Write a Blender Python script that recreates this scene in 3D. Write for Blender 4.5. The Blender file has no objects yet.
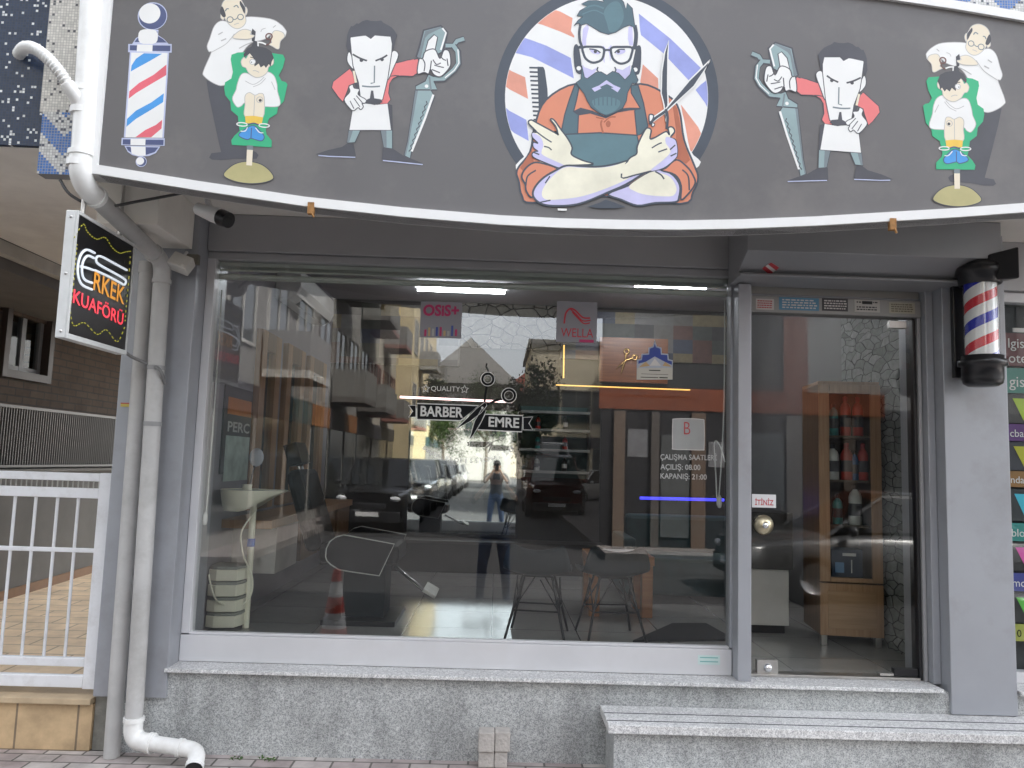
import bpy, bmesh, math, random
from mathutils import Vector, Matrix
random.seed(7)
scene = bpy.context.scene
COL = scene.collection
PI = math.pi

# ------------------------------------------------------------------ camera model (metres; facade glass is the plane y = 0)
CAM = Vector((0.0, -4.4, 1.58))
YAW, PITCH, ROLL, FPX = 0.01598, 0.10058, 0.03153, 770.0
_f = Vector((math.sin(YAW)*math.cos(PITCH), math.cos(YAW)*math.cos(PITCH), math.sin(PITCH)))
_r0 = Vector((math.cos(YAW), -math.sin(YAW), 0)); _u0 = _r0.cross(_f)
_r = math.cos(ROLL)*_r0 + math.sin(ROLL)*_u0
_u = -math.sin(ROLL)*_r0 + math.cos(ROLL)*_u0

def P(px, py, ax, v):
    """the point seen at a pixel of the photograph on the plane ax = v"""
    d = (px-512)/FPX*_r - (py-384)/FPX*_u + _f
    i = 'xyz'.index(ax)
    return CAM + (v-CAM[i])/d[i]*d

# ------------------------------------------------------------------ materials
MATS = {}
def nd(nt, typ, **kw):
    n = nt.nodes.new(typ)
    for k, v in kw.items():
        if k in n.inputs: n.inputs[k].default_value = v
        else: setattr(n, k, v)
    return n

def mat(name, col, rough=0.5, metal=0.0, var=0.12, scale=6.0, bump=0.0, bscale=60.0, spec=0.5, detail=4.0, dirt=None, coat=0.0):
    """principled surface with a mottled colour, uneven gloss and optional fine relief"""
    if name in MATS: return MATS[name]
    m = bpy.data.materials.new(name); m.use_nodes = True
    nt = m.node_tree; b = nt.nodes['Principled BSDF']
    b.inputs['Roughness'].default_value = rough; b.inputs['Metallic'].default_value = metal
    b.inputs['Specular IOR Level'].default_value = spec
    if coat: b.inputs['Coat Weight'].default_value = coat
    c = (col[0], col[1], col[2], 1)
    tc = nd(nt, 'ShaderNodeTexCoord')
    if var > 0:
        n1 = nd(nt, 'ShaderNodeTexNoise', Scale=scale, Detail=detail, Roughness=0.6)
        nt.links.new(tc.outputs['Object'], n1.inputs['Vector'])
        mr = nd(nt, 'ShaderNodeMapRange'); mr.inputs[1].default_value = 0.3; mr.inputs[2].default_value = 0.7
        mr.inputs[3].default_value = 1-var; mr.inputs[4].default_value = 1+var
        nt.links.new(n1.outputs['Fac'], mr.inputs[0])
        mx = nd(nt, 'ShaderNodeMix', data_type='RGBA', blend_type='MULTIPLY'); mx.inputs[0].default_value = 1
        mx.inputs[6].default_value = c
        nt.links.new(mr.outputs[0], mx.inputs[7])
        out = mx.outputs[2]
        if dirt:
            n2 = nd(nt, 'ShaderNodeTexNoise', Scale=dirt[1], Detail=6.0, Roughness=0.7)
            nt.links.new(tc.outputs['Object'], n2.inputs['Vector'])
            r2 = nd(nt, 'ShaderNodeMapRange'); r2.inputs[1].default_value = 0.5; r2.inputs[2].default_value = 0.72
            r2.inputs[4].default_value = dirt[2]
            nt.links.new(n2.outputs['Fac'], r2.inputs[0])
            m2 = nd(nt, 'ShaderNodeMix', data_type='RGBA'); m2.inputs[7].default_value = (*dirt[0], 1)
            nt.links.new(r2.outputs[0], m2.inputs[0]); nt.links.new(out, m2.inputs[6]); out = m2.outputs[2]
        nt.links.new(out, b.inputs['Base Color'])
        rr = nd(nt, 'ShaderNodeMapRange'); rr.inputs[3].default_value = max(0.02, rough-0.08); rr.inputs[4].default_value = min(1, rough+0.08)
        nt.links.new(n1.outputs['Fac'], rr.inputs[0]); nt.links.new(rr.outputs[0], b.inputs['Roughness'])
    else:
        b.inputs['Base Color'].default_value = c
    if bump:
        n3 = nd(nt, 'ShaderNodeTexNoise', Scale=bscale, Detail=3.0)
        nt.links.new(tc.outputs['Object'], n3.inputs['Vector'])
        bp = nd(nt, 'ShaderNodeBump', Strength=bump, Distance=0.01)
        nt.links.new(n3.outputs['Fac'], bp.inputs['Height']); nt.links.new(bp.outputs[0], b.inputs['Normal'])
    MATS[name] = m
    return m

def emis(name, col, strength):
    if name in MATS: return MATS[name]
    m = bpy.data.materials.new(name); m.use_nodes = True
    b = m.node_tree.nodes['Principled BSDF']
    b.inputs['Base Color'].default_value = (*[min(1, c*0.6) for c in col], 1)
    b.inputs['Emission Color'].default_value = (*col, 1); b.inputs['Emission Strength'].default_value = strength
    MATS[name] = m
    return m

def glass(name, tint=(0.8, 0.86, 0.84), ior=1.9, rough=0.0):
    m = bpy.data.materials.new(name); m.use_nodes = True
    nt = m.node_tree; nt.nodes.remove(nt.nodes['Principled BSDF'])
    out = nt.nodes['Material Output']
    tr = nd(nt, 'ShaderNodeBsdfTransparent'); tr.inputs[0].default_value = (*tint, 1)
    gl = nd(nt, 'ShaderNodeBsdfGlossy'); gl.inputs['Roughness'].default_value = rough
    fr = nd(nt, 'ShaderNodeFresnel', IOR=ior)
    ge = nd(nt, 'ShaderNodeNewGeometry')
    mu = nd(nt, 'ShaderNodeMath', operation='SUBTRACT'); mu.inputs[0].default_value = 1
    nt.links.new(ge.outputs['Backfacing'], mu.inputs[1])
    m2 = nd(nt, 'ShaderNodeMath', operation='MULTIPLY')
    nt.links.new(mu.outputs[0], m2.inputs[0]); nt.links.new(fr.outputs[0], m2.inputs[1])
    # very slight waviness of the float glass
    tc = nd(nt, 'ShaderNodeTexCoord'); n = nd(nt, 'ShaderNodeTexNoise', Scale=1.3, Detail=1.0)
    nt.links.new(tc.outputs['Object'], n.inputs['Vector'])
    bp = nd(nt, 'ShaderNodeBump', Strength=0.012, Distance=0.02)
    nt.links.new(n.outputs['Fac'], bp.inputs['Height']); nt.links.new(bp.outputs[0], gl.inputs['Normal'])
    mx = nd(nt, 'ShaderNodeMixShader')
    nt.links.new(m2.outputs[0], mx.inputs[0]); nt.links.new(tr.outputs[0], mx.inputs[1]); nt.links.new(gl.outputs[0], mx.inputs[2])
    nt.links.new(mx.outputs[0], out.inputs['Surface'])
    MATS[name] = m
    return m

def granite(name, light, mid, dark, stain=0.0, rough=0.45):
    m = bpy.data.materials.new(name); m.use_nodes = True
    nt = m.node_tree; b = nt.nodes['Principled BSDF']; b.inputs['Roughness'].default_value = rough
    tc = nd(nt, 'ShaderNodeTexCoord')
    v = nd(nt, 'ShaderNodeTexVoronoi', Scale=235.0); nt.links.new(tc.outputs['Object'], v.inputs['Vector'])
    cr = nd(nt, 'ShaderNodeValToRGB'); cr.color_ramp.interpolation = 'CONSTANT'
    e = cr.color_ramp.elements; e[0].position = 0; e[0].color = (*dark, 1); e[1].position = 0.3; e[1].color = (*mid, 1)
    k = e.new(0.62); k.color = (*light, 1)
    sp = nd(nt, 'ShaderNodeSeparateColor'); nt.links.new(v.outputs['Color'], sp.inputs[0]); nt.links.new(sp.outputs[0], cr.inputs[0])
    n = nd(nt, 'ShaderNodeTexNoise', Scale=55.0, Detail=5.0); nt.links.new(tc.outputs['Object'], n.inputs['Vector'])
    mr = nd(nt, 'ShaderNodeMapRange'); mr.inputs[1].default_value = 0.35; mr.inputs[2].default_value = 0.65; mr.inputs[3].default_value = 0.84; mr.inputs[4].default_value = 1.14
    nt.links.new(n.outputs['Fac'], mr.inputs[0])
    mx = nd(nt, 'ShaderNodeMix', data_type='RGBA', blend_type='MULTIPLY'); mx.inputs[0].default_value = 1
    nt.links.new(cr.outputs[0], mx.inputs[6]); nt.links.new(mr.outputs[0], mx.inputs[7])
    n2 = nd(nt, 'ShaderNodeTexNoise', Scale=2.2, Detail=5.0, Roughness=0.65); 
    mp = nd(nt, 'ShaderNodeMapping'); mp.inputs['Scale'].default_value = (1.6, 1, 0.7)
    nt.links.new(tc.outputs['Object'], mp.inputs[0]); nt.links.new(mp.outputs[0], n2.inputs['Vector'])
    r2 = nd(nt, 'ShaderNodeMapRange'); r2.inputs[1].default_value = 0.45; r2.inputs[2].default_value = 0.7; r2.inputs[3].default_value = 1.0; r2.inputs[4].default_value = 1-stain
    nt.links.new(n2.outputs['Fac'], r2.inputs[0])
    m2 = nd(nt, 'ShaderNodeMix', data_type='RGBA', blend_type='MULTIPLY'); m2.inputs[0].default_value = 1
    nt.links.new(mx.outputs[2], m2.inputs[6]); nt.links.new(r2.outputs[0], m2.inputs[7])
    nt.links.new(m2.outputs[2], b.inputs['Base Color'])
    MATS[name] = m
    return m

def bricks(name, c1, c2, mortar, w, h, gap=0.008, rough=0.8, plane='XZ', bump=0.4, off=0.5, stain=0.25):
    m = bpy.data.materials.new(name); m.use_nodes = True
    nt = m.node_tree; b = nt.nodes['Principled BSDF']; b.inputs['Roughness'].default_value = rough
    tc = nd(nt, 'ShaderNodeTexCoord'); sp = nd(nt, 'ShaderNodeSeparateXYZ'); cb = nd(nt, 'ShaderNodeCombineXYZ')
    nt.links.new(tc.outputs['Object'], sp.inputs[0])
    nt.links.new(sp.outputs['XYZ'.index(plane[0])], cb.inputs[0]); nt.links.new(sp.outputs['XYZ'.index(plane[1])], cb.inputs[1])
    br = nd(nt, 'ShaderNodeTexBrick'); br.offset = off
    br.inputs['Color1'].default_value = (*c1, 1); br.inputs['Color2'].default_value = (*c2, 1); br.inputs['Mortar'].default_value = (*mortar, 1)
    br.inputs['Scale'].default_value = 1; br.inputs['Mortar Size'].default_value = gap; br.inputs['Brick Width'].default_value = w; br.inputs['Row Height'].default_value = h
    br.inputs['Mortar Smooth'].default_value = 0.15; br.inputs['Bias'].default_value = 0
    nt.links.new(cb.outputs[0], br.inputs['Vector'])
    n = nd(nt, 'ShaderNodeTexNoise', Scale=5.0, Detail=7.0, Roughness=0.65); nt.links.new(tc.outputs['Object'], n.inputs['Vector'])
    mr = nd(nt, 'ShaderNodeMapRange'); mr.inputs[1].default_value = 0.3; mr.inputs[2].default_value = 0.7; mr.inputs[3].default_value = 1-stain; mr.inputs[4].default_value = 1+stain
    nt.links.new(n.outputs['Fac'], mr.inputs[0])
    mx = nd(nt, 'ShaderNodeMix', data_type='RGBA', blend_type='MULTIPLY'); mx.inputs[0].default_value = 1
    nt.links.new(br.outputs['Color'], mx.inputs[6]); nt.links.new(mr.outputs[0], mx.inputs[7]); nt.links.new(mx.outputs[2], b.inputs['Base Color'])
    iv = nd(nt, 'ShaderNodeMath', operation='SUBTRACT'); iv.inputs[0].default_value = 1; nt.links.new(br.outputs['Fac'], iv.inputs[1])
    bp = nd(nt, 'ShaderNodeBump', Strength=bump, Distance=0.01); nt.links.new(iv.outputs[0], bp.inputs['Height']); nt.links.new(bp.outputs[0], b.inputs['Normal'])
    MATS[name] = m
    return m

def mosaic(name, base, fleck, prob, grout, tile=0.0165, pattern=None):
    """small glass tiles in the XZ plane, a share of them flecked; pattern adds a zigzag of a third colour"""
    m = bpy.data.materials.new(name); m.use_nodes = True
    nt = m.node_tree; b = nt.nodes['Principled BSDF']; b.inputs['Roughness'].default_value = 0.25
    L = nt.links
    tc = nd(nt, 'ShaderNodeTexCoord'); sp = nd(nt, 'ShaderNodeSeparateXYZ'); L.new(tc.outputs['Object'], sp.inputs[0])
    def mth(op, a, bb=None):
        n = nd(nt, 'ShaderNodeMath', operation=op)
        for i, q in enumerate((a, bb)):
            if q is None: continue
            if isinstance(q, (int, float)): n.inputs[i].default_value = q
            else: L.new(q, n.inputs[i])
        return n.outputs[0]
    xs = mth('DIVIDE', sp.outputs[0], tile); zs = mth('DIVIDE', sp.outputs[2], tile)
    xi = mth('FLOOR', xs); zi = mth('FLOOR', zs); xf = mth('FRACT', xs); zf = mth('FRACT', zs)
    cb = nd(nt, 'ShaderNodeCombineXYZ'); L.new(xi, cb.inputs[0]); L.new(zi, cb.inputs[1])
    wn = nd(nt, 'ShaderNodeTexWhiteNoise', noise_dimensions='2D'); L.new(cb.outputs[0], wn.inputs['Vector'])
    isf = mth('LESS_THAN', wn.outputs['Value'], prob)
    mx = nd(nt, 'ShaderNodeMix', data_type='RGBA'); mx.inputs[6].default_value = (*base, 1); mx.inputs[7].default_value = (*fleck, 1)
    L.new(isf, mx.inputs[0]); col = mx.outputs[2]
    if pattern:
        s = mth('PINGPONG', xi, 9); t = mth('ADD', zi, s); q = mth('PINGPONG', t, 7)
        isz = mth('LESS_THAN', q, 3.1)
        m2 = nd(nt, 'ShaderNodeMix', data_type='RGBA'); m2.inputs[7].default_value = (*pattern, 1)
        L.new(isz, m2.inputs[0]); L.new(col, m2.inputs[6]); col = m2.outputs[2]
    vv = nd(nt, 'ShaderNodeMapRange'); vv.inputs[3].default_value = 0.8; vv.inputs[4].default_value = 1.15
    sc = nd(nt, 'ShaderNodeSeparateColor'); L.new(wn.outputs['Color'], sc.inputs[0]); L.new(sc.outputs[1], vv.inputs[0])
    m3 = nd(nt, 'ShaderNodeMix', data_type='RGBA', blend_type='MULTIPLY'); m3.inputs[0].default_value = 1
    L.new(col, m3.inputs[6]); L.new(vv.outputs[0], m3.inputs[7])
    g = mth('MAXIMUM', mth('LESS_THAN', xf, 0.16), mth('LESS_THAN', zf, 0.16))
    m4 = nd(nt, 'ShaderNodeMix', data_type='RGBA'); m4.inputs[7].default_value = (*grout, 1)
    L.new(g, m4.inputs[0]); L.new(m3.outputs[2], m4.inputs[6]); L.new(m4.outputs[2], b.inputs['Base Color'])
    MATS[name] = m
    return m

def stones(name, c1, c2, joint, scale=6.0, plane='XZ', squash=1.0):
    """irregular stone cladding: voronoi blocks with dark recessed joints"""
    m = bpy.data.materials.new(name); m.use_nodes = True
    nt = m.node_tree; b = nt.nodes['Principled BSDF']; b.inputs['Roughness'].default_value = 0.95; b.inputs['Specular IOR Level'].default_value = 0.12
    L = nt.links
    tc = nd(nt, 'ShaderNodeTexCoord'); sp = nd(nt, 'ShaderNodeSeparateXYZ'); cb = nd(nt, 'ShaderNodeCombineXYZ')
    L.new(tc.outputs['Object'], sp.inputs[0]); L.new(sp.outputs['XYZ'.index(plane[0])], cb.inputs[0]); L.new(sp.outputs['XYZ'.index(plane[1])], cb.inputs[1])
    mp = nd(nt, 'ShaderNodeMapping'); mp.inputs['Scale'].default_value = (1, squash, 1)
    nz = nd(nt, 'ShaderNodeTexNoise', Scale=scale*0.55, Detail=2.0); L.new(tc.outputs['Object'], nz.inputs['Vector'])
    wv = nd(nt, 'ShaderNodeVectorMath', operation='MULTIPLY_ADD'); wv.inputs[1].default_value = (1.1/scale, 1.1/scale, 0); L.new(nz.outputs['Color'], wv.inputs[0]); L.new(cb.outputs[0], wv.inputs[2]); L.new(wv.outputs[0], mp.inputs[0])
    v1 = nd(nt, 'ShaderNodeTexVoronoi', Scale=scale, voronoi_dimensions='2D'); L.new(mp.outputs[0], v1.inputs['Vector'])
    v2 = nd(nt, 'ShaderNodeTexVoronoi', Scale=scale, voronoi_dimensions='2D', feature='DISTANCE_TO_EDGE'); L.new(mp.outputs[0], v2.inputs['Vector'])
    sc = nd(nt, 'ShaderNodeSeparateColor'); L.new(v1.outputs['Color'], sc.inputs[0])
    mx = nd(nt, 'ShaderNodeMix', data_type='RGBA'); mx.inputs[6].default_value = (*c1, 1); mx.inputs[7].default_value = (*c2, 1); L.new(sc.outputs[0], mx.inputs[0])
    mr = nd(nt, 'ShaderNodeMapRange'); mr.inputs[1].default_value = 0.012; mr.inputs[2].default_value = 0.06; L.new(v2.outputs['Distance'], mr.inputs[0])
    m2 = nd(nt, 'ShaderNodeMix', data_type='RGBA'); m2.inputs[6].default_value = (*joint, 1); L.new(mr.outputs[0], m2.inputs[0]); L.new(mx.outputs[2], m2.inputs[7])
    n = nd(nt, 'ShaderNodeTexNoise', Scale=28.0, Detail=5.0); L.new(tc.outputs['Object'], n.inputs['Vector'])
    m3 = nd(nt, 'ShaderNodeMix', data_type='RGBA', blend_type='MULTIPLY'); m3.inputs[0].default_value = 0.6; L.new(m2.outputs[2], m3.inputs[6]); L.new(n.outputs['Fac'], m3.inputs[7])
    L.new(m3.outputs[2], b.inputs['Base Color'])
    bp = nd(nt, 'ShaderNodeBump', Strength=0.9, Distance=0.03); L.new(mr.outputs[0], bp.inputs['Height']); L.new(bp.outputs[0], b.inputs['Normal'])
    MATS[name] = m
    return m

def patchwork(name, size=0.22):
    """wall of square tiles, each in one of several dull colours"""
    m = bpy.data.materials.new(name); m.use_nodes = True
    nt = m.node_tree; b = nt.nodes['Principled BSDF']; b.inputs['Roughness'].default_value = 0.5; L = nt.links
    tc = nd(nt, 'ShaderNodeTexCoord'); sn = nd(nt, 'ShaderNodeVectorMath', operation='SNAP'); sn.inputs[1].default_value = (size, 50, size*0.72)
    L.new(tc.outputs['Object'], sn.inputs[0])
    wn = nd(nt, 'ShaderNodeTexWhiteNoise'); L.new(sn.outputs[0], wn.inputs['Vector'])
    cr = nd(nt, 'ShaderNodeValToRGB'); cr.color_ramp.interpolation = 'CONSTANT'
    cols = [(0.17, 0.16, 0.14), (0.06, 0.055, 0.055), (0.24, 0.19, 0.10), (0.055, 0.065, 0.10), (0.20, 0.19, 0.18), (0.14, 0.065, 0.05), (0.08, 0.085, 0.075)]
    e = cr.color_ramp.elements
    e[0].color = (*cols[0], 1); e[1].position = 1/7; e[1].color = (*cols[1], 1)
    for i in range(2, 7):
        k = e.new(i/7); k.color = (*cols[i], 1)
    L.new(wn.outputs['Value'], cr.inputs[0])
    n = nd(nt, 'ShaderNodeTexNoise', Scale=18.0, Detail=4.0); L.new(tc.outputs['Object'], n.inputs['Vector'])
    m3 = nd(nt, 'ShaderNodeMix', data_type='RGBA', blend_type='MULTIPLY'); m3.inputs[0].default_value = 0.5; L.new(cr.outputs[0], m3.inputs[6]); L.new(n.outputs['Fac'], m3.inputs[7])
    L.new(m3.outputs[2], b.inputs['Base Color'])
    MATS[name] = m
    return m

def wood(name, c1, c2, rough=0.4, axis='Z', scale=3.0):
    m = bpy.data.materials.new(name); m.use_nodes = True
    nt = m.node_tree; b = nt.nodes['Principled BSDF']; b.inputs['Roughness'].default_value = rough; L = nt.links
    tc = nd(nt, 'ShaderNodeTexCoord'); mp = nd(nt, 'ShaderNodeMapping')
    s = {'X': (0.6, 12, 12), 'Y': (12, 0.6, 12), 'Z': (12, 12, 0.6)}[axis]
    mp.inputs['Scale'].default_value = s; L.new(tc.outputs['Object'], mp.inputs[0])
    n = nd(nt, 'ShaderNodeTexNoise', Scale=scale, Detail=6.0, Roughness=0.6, Distortion=0.6); L.new(mp.outputs[0], n.inputs['Vector'])
    mr = nd(nt, 'ShaderNodeMapRange'); mr.inputs[1].default_value = 0.35; mr.inputs[2].default_value = 0.65; L.new(n.outputs['Fac'], mr.inputs[0])
    mx = nd(nt, 'ShaderNodeMix', data_type='RGBA'); mx.inputs[6].default_value = (*c1, 1); mx.inputs[7].default_value = (*c2, 1)
    L.new(mr.outputs[0], mx.inputs[0]); L.new(mx.outputs[2], b.inputs['Base Color'])
    MATS[name] = m
    return m

# ------------------------------------------------------------------ mesh builder
FONT_CACHE = {}
def glyphs(s, bold=0.0):
    key = (s, bold)
    if key not in FONT_CACHE:
        cu = bpy.data.curves.new('lettering', 'FONT'); cu.body = s; cu.size = 1; cu.offset = bold; cu.fill_mode = 'FRONT'
        cu.resolution_u = 3
        o = bpy.data.objects.new('lettering', cu)
        me = bpy.data.meshes.new_from_object(o)
        FONT_CACHE[key] = ([v.co.copy() for v in me.vertices], [tuple(p.vertices) for p in me.polygons])
        bpy.data.objects.remove(o); bpy.data.meshes.remove(me); bpy.data.curves.remove(cu)
    return FONT_CACHE[key]

class MB:
    def __init__(s):
        s.v = []; s.f = []; s.mi = []; s.sm = []; s.mats = []
    def _m(s, m):
        if m not in s.mats: s.mats.append(m)
        return s.mats.index(m)
    def add(s, vs, fs, m, smooth=False):
        o = len(s.v); k = s._m(m)
        s.v += [Vector(v) for v in vs]
        for f in fs:
            s.f.append([i+o for i in f]); s.mi.append(k); s.sm.append(smooth)
        return s
    def box(s, a, b, m, T=None):
        x0, x1 = sorted((a[0], b[0])); y0, y1 = sorted((a[1], b[1])); z0, z1 = sorted((a[2], b[2]))
        v = [(x0,y0,z0),(x1,y0,z0),(x1,y1,z0),(x0,y1,z0),(x0,y0,z1),(x1,y0,z1),(x1,y1,z1),(x0,y1,z1)]
        if T is not None: v = [T @ Vector(q) for q in v]
        return s.add(v, [(0,3,2,1),(4,5,6,7),(0,1,5,4),(1,2,6,5),(2,3,7,6),(3,0,4,7)], m)
    def hexa(s, v, m):
        """eight corners: bottom ring counter-clockwise, then top ring"""
        return s.add(v, [(0,3,2,1),(4,5,6,7),(0,1,5,4),(1,2,6,5),(2,3,7,6),(3,0,4,7)], m)
    def poly(s, pts, m):
        return s.add(pts, [tuple(range(len(pts)))], m)
    def prism(s, pts, vec, m, smooth=False):
        n = len(pts); vec = Vector(vec); pts = [Vector(p) for p in pts]
        top = [p+vec for p in pts]
        s.add(pts+top, [tuple(range(n))[::-1], tuple(range(n, 2*n))], m)
        s.add(pts+top, [(i, (i+1) % n, (i+1) % n+n, i+n) for i in range(n)], m, smooth)
        return s
    def tube(s, pts, r, m, n=10, caps=True, closed=False):
        pts = [Vector(p) for p in pts]; k = len(pts)
        rs = r if isinstance(r, (list, tuple)) else [r]*k
        vs = []; prev = None
        for i, p in enumerate(pts):
            if closed: t = (pts[(i+1) % k]-pts[i-1])
            else: t = (pts[min(i+1, k-1)]-pts[max(i-1, 0)])
            if t.length < 1e-9: t = Vector((0, 0, 1))
            t.normalize()
            if prev is None:
                a = Vector((0, 0, 1)) if abs(t.z) < 0.9 else Vector((1, 0, 0))
                u = t.cross(a).normalized()
            else:
                u = (prev-t*prev.dot(t))
                u = u.normalized() if u.length > 1e-6 else t.orthogonal().normalized()
            prev = u; w = t.cross(u)
            for j in range(n):
                an = 2*PI*j/n
                vs.append(p+(u*math.cos(an)+w*math.sin(an))*rs[i])
        fs = []
        for i in range(k if closed else k-1):
            a = i*n; b = ((i+1) % k)*n
            for j in range(n):
                fs.append((a+j, a+(j+1) % n, b+(j+1) % n, b+j))
        s.add(vs, fs, m, True)
        if caps and not closed:
            s.add(vs[:n], [tuple(range(n))[::-1]], m); s.add(vs[-n:], [tuple(range(n))], m)
        return s
    def cyl(s, a, b, r, m, r2=None, n=18):
        return s.tube([a, b], [r, r if r2 is None else r2], m, n)
    def lathe(s, prof, c, m, n=24, axis='z', smooth=True):
        vs = []; c = Vector(c)
        for r, h in prof:
            for j in range(n):
                an = 2*PI*j/n; x, y = r*math.cos(an), r*math.sin(an)
                vs.append(c+Vector({'z': (x, y, h), 'y': (x, h, y), 'x': (h, x, y)}[axis]))
        fs = []
        for i in range(len(prof)-1):
            for j in range(n):
                q = (i*n+j, i*n+(j+1) % n, (i+1)*n+(j+1) % n, (i+1)*n+j)
                fs.append(q if axis != 'y' else q[::-1])
        return s.add(vs, fs, m, smooth)
    def ball(s, c, r, m, n=14):
        rx, ry, rz = r if isinstance(r, (list, tuple)) else (r, r, r)
        vs = []; fs = []; c = Vector(c); k = n//2
        for i in range(k+1):
            ph = -PI/2+PI*i/k
            for j in range(n):
                an = 2*PI*j/n
                vs.append(c+Vector((rx*math.cos(ph)*math.cos(an), ry*math.cos(ph)*math.sin(an), rz*math.sin(ph))))
        for i in range(k):
            for j in range(n):
                fs.append((i*n+j, i*n+(j+1) % n, (i+1)*n+(j+1) % n, (i+1)*n+j))
        return s.add(vs, fs, m, True)
    def text(s, string, size, org, right, up, m, bold=0.0, align='l', width=None):
        vs, fs = glyphs(string, bold)
        if not vs: return s
        xs = [v.x for v in vs]; w = max(xs)-min(xs)
        sx = size if width is None else width/w
        ox = {'l': min(xs), 'c': (min(xs)+max(xs))/2, 'r': max(xs)}[align]
        org, right, up = Vector(org), Vector(right), Vector(up)
        return s.add([org+right*((v.x-ox)*sx)+up*(v.y*size) for v in vs], fs, m)
    def build(s, name, parent=None, loc=None, bevel=0.0, subsurf=0):
        off = Vector((0, 0, 0))
        if parent is not None:
            p = parent
            while p is not None: off = off+p.location; p = p.parent
        elif loc is not None: off = Vector(loc)
        me = bpy.data.meshes.new(name)
        me.from_pydata([v-off for v in s.v], [], s.f)
        for m in s.mats: me.materials.append(m)
        for p, k, q in zip(me.polygons, s.mi, s.sm): p.material_index = k; p.use_smooth = q
        me.update()
        o = bpy.data.objects.new(name, me); COL.objects.link(o)
        if parent is not None: o.parent = parent
        elif loc is not None: o.location = loc
        if bevel:
            bm = bmesh.new(); bm.from_mesh(me); bmesh.ops.remove_doubles(bm, verts=bm.verts, dist=1e-5); bm.to_mesh(me); bm.free()
            md = o.modifiers.new('edge', 'BEVEL'); md.width = bevel; md.segments = 2; md.limit_method = 'ANGLE'; md.angle_limit = math.radians(40)
        if subsurf:
            md = o.modifiers.new('round', 'SUBSURF'); md.levels = subsurf; md.render_levels = subsurf
        return o

def tag(o, label, cat, group=None, kind=None):
    if label: o['label'] = label
    if cat: o['category'] = cat
    if group: o['group'] = group
    if kind: o['kind'] = kind
    return o
def thing(name, label, cat, loc=(0, 0, 0), group=None):
    o = bpy.data.objects.new(name, None); COL.objects.link(o); o.location = loc; o.empty_display_size = 0.1
    return tag(o, label, cat, group)
def struct(o): o['kind'] = 'structure'; return o
KIDS = {}
def copy_tree(o, parent=None):
    c = o.copy(); COL.objects.link(c)
    if parent is not None: c.parent = parent
    for ch in list(o.children): copy_tree(ch, c)
    return c
def smooth_loop(pts, k=4):
    """closed Catmull-Rom through 2-D points"""
    n = len(pts); out = []
    for i in range(n):
        p0, p1, p2, p3 = pts[i-1], pts[i], pts[(i+1) % n], pts[(i+2) % n]
        for j in range(k):
            t = j/k
            out.append(tuple(0.5*((2*p1[a])+(-p0[a]+p2[a])*t+(2*p0[a]-5*p1[a]+4*p2[a]-p3[a])*t*t+(-p0[a]+3*p1[a]-3*p2[a]+p3[a])*t**3) for a in (0, 1)))
    return out
def smooth_line(pts, k=6):
    pts = [Vector(p) for p in pts]; n = len(pts); out = []
    for i in range(n-1):
        p0, p1, p2, p3 = pts[max(i-1, 0)], pts[i], pts[i+1], pts[min(i+2, n-1)]
        for j in range(k):
            t = j/k
            out.append(0.5*((2*p1)+(-p0+p2)*t+(2*p0-5*p1+4*p2-p3)*t*t+(-p0+3*p1-3*p2+p3)*t**3))
    out.append(pts[-1]); return out
X3, Y3, Z3 = Vector((1, 0, 0)), Vector((0, 1, 0)), Vector((0, 0, 1))

# ------------------------------------------------------------------ palette
ALU = mat('brushed_grey_aluminium', (0.35, 0.363, 0.392), 0.38, 0.25, 0.05, 2.0, dirt=((0.21, 0.205, 0.20), 2.4, 0.40))
ALU_D = mat('dark_grey_aluminium', (0.37, 0.37, 0.378), 0.4, 0.2, 0.06, 2.0)
ALU_L = mat('pale_aluminium', (0.62, 0.62, 0.635), 0.4, 0.1, 0.05, 2.5, dirt=((0.55, 0.53, 0.52), 2.2, 0.3))
RUBBER = mat('black_rubber', (0.02, 0.02, 0.02), 0.7)
WHITEP = mat('white_paint', (0.80, 0.80, 0.79), 0.4, 0, 0.04, 3.0, dirt=((0.55, 0.53, 0.5), 3.0, 0.25))
WHITEPVC = mat('white_pvc', (0.78, 0.78, 0.76), 0.35, 0, 0.05, 4.0, dirt=((0.52, 0.50, 0.46), 5.0, 0.45))
GREYPVC = mat('grey_painted_pvc', (0.47, 0.465, 0.455), 0.5, 0, 0.10, 5.0, dirt=((0.27, 0.26, 0.24), 3.0, 0.5))
BLACKP = mat('black_plastic', (0.012, 0.012, 0.014), 0.3, 0, 0.1)
GLASS_W = glass('window_glass', (0.95, 0.96, 0.95), 2.0)
GLASS_D = glass('door_glass', (0.96, 0.97, 0.96), 1.5)
GRAN = granite('grey_granite', (0.52, 0.53, 0.52), (0.41, 0.425, 0.42), (0.27, 0.28, 0.285), 0.42)
GRAN_L = granite('light_granite', (0.72, 0.72, 0.71), (0.62, 0.62, 0.61), (0.42, 0.42, 0.43), 0.18)
CHROME = mat('chrome', (0.75, 0.75, 0.76), 0.15, 1.0, 0.03)
STEEL = mat('worn_steel', (0.48, 0.47, 0.45), 0.35, 0.9, 0.15, 12)
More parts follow.
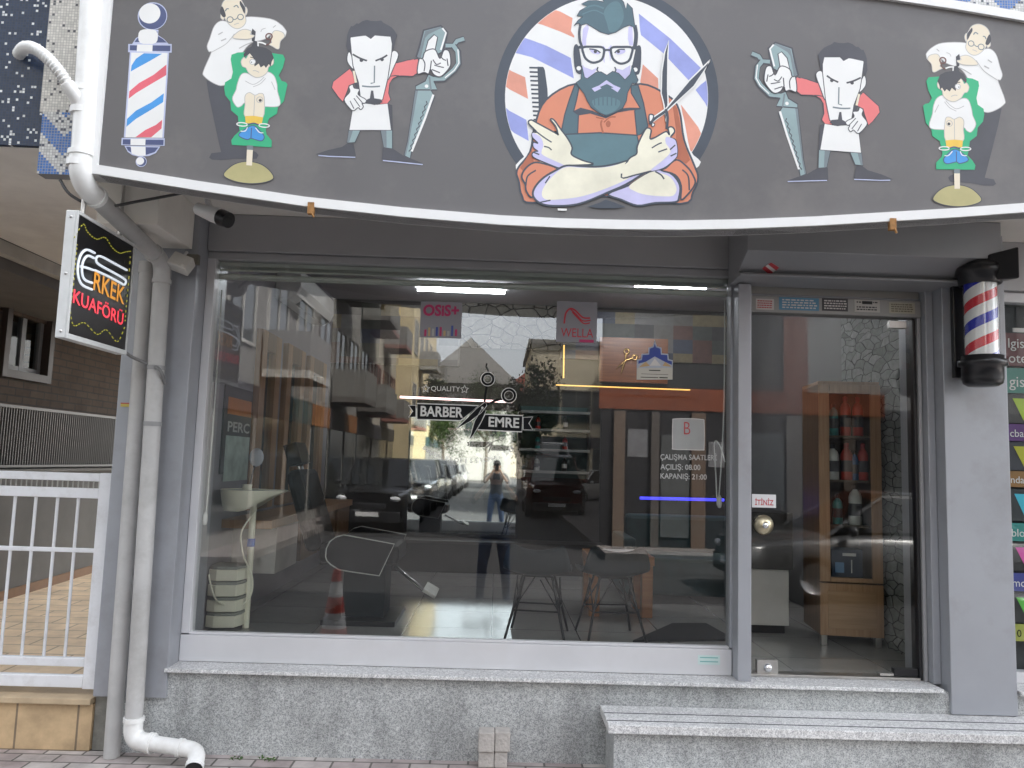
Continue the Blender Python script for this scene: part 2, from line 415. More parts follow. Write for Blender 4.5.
# ================================================================== ground
g = MB(); g.poly([(-70, -130, -0.13), (70, -130, -0.13), (70, 60, -0.13), (-70, 60, -0.13)], mat('asphalt', (0.036, 0.036, 0.038), 0.85, 0, 0.25, 1.2, bump=0.5, bscale=120))
struct(g.build('road'))
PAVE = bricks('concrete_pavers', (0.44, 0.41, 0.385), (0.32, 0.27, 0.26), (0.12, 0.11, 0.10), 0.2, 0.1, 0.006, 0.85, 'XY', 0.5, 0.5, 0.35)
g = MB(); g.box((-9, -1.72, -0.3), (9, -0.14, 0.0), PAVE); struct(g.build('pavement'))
g = MB(); g.box((-9, -1.84, -0.3), (9, -1.725, 0.012), mat('kerb_concrete', (0.36, 0.355, 0.34), 0.8, 0, 0.2, 5, bump=0.3)); struct(g.build('kerb', bevel=0.012))
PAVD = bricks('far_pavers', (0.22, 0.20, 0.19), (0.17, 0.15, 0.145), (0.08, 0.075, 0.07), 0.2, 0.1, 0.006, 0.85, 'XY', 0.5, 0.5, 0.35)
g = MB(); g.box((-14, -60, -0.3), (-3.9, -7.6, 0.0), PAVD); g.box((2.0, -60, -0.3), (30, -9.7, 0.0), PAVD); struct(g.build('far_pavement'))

# ================================================================== the barber shop building
SHOP = thing('barber_shop', 'grey aluminium and glass barber shop front with granite plinth under tiled upper floors', 'shop', (0.4, 0.1, 0))
PLASTER = mat('grey_plaster', (0.34, 0.335, 0.32), 0.85, 0, 0.12, 2.5, bump=0.25, dirt=((0.22, 0.21, 0.19), 1.3, 0.35))
SOFFIT = mat('soffit_paint', (0.82, 0.79, 0.73), 0.85, 0, 0.10, 1.6, dirt=((0.52, 0.48, 0.43), 1.1, 0.4))
b = MB(); b.box((-1.99, -0.15, 0), (3.8, 0.10, 0.419), GRAN); b.build('plinth', SHOP)
b = MB(); b.box((-2.085, -0.13, 0), (-1.993, 0.30, 0.30), mat('rough_concrete', (0.22, 0.215, 0.19), 0.95, 0, 0.35, 9, bump=0.8, bscale=35, dirt=((0.09, 0.10, 0.06), 6, 0.7))); b.build('rough_base', SHOP)
b = MB(); b.box((-1.715, -0.185, 0.420), (2.43, 0.0, 0.440), GRAN_L); b.build('sill', SHOP, bevel=0.003)
b = MB(); b.box((2.845, -0.185, 0.416), (3.8, 0.0, 0.440), GRAN_L); b.build('sill', SHOP, bevel=0.003)
b = MB(); b.box((-2.082, -0.172, 0.285), (-1.703, 0.30, 2.948), ALU); b.build('pilaster', SHOP, bevel=0.004)
b = MB(); b.box((2.475, -0.172, 0.308), (2.835, 0.30, 2.948), ALU); b.build('pilaster', SHOP, bevel=0.004)
b = MB(); b.box((-1.70, -0.055, 2.732), (1.333, 0.20, 2.948), ALU_D); b.build('lintel_panel', SHOP, bevel=0.003)
# shop window: frame, kick panel, pane, decals
FR = MB()
FR.box((-1.702, -0.032, 0.590), (-1.655, 0.05, 2.690), ALU_L)
FR.box((-1.702, -0.030, 2.688), (1.335, 0.05, 2.730), ALU_D)
FR.box((1.322, -0.030, 0.590), (1.345, 0.05, 2.686), ALU)
win = FR.build('window', SHOP, bevel=0.003)
b = MB(); b.box((-1.702, -0.034, 0.442), (1.333, 0.05, 0.582), ALU_L); b.box((-1.66, -0.022, 0.5825), (1.322, 0.02, 0.596), ALU_L); b.build('kick_panel', win, bevel=0.003)
b = MB(); b.box((-1.66, 0, 0.594), (1.325, 0.008, 2.69), GLASS_W); b.build('pane', win)
b = MB()
RAIL = mat('blind_rail_aluminium', (0.62, 0.66, 0.62), 0.5, 0.2, 0.06)
b.box((-1.655, 0.03, 2.664), (1.32, 0.13, 2.686), RAIL); b.box((-1.655, 0.035, 2.588), (1.32, 0.06, 2.612), RAIL); b.tube([(-1.65, 0.028, 2.605), (1.315, 0.028, 2.605)], 0.012, RAIL); b.tube([(-1.65, 0.028, 2.638), (1.315, 0.028, 2.638)], 0.006, RAIL)
b.build('blind_rail', win)
b = MB(); b.box((1.336, -0.132, 0.441), (1.410, 0.06, 2.628), ALU); b.build('mullion', SHOP, bevel=0.004)
# door bay
b = MB()
b.box((1.411, -0.02, 2.585), (2.43, 0.06, 2.650), mat('shutter_slat_beige', (0.34, 0.335, 0.31), 0.5, 0.1, 0.08, 4))
b.tube([(1.412, -0.014, 2.592), (2.43, -0.014, 2.592)], 0.010, ALU)
b.build('shutter_slat', SHOP)
b = MB(); b.box((1.411, -0.042, 2.486), (2.43, 0.05, 2.582), mat('header_grey', (0.30, 0.30, 0.29), 0.45, 0.2, 0.06)); hdr = b.build('door_header', SHOP, bevel=0.003)
b = MB(); b.box((2.389, -0.02, 0.441), (2.406, 0.06, 2.484), BLACKP); b.box((2.409, -0.035, 0.441), (2.428, 0.06, 2.484), ALU_D); b.build('door_frame', SHOP, bevel=0.002)
b = MB(); b.box((2.431, -0.085, 0.441), (2.473, 0.06, 2.64), ALU); b.build('mullion', SHOP, bevel=0.003)
b = MB(); b.box((1.411, -0.03, 0.4405), (2.388, 0.06, 0.455), STEEL); b.build('threshold', SHOP, bevel=0.002)
# roller shutter housing over the door
prof = [(-0.06, 2.947), (-0.40, 2.947), (-0.40, 2.745), (-0.24, 2.665), (-0.275, 2.652), (-0.275, 2.640), (-0.06, 2.630)]
b = MB(); b.prism([(1.30, y, z) for y, z in prof], (1.375, 0, 0), mat('shutter_box_grey', (0.28, 0.285, 0.295), 0.42, 0.15, 0.06, 2)); shb = b.build('shutter_box', SHOP, bevel=0.003)
b = MB()
RED = mat('sticker_red', (0.42, 0.04, 0.05), 0.4); STW = mat('sticker_white', (0.62, 0.60, 0.58), 0.4, 0, 0.08)
def slope(px, py): 
    # a point on the sloped lower face of the housing
    a, q = Vector((0, -0.40, 2.745)), Vector((0, -0.24, 2.665)); n = Vector((0, -(a.z-q.z), -(q.y-a.y))).normalized()
    d = (px-512)/FPX*_r-(py-384)/FPX*_u+_f
    t = (a-CAM).dot(n)/d.dot(n); return CAM+t*d+n*0.002
b.poly([slope(*p) for p in [(762, 268), (771, 262), (779, 267), (770, 275)]], STW)
for q in ([(762, 268), (765, 265.5), (773, 271.8), (770, 275)], [(768, 264), (771, 262), (779, 267), (776, 270)]): b.poly([p+Vector((0, -0.0008, -0.0016)) for p in [slope(*z) for z in q]], RED)
b.build('sticker', shb)
# glass door leaf
d = MB(); d.box((1.414, 0.0, 0.458), (2.386, 0.010, 2.472), GLASS_D); door = d.build('door', SHOP)
b = MB(); p = P(757, 660, 'y', -0.012); q = P(778, 677.5, 'y', -0.012); b.box((p.x, -0.014, q.z), (q.x, 0.022, p.z), STEEL)
c = P(768, 668, 'y', -0.02); b.lathe([(0, -0.022), (0.012, -0.022), (0.022, -0.014), (0.026, 0.0)], (c.x, -0.014, c.z), CHROME, 18, 'y'); b.build('lock', door, bevel=0.002)
c = P(764.5, 525, 'y', -0.03); b = MB()
b.lathe([(0, -0.045), (0.018, -0.048), (0.030, -0.040), (0.048, -0.030), (0.056, -0.018), (0.054, -0.006), (0.034, 0.0)], (c.x, -0.001, c.z), mat('brushed_brass', (0.55, 0.48, 0.33), 0.3, 1.0, 0.05), 28, 'y')
b.lathe([(0.0, -0.056), (0.012, -0.055), (0.018, -0.047)], (c.x, -0.002, c.z), CHROME, 18, 'y'); b.build('handle', door)
b = MB(); b.box((2.25, -0.012, 0.459), (2.385, 0.022, 0.50), BLACKP); b.box((2.17, -0.011, 0.4585), (2.249, 0.02, 0.472), STEEL); b.build('hinge', door, bevel=0.002)
b = MB(); b.box((2.26, -0.012, 2.425), (2.36, 0.022, 2.468), STEEL); b.build('hinge', door, bevel=0.002)
b = MB(); p = P(752, 494, 'y', -0.003); q = P(776, 508, 'y', -0.003); b.box((p.x, -0.003, q.z), (q.x, -0.001, p.z), mat('paper_white', (0.75, 0.75, 0.75), 0.6, 0, 0.05))
a = P(755, 504.8, 'y', -0.0036); e = P(773.5, 505.3, 'y', -0.0036); b.text('İTİNİZ', 0.042, a, (e-a).normalized(), Z3, mat('letter_crimson', (0.5, 0.05, 0.06), 0.5), 0.02, 'l', (e-a).length); b.build('sticker', door)
# five stickers on the door header
def hp(px, py, o=0): v = P(px, py, 'y', -0.0435-o); return v
stk = [((756, 298.5), (774, 310), (0.55, 0.50, 0.48)), ((779, 297), (819, 311), (0.10, 0.26, 0.40)), ((822, 298), (848, 311.5), (0.05, 0.05, 0.055)), ((854.5, 299.5), (880, 312.5), (0.50, 0.48, 0.45)), ((889, 302), (915, 314), (0.40, 0.38, 0.30))]
for i, (a, c, col) in enumerate(stk):
    b = MB(); m = mat('header_sticker_%s' % ['pink', 'blue', 'black', 'cream', 'tan'][i], col, 0.45, 0, 0.05)
    p, q = hp(*a), hp(*c); b.box((p.x, -0.0435, q.z), (q.x, -0.0425, p.z), m)
    w, h = q.x-p.x, p.z-q.z
    ink = [RED, STW, STW, BLACKP, mat('sticker_ink', (0.14, 0.12, 0.08), 0.5)][i]
    rnd = random.Random(i)
    for r in range(4):
        z = p.z-h*(0.2+0.2*r); x = p.x+w*0.08
        while x < q.x-w*0.12:
            l = w*rnd.uniform(0.04, 0.13); 
            if i != 3 or r not in (1,): b.box((x, -0.0442, z-h*0.05), (min(x+l, q.x-w*0.05), -0.0436, z+h*0.05), ink)
            x += l+w*0.03
    if i == 3: b.box((p.x+w*0.3, -0.0442, p.z-h*0.36), (q.x-w*0.3, -0.0436, p.z-h*0.1), BLACKP)
    b.build('sticker', hdr)
# upper floors and soffit
b = MB()
b.box((-3.34, -0.93, 2.95), (-2.09, 1.5, 3.50), SOFFIT); b.box((-2.088, -0.93, 2.95), (7.5, 0.1, 3.50), SOFFIT)
b.build('soffit', SHOP)
b = MB(); b.box((-3.34, -0.93, 3.502), (7.5, 1.5, 9.5), PLASTER); b.box((-2.088, 1.501, 3.502), (7.5, 3.2, 9.5), PLASTER); b.box((-2.088, 3.201, 3.502), (7.5, 9, 5.2), PLASTER); b.build('upper_wall', SHOP)  # unseen low rear block, its height shaped to shade the passage wall
b = MB(); b.box((-2.04, -0.62, 2.70), (-1.735, -0.176, 2.949), SOFFIT); b.build('beam', SHOP, bevel=0.004)
b = MB(); b.box((3.9, 0.3, 0), (7.5, 9, 2.949), PLASTER); b.box((2.72, 4.42, 0), (3.89, 9, 3.49), PLASTER); b.build('wall', SHOP)
NAVY = mosaic('navy_mosaic', (0.028, 0.045, 0.085), (0.66, 0.68, 0.68), 0.075, (0.045, 0.055, 0.075), 0.0128)
PALE = mosaic('pale_mosaic', (0.60, 0.58, 0.53), (0.10, 0.10, 0.11), 0.06, (0.36, 0.35, 0.33), 0.0128)
BLUE = mosaic('blue_zigzag_mosaic', (0.58, 0.58, 0.56), (0.09, 0.10, 0.13), 0.10, (0.30, 0.30, 0.30), 0.0128, (0.06, 0.16, 0.42))
xb = P(50.5, 60, 'y', -0.95).x
b = MB(); b.box((-4.6, -0.955, 2.952), (xb, -0.931, 6), NAVY); b.build('navy_mosaic_panel', SHOP)
zz = P(60, 112, 'y', -1.0).z; zl = P(50, 174, 'y', -1.0).z; xl = P(39, 150, 'y', -1.0).x
b = MB(); b.box((xb+0.001, -0.995, zz), (-1.70, -0.931, 6), PALE); b.build('pale_mosaic_panel', SHOP)
b = MB(); b.box((xl, -1.0, zl), (-1.70, -0.932, zz-0.001), BLUE); b.build('blue_mosaic_panel', SHOP)
b = MB(); b.box((-1.698, -0.955, 3.66), (7.5, -0.931, 6), BLUE); b.build('blue_mosaic_panel', SHOP)

# ---- interior shell of the shop
LILAC = mat('lilac_wall_paint', (0.30, 0.285, 0.31), 0.8, 0, 0.06, 2)
CEIL = mat('ceiling_paint', (0.55, 0.54, 0.56), 0.8, 0, 0.05)
b = MB(); b.box((-2.08, 0.305, 0.29), (-1.90, 4.2, 3.40), LILAC); b.build('side_wall', SHOP)
SLATE = stones('slate_cladding', (0.24, 0.26, 0.25), (0.42, 0.44, 0.425), (0.05, 0.053, 0.053), 7.5, 'YZ', 2.3)
b = MB(); b.box((2.70, 0.31, 0.4), (2.88, 1.6, 3.40), SLATE); b.build('stone_side_wall', SHOP)
b = MB(); b.box((2.72, 1.601, 0.4), (2.88, 4.2, 3.40), mat('side_wall_grey', (0.13, 0.13, 0.13), 0.7, 0, 0.1, 2)); b.build('side_wall', SHOP)
b = MB(); b.box((-2.08, 4.2, 0.29), (2.71, 4.4, 3.40), mat('dark_wall_paint', (0.055, 0.052, 0.05), 0.85, 0, 0.15, 2, spec=0.1)); back = b.build('back_wall', SHOP)
FIELD = stones('field_stone_cladding', (0.15, 0.14, 0.12), (0.25, 0.235, 0.21), (0.02, 0.02, 0.02), 6.5, 'XZ', 1.5)
x0, x1 = P(462, 300, 'y', 4.16).x, P(562, 300, 'y', 4.16).x
b = MB(); b.box((x0, 4.15, 2.84), (x1, 4.199, 3.345), FIELD); b.build('stone_cladding', back)
b = MB(); b.box((-1.895, 4.16, 2.62), (x0-0.004, 4.199, 3.30), patchwork('patchwork_tiles')); b.build('patchwork_tile_band', back)
b = MB(); b.box((x1+0.004, 4.16, 2.75), (2.695, 4.199, 3.30), patchwork('patchwork_tiles2')); b.build('patchwork_tile_band', back)
ORANGEW = wood('orange_wood', (0.20, 0.065, 0.02), (0.30, 0.10, 0.03), 0.35, 'X')
b = MB(); b.box((P(600, 340, 'y', 4.1).x, 4.10, 2.5), (P(668, 340, 'y', 4.1).x, 4.155, 3.0), ORANGEW); b.build('wood_panel', back)
b = MB(); b.box((-2.08, 0.2, 3.351), (2.88, 4.4, 3.49), CEIL); b.box((-2.08, 0.101, 2.70), (2.88, 0.2, 3.49), CEIL); b.build('interior_ceiling', SHOP)
FLOORT = bricks('glossy_floor_tiles', (0.37, 0.36, 0.34), (0.35, 0.345, 0.33), (0.15, 0.15, 0.145), 0.6, 0.6, 0.004, 0.10, 'XY', 0.15, 0.0, 0.08)
b = MB(); b.box((-1.90, 0.101, 0.30), (2.70, 4.2, 0.40), FLOORT); struct(b.build('shop_floor'))

# ================================================================== bench-like granite step along the front
b = MB()
ST = thing('granite_step', 'low granite step with two grooves on its tread below the shop door', 'step', (2.0, -0.33, 0))
b.box((0.592, -0.462, 0.262), (4.2, -0.152, 0.305), GRAN_L); 
b.build('tread', ST, bevel=0.003)
b = MB(); DK = mat('groove_dark', (0.05, 0.05, 0.06), 0.7)  # flat dark strips laid on the tread in place of shaded grooves
b.box((0.594, -0.402, 0.3045), (4.2, -0.394, 0.3063), DK); b.build('groove_strip', ST)
b = MB(); b.box((0.594, -0.284, 0.3045), (4.2, -0.276, 0.3063), DK); b.build('groove_strip', ST)
b = MB(); b.box((0.625, -0.432, 0), (4.2, -0.152, 0.2615), GRAN); b.build('riser', ST)
b = MB(); b.box((0.60, -0.52, 0), (4.2, -0.4325, 0.085), GRAN_L); b.build('lower_ledge', ST, bevel=0.003)

# ================================================================== writing and marks on the shop window
def W(px, py, o=0.0): return P(px, py, 'y', -0.003-o)
DECK = mat('decal_black', (0.010, 0.011, 0.012), 0.6, 0, 0.05, spec=0.1); DECW = mat('decal_white', (0.62, 0.62, 0.60), 0.5, 0, 0.05)
def Z1(x, y, o=0): return W(400+x/6.4, 360+y/6.4, o)
def stroke(mb, pts, w, m, closed=False, depth=None):
    """flat ribbon of width w along 3-D points lying in an XZ plane"""
    pts = [Vector(p) for p in pts]; n = len(pts); L = []; R = []
    for i in range(n):
        a = pts[i-1] if (i or closed) else pts[i]; c = pts[(i+1) % n] if (i < n-1 or closed) else pts[i]
        t = c-a; t.normalize() if t.length > 1e-9 else None
        nn = Vector((-t.z, 0, t.x))*(w/2); L.append(pts[i]+nn); R.append(pts[i]-nn)
    fs = [(i, (i+1) % n, n+(i+1) % n, n+i) for i in range(n if closed else n-1)]
    mb.add(L+R, fs, m)
def circ(c, r, n=24): return [Vector(c)+Vector((r*math.cos(2*PI*i/n), 0, r*math.sin(2*PI*i/n))) for i in range(n)]
def words(mb, s, p0, p1, cap, m, bold=0.0, fit=True):
    r = p1-p0; mb.text(s, cap/0.70, p0, r.normalized(), Z3, m, bold, 'l', r.length if fit else None)
b = MB()
ban1 = [(110, 278), (503, 292), (388, 388), (110, 380)]; ban2 = [(545, 347), (785, 356), (780, 460), (498, 446)]
for q in (ban1, ban2):
    b.poly([Z1(*p) for p in q], DECK); stroke(b, [Z1(*p, 0.001) for p in q], 0.006, DECW, True)
for q in ([(102, 290), (55, 290), (82, 328), (55, 366), (102, 364)], [(788, 368), (850, 364), (825, 405), (850, 448), (788, 446)]):
    b.poly([Z1(*p) for p in q], DECK); stroke(b, [Z1(*p, 0.001) for p in q], 0.004, DECW, True)
words(b, 'BARBER', Z1(130, 357, .002), Z1(403, 367, .002), 0.056, DECW, 0.025)
words(b, 'EMRE', Z1(566, 424, .002), Z1(762, 433, .002), 0.054, DECW, 0.025)
for q in ([(360, 440), (488, 312), (545, 268), (556, 292), (520, 338), (450, 392)], [(444, 508), (478, 392), (520, 318), (552, 322), (522, 392), (470, 480)]):
    b.poly([Z1(*p, .002) for p in q], DECK); stroke(b, [Z1(*p, .003) for p in q], 0.003, DECW, True)
sc1 = [Z1(*p, .002) for p in smooth_loop([(536, 285), (540, 240), (552, 165)])[:8]]
stroke(b, [Z1(540, 285, .002), Z1(546, 220, .002), Z1(556, 158, .002)], 0.012, DECK); stroke(b, [Z1(545, 292, .002), Z1(605, 262, .002), Z1(664, 245, .002)], 0.013, DECK)
stroke(b, [Z1(566, 86, .002), Z1(563, 62, .002), Z1(550, 42, .002), Z1(556, 22, .002)], 0.008, DECK)
for c, r in (((562, 122), 0.031), ((697, 227), 0.034)):
    stroke(b, circ(Z1(*c, .002), r), 0.014, DECK, True); stroke(b, circ(Z1(*c, .003), r+0.009), 0.004, DECW, True); stroke(b, circ(Z1(*c, .003), r-0.008), 0.003, DECW, True)
b.poly(circ(Z1(527, 306, .004), 0.007, 12), DECW)
def star(c, r): return [Vector(c)+Vector((math.sin(i*PI/5), 0, math.cos(i*PI/5)))*(r if i % 2 == 0 else r*0.45) for i in range(10)]
for c in ((165, 183), (413, 188)): stroke(b, star(Z1(*c), 0.024), 0.005, DECW, True)
words(b, 'QUALITY', Z1(198, 197), Z1(384, 201), 0.028, DECW, 0.0)
arc = 'BARBER PROFESSIONAL SHOP'
for i, ch in enumerate(arc):
    if ch == ' ': continue
    t = i/(len(arc)-1); an = math.radians(200+140*t); 
    x = 440+318*math.cos(an)*0.98; y = 525-135*math.sin(an)
    tx, ty = -math.sin(an)*318, -math.cos(an)*135; l = math.hypot(tx, ty); c0 = Z1(x, y); rr = (Z1(x+tx/l*20, y+ty/l*20)-c0).normalized(); up = Vector((-rr.z, 0, rr.x))
    b.text(ch, 0.036, c0, rr, up, DECW, 0.0, 'c')
b.build('window_lettering', win)
def Z2(x, y, o=0): return W(640+x/6.4, 400+y/6.4, o)
DECG = mat('decal_grey', (0.42, 0.42, 0.41), 0.5, 0, 0.05)
b = MB()
words(b, 'ÇALIŞMA SAATLERİ', Z2(130, 380), Z2(492, 386), 0.030, DECG, 0.012)
words(b, 'AÇILIŞ: 08.00', Z2(130, 444), Z2(387, 448), 0.030, DECG, 0.012)
words(b, 'KAPANIŞ: 21:00', Z2(130, 502), Z2(427, 510), 0.030, DECG, 0.012)
b.build('opening_hours_lettering', win)
b = MB(); pts = [W(*p) for p in smooth_loop([(672.8, 421), (674, 419), (688, 418.6), (702.5, 419.5), (704, 421.5), (704.4, 435), (704, 448.5), (702.5, 450), (688, 449.7), (673.5, 449.2), (672.5, 447), (672.4, 434)], 3)]
b.prism(pts, (0, 0.002, 0), mat('pale_plaque', (0.34, 0.35, 0.345), 0.4, 0, 0.05)); stroke(b, [p+Vector((0, -0.001, 0)) for p in pts], 0.004, STW, True)
p = W(684, 434.5, .0015); words(b, 'B', p, p+X3*0.036, 0.075, RED, -0.01)
for i in range(3): b.box(W(678, 438+i*2.6, .001), W(700, 438.7+i*2.6, .0016), DECG)
b.build('award_sticker', win)
def Z3b(x, y, o=0): return W(600+x/9.6, 320+y/9.6, o)
b = MB(); NV = mat('decal_blue', (0.02, 0.05, 0.28), 0.4); GO = mat('decal_gold', (0.50, 0.34, 0.16), 0.4)
b.prism([Z3b(*p) for p in [(352, 572), (355, 380), (392, 372), (400, 326), (462, 320), (467, 266), (507, 252), (526, 192), (546, 252), (590, 266), (595, 320), (655, 326), (662, 376), (700, 386), (696, 572)]], (0, 0.002, 0), mat('decal_pale_blue', (0.40, 0.44, 0.52), 0.4))
b.poly([Z3b(*p, .001) for p in [(368, 420), (370, 392), (402, 384), (410, 336), (472, 332), (477, 276), (515, 262), (526, 225), (538, 262), (580, 276), (585, 332), (645, 336), (650, 386), (690, 396), (690, 430), (620, 400), (526, 350), (440, 400)]], NV)
for q in ([(368, 455), (440, 400), (480, 440)], [(600, 440), (625, 402), (690, 450)]): b.poly([Z3b(*p, .001) for p in q], GO)
b.poly([Z3b(*p, .0015) for p in [(475, 440), (526, 368), (585, 440)]], STW); b.poly([Z3b(*p, .0015) for p in [(355, 462), (698, 458), (696, 570), (353, 570)]], mat('decal_cream', (0.52, 0.50, 0.44), 0.4, 0, 0.04))
for y, x0, x1 in ((478, 470, 580), (515, 395, 655), (545, 390, 560), (548, 570, 650)): b.box(Z3b(x0, y, .002), Z3b(x1, y+12, .0026), DECK)
b.build('emblem_sticker', win)
# hair brand posters behind the top of the glass
def poster(name, x0, y0, x1, y1, lbl):
    b = MB(); p, q = P(x0, y0, 'y', -0.003), P(x1, y1, 'y', -0.003); b.box((p.x, -0.004, q.z), (q.x, -0.002, p.z), mat('poster_white', (0.26, 0.26, 0.29), 0.5, 0, 0.05)); return b, p, q
def B1(x, y): return P(400+x/3.655, 260+y/3.655, 'y', -0.0055)
MAG = mat('ink_magenta', (0.45, 0.02, 0.12), 0.5); CRI = mat('ink_red', (0.5, 0.03, 0.05), 0.5)
b, p, q = poster('osis', 421, 301, 461, 338.5, '')
words(b, 'OSiS+', B1(84, 202), B1(215, 204), 0.062, MAG, 0.035)
rnd = random.Random(3)
for i in range(9): x = 88+i*14; h = rnd.uniform(18, 42); b.box(B1(x, 278), B1(x+9, 278-h)+Vector((0, 0.001, 0)), [MAG, GO, DECG, NV][i % 4])
b.build('poster', win)
b, p, q = poster('wella', 557, 301, 596.5, 343, '')
for k in range(3):
    pts = [B1(*t) for t in ([(600, 232), (606, 195), (622, 178), (640, 184), (668, 210), (695, 212)], [(622, 178), (645, 200), (668, 222), (697, 220)], [(630, 190), (650, 212), (672, 232), (694, 230)])[k]]
    stroke(b, smooth_line(pts), 0.009-0.002*(k > 0), CRI)
words(b, 'WELLA', B1(588, 280), B1(706, 284), 0.052, CRI, 0.0)
b.box(B1(655, 290), B1(708, 302)+Vector((0, .001, 0)), MAG)
b.build('poster', win)
b = MB(); b.box(P(698, 655, 'y', -0.0355), P(720, 665, 'y', -0.0345), mat('sticker_mint', (0.55, 0.68, 0.66), 0.4, 0, 0.05)); 
for i in range(2): b.box(P(700, 657+i*4, 'y', -0.0362), P(718, 658.4+i*4, 'y', -0.0356), mat('sticker_teal', (0.15, 0.42, 0.40), 0.4))
b.build('sticker', win)
# ================================================================== the big sign over the shop
SY = -1.06; SXM = 0.445
SIGN = thing('shop_sign', 'large bowed grey sign board with cartoon barbers in a white frame above the shop front', 'sign', (SXM, -1.0, 2.62))
SGREY = mat('sign_vinyl_grey', (0.128, 0.123, 0.124), 0.45, 0, 0.09, 0.7, bump=0.12, bscale=2.2, dirt=((0.185, 0.175, 0.168), 1.9, 0.6))
bot = [P(x, y, 'y', SY) for x, y in [(98, 175), (200, 191.5), (305, 207), (402, 217.5), (500, 225.5), (560, 228.5), (620, 230), (680, 230.5), (738, 229.5), (815, 226.5), (890, 222), (957, 218), (1024, 213)]]
bot += [Vector((2.55, SY, 2.785)), Vector((2.70, SY, 2.80))]
def ztop(x): return 3.822-0.0385*(x-SXM)**2
top = [Vector((p.x, SY, ztop(p.x))) for p in bot]
b = MB(); n = len(bot)
for i in range(n-1):
    f = [bot[i], bot[i+1], top[i+1], top[i]]; bk = [p+Vector((0, 0.09, 0)) for p in f]
    b.add(f+bk, [(0, 1, 2, 3), (7, 6, 5, 4), (0, 4, 5, 1), (3, 2, 6, 7)], SGREY)
b.build('sign_panel', SIGN)
b = MB()
def rail(line, up):
    for i in range(len(line)-1):
        p, q = line[i], line[i+1]; d = Vector((0, 0, 0.042))
        a0, a1 = (p, q) if up else (p-d, q-d)
        f = Vector((0, -0.016, 0)); k = Vector((0, 0.095, 0))
        b.add([a0+f, a1+f, a1+d+f, a0+d+f, a0+k, a1+k, a1+d+k, a0+d+k], [(0, 1, 2, 3), (7, 6, 5, 4), (0, 4, 5, 1), (3, 2, 6, 7)], WHITEP)
rail(bot, True); rail(top, True)
b.box((bot[0].x-0.045, SY-0.016, bot[0].z), (bot[0].x, SY+0.095, top[0].z+0.042), WHITEP)
b.box((bot[-1].x, SY-0.016, bot[-1].z), (bot[-1].x+0.045, SY+0.095, top[-1].z+0.042), WHITEP)
b.build('sign_frame', SIGN)
RUST = mat('rusty_clip', (0.30, 0.15, 0.05), 0.8, 0, 0.4, 40)
for x, y in ((311, 205), (893, 221)):
    c = P(x, y, 'y', SY-0.018); b = MB(); b.box(c+Vector((-0.014, -0.004, -0.040)), c+Vector((0.014, 0.02, 0.012)), RUST); b.tube([c+Vector((0.004, -0.002, -0.035)), c+Vector((0.016, 0.0, -0.055))], 0.005, RUST, 6); b.build('bracket_clip', SIGN)

# ---- printed figures: flat shapes in the plane of the vinyl, one film above another
INK = mat('ink_dark', (0.06, 0.062, 0.072), 0.45, 0, 0.04); CREAM = mat('ink_cream', (0.78, 0.70, 0.55), 0.45, 0, 0.03); WHT = mat('ink_white', (0.80, 0.80, 0.78), 0.45, 0, 0.03)
SHADE = mat('ink_fold_grey', (0.46, 0.45, 0.44), 0.45); SLT = mat('ink_slate', (0.068, 0.07, 0.084), 0.45); GRN = mat('ink_green', (0.03, 0.42, 0.20), 0.45, 0, 0.03); KHA = mat('ink_khaki', (0.44, 0.40, 0.19), 0.45)
SKY = mat('ink_blue', (0.06, 0.30, 0.68), 0.45); YEL = mat('ink_yellow', (0.78, 0.52, 0.08), 0.45); PINK = mat('ink_coral', (0.76, 0.19, 0.19), 0.45, 0, 0.04); TEAL = mat('ink_pale_teal', (0.27, 0.37, 0.38), 0.45); STL = mat('ink_steel', (0.18, 0.22, 0.24), 0.45)
ROSE = mat('ink_rose', (0.72, 0.13, 0.17), 0.45); LBL = mat('ink_pale_blue', (0.50, 0.54, 0.72), 0.45); NVY = mat('ink_navy', (0.07, 0.09, 0.20), 0.45)
class Art:
    def __init__(s, ox, oy, sc, mirror=False):
        s.mb = MB(); s.set(ox, oy, sc); s.mir = mirror; s.k = 0
    def set(s, ox, oy, sc): s.o = (ox, oy, sc); return s
    def at(s, x, y):
        ox, oy, sc = s.o; p = P(ox+x/sc, oy+y/sc, 'y', SY)
        if s.mir: p.x = 2*SXM-p.x; p.z -= 0.015*s.mir
        p.y = SY-0.0006-0.00004*s.k
        return p
    def up(s): s.k += 1; return s
    def fill(s, pts, m, sm=True, line=None, w=0.006):
        q = smooth_loop(pts, 4) if sm else pts
        s.up(); s.mb.poly([s.at(*p) for p in q], m)
        if line: s.up(); s.stroke3([s.at(*p) for p in q], w, line, True)
        return s
    def stroke3(s, p, w, m, closed=False): stroke(s.mb, p, w, m, closed)
    def line(s, pts, w, m, sm=True, closed=False):
        s.up(); p = [s.at(*t) for t in pts]
        if sm and len(p) > 2 and not closed: p = smooth_line(p, 5)
        s.stroke3(p, w, m, closed); return s
    def disc(s, x, y, r, m, n=28, line=None, w=0.005):
        ox, oy, sc = s.o; k = 0.004365
        s.up(); c = s.at(x, y); s.mb.poly(circ(c, r/sc*k, n), m)
        if line: s.up(); c.y = SY-0.0006-0.00004*s.k; s.stroke3(circ(c, r/sc*k, n), w, line, True)
        return s
    def ring(s, x, y, r, w, m):
        s.up(); c = s.at(x, y); s.stroke3(circ(c, r/s.o[2]*0.004365), w, m, True); return s

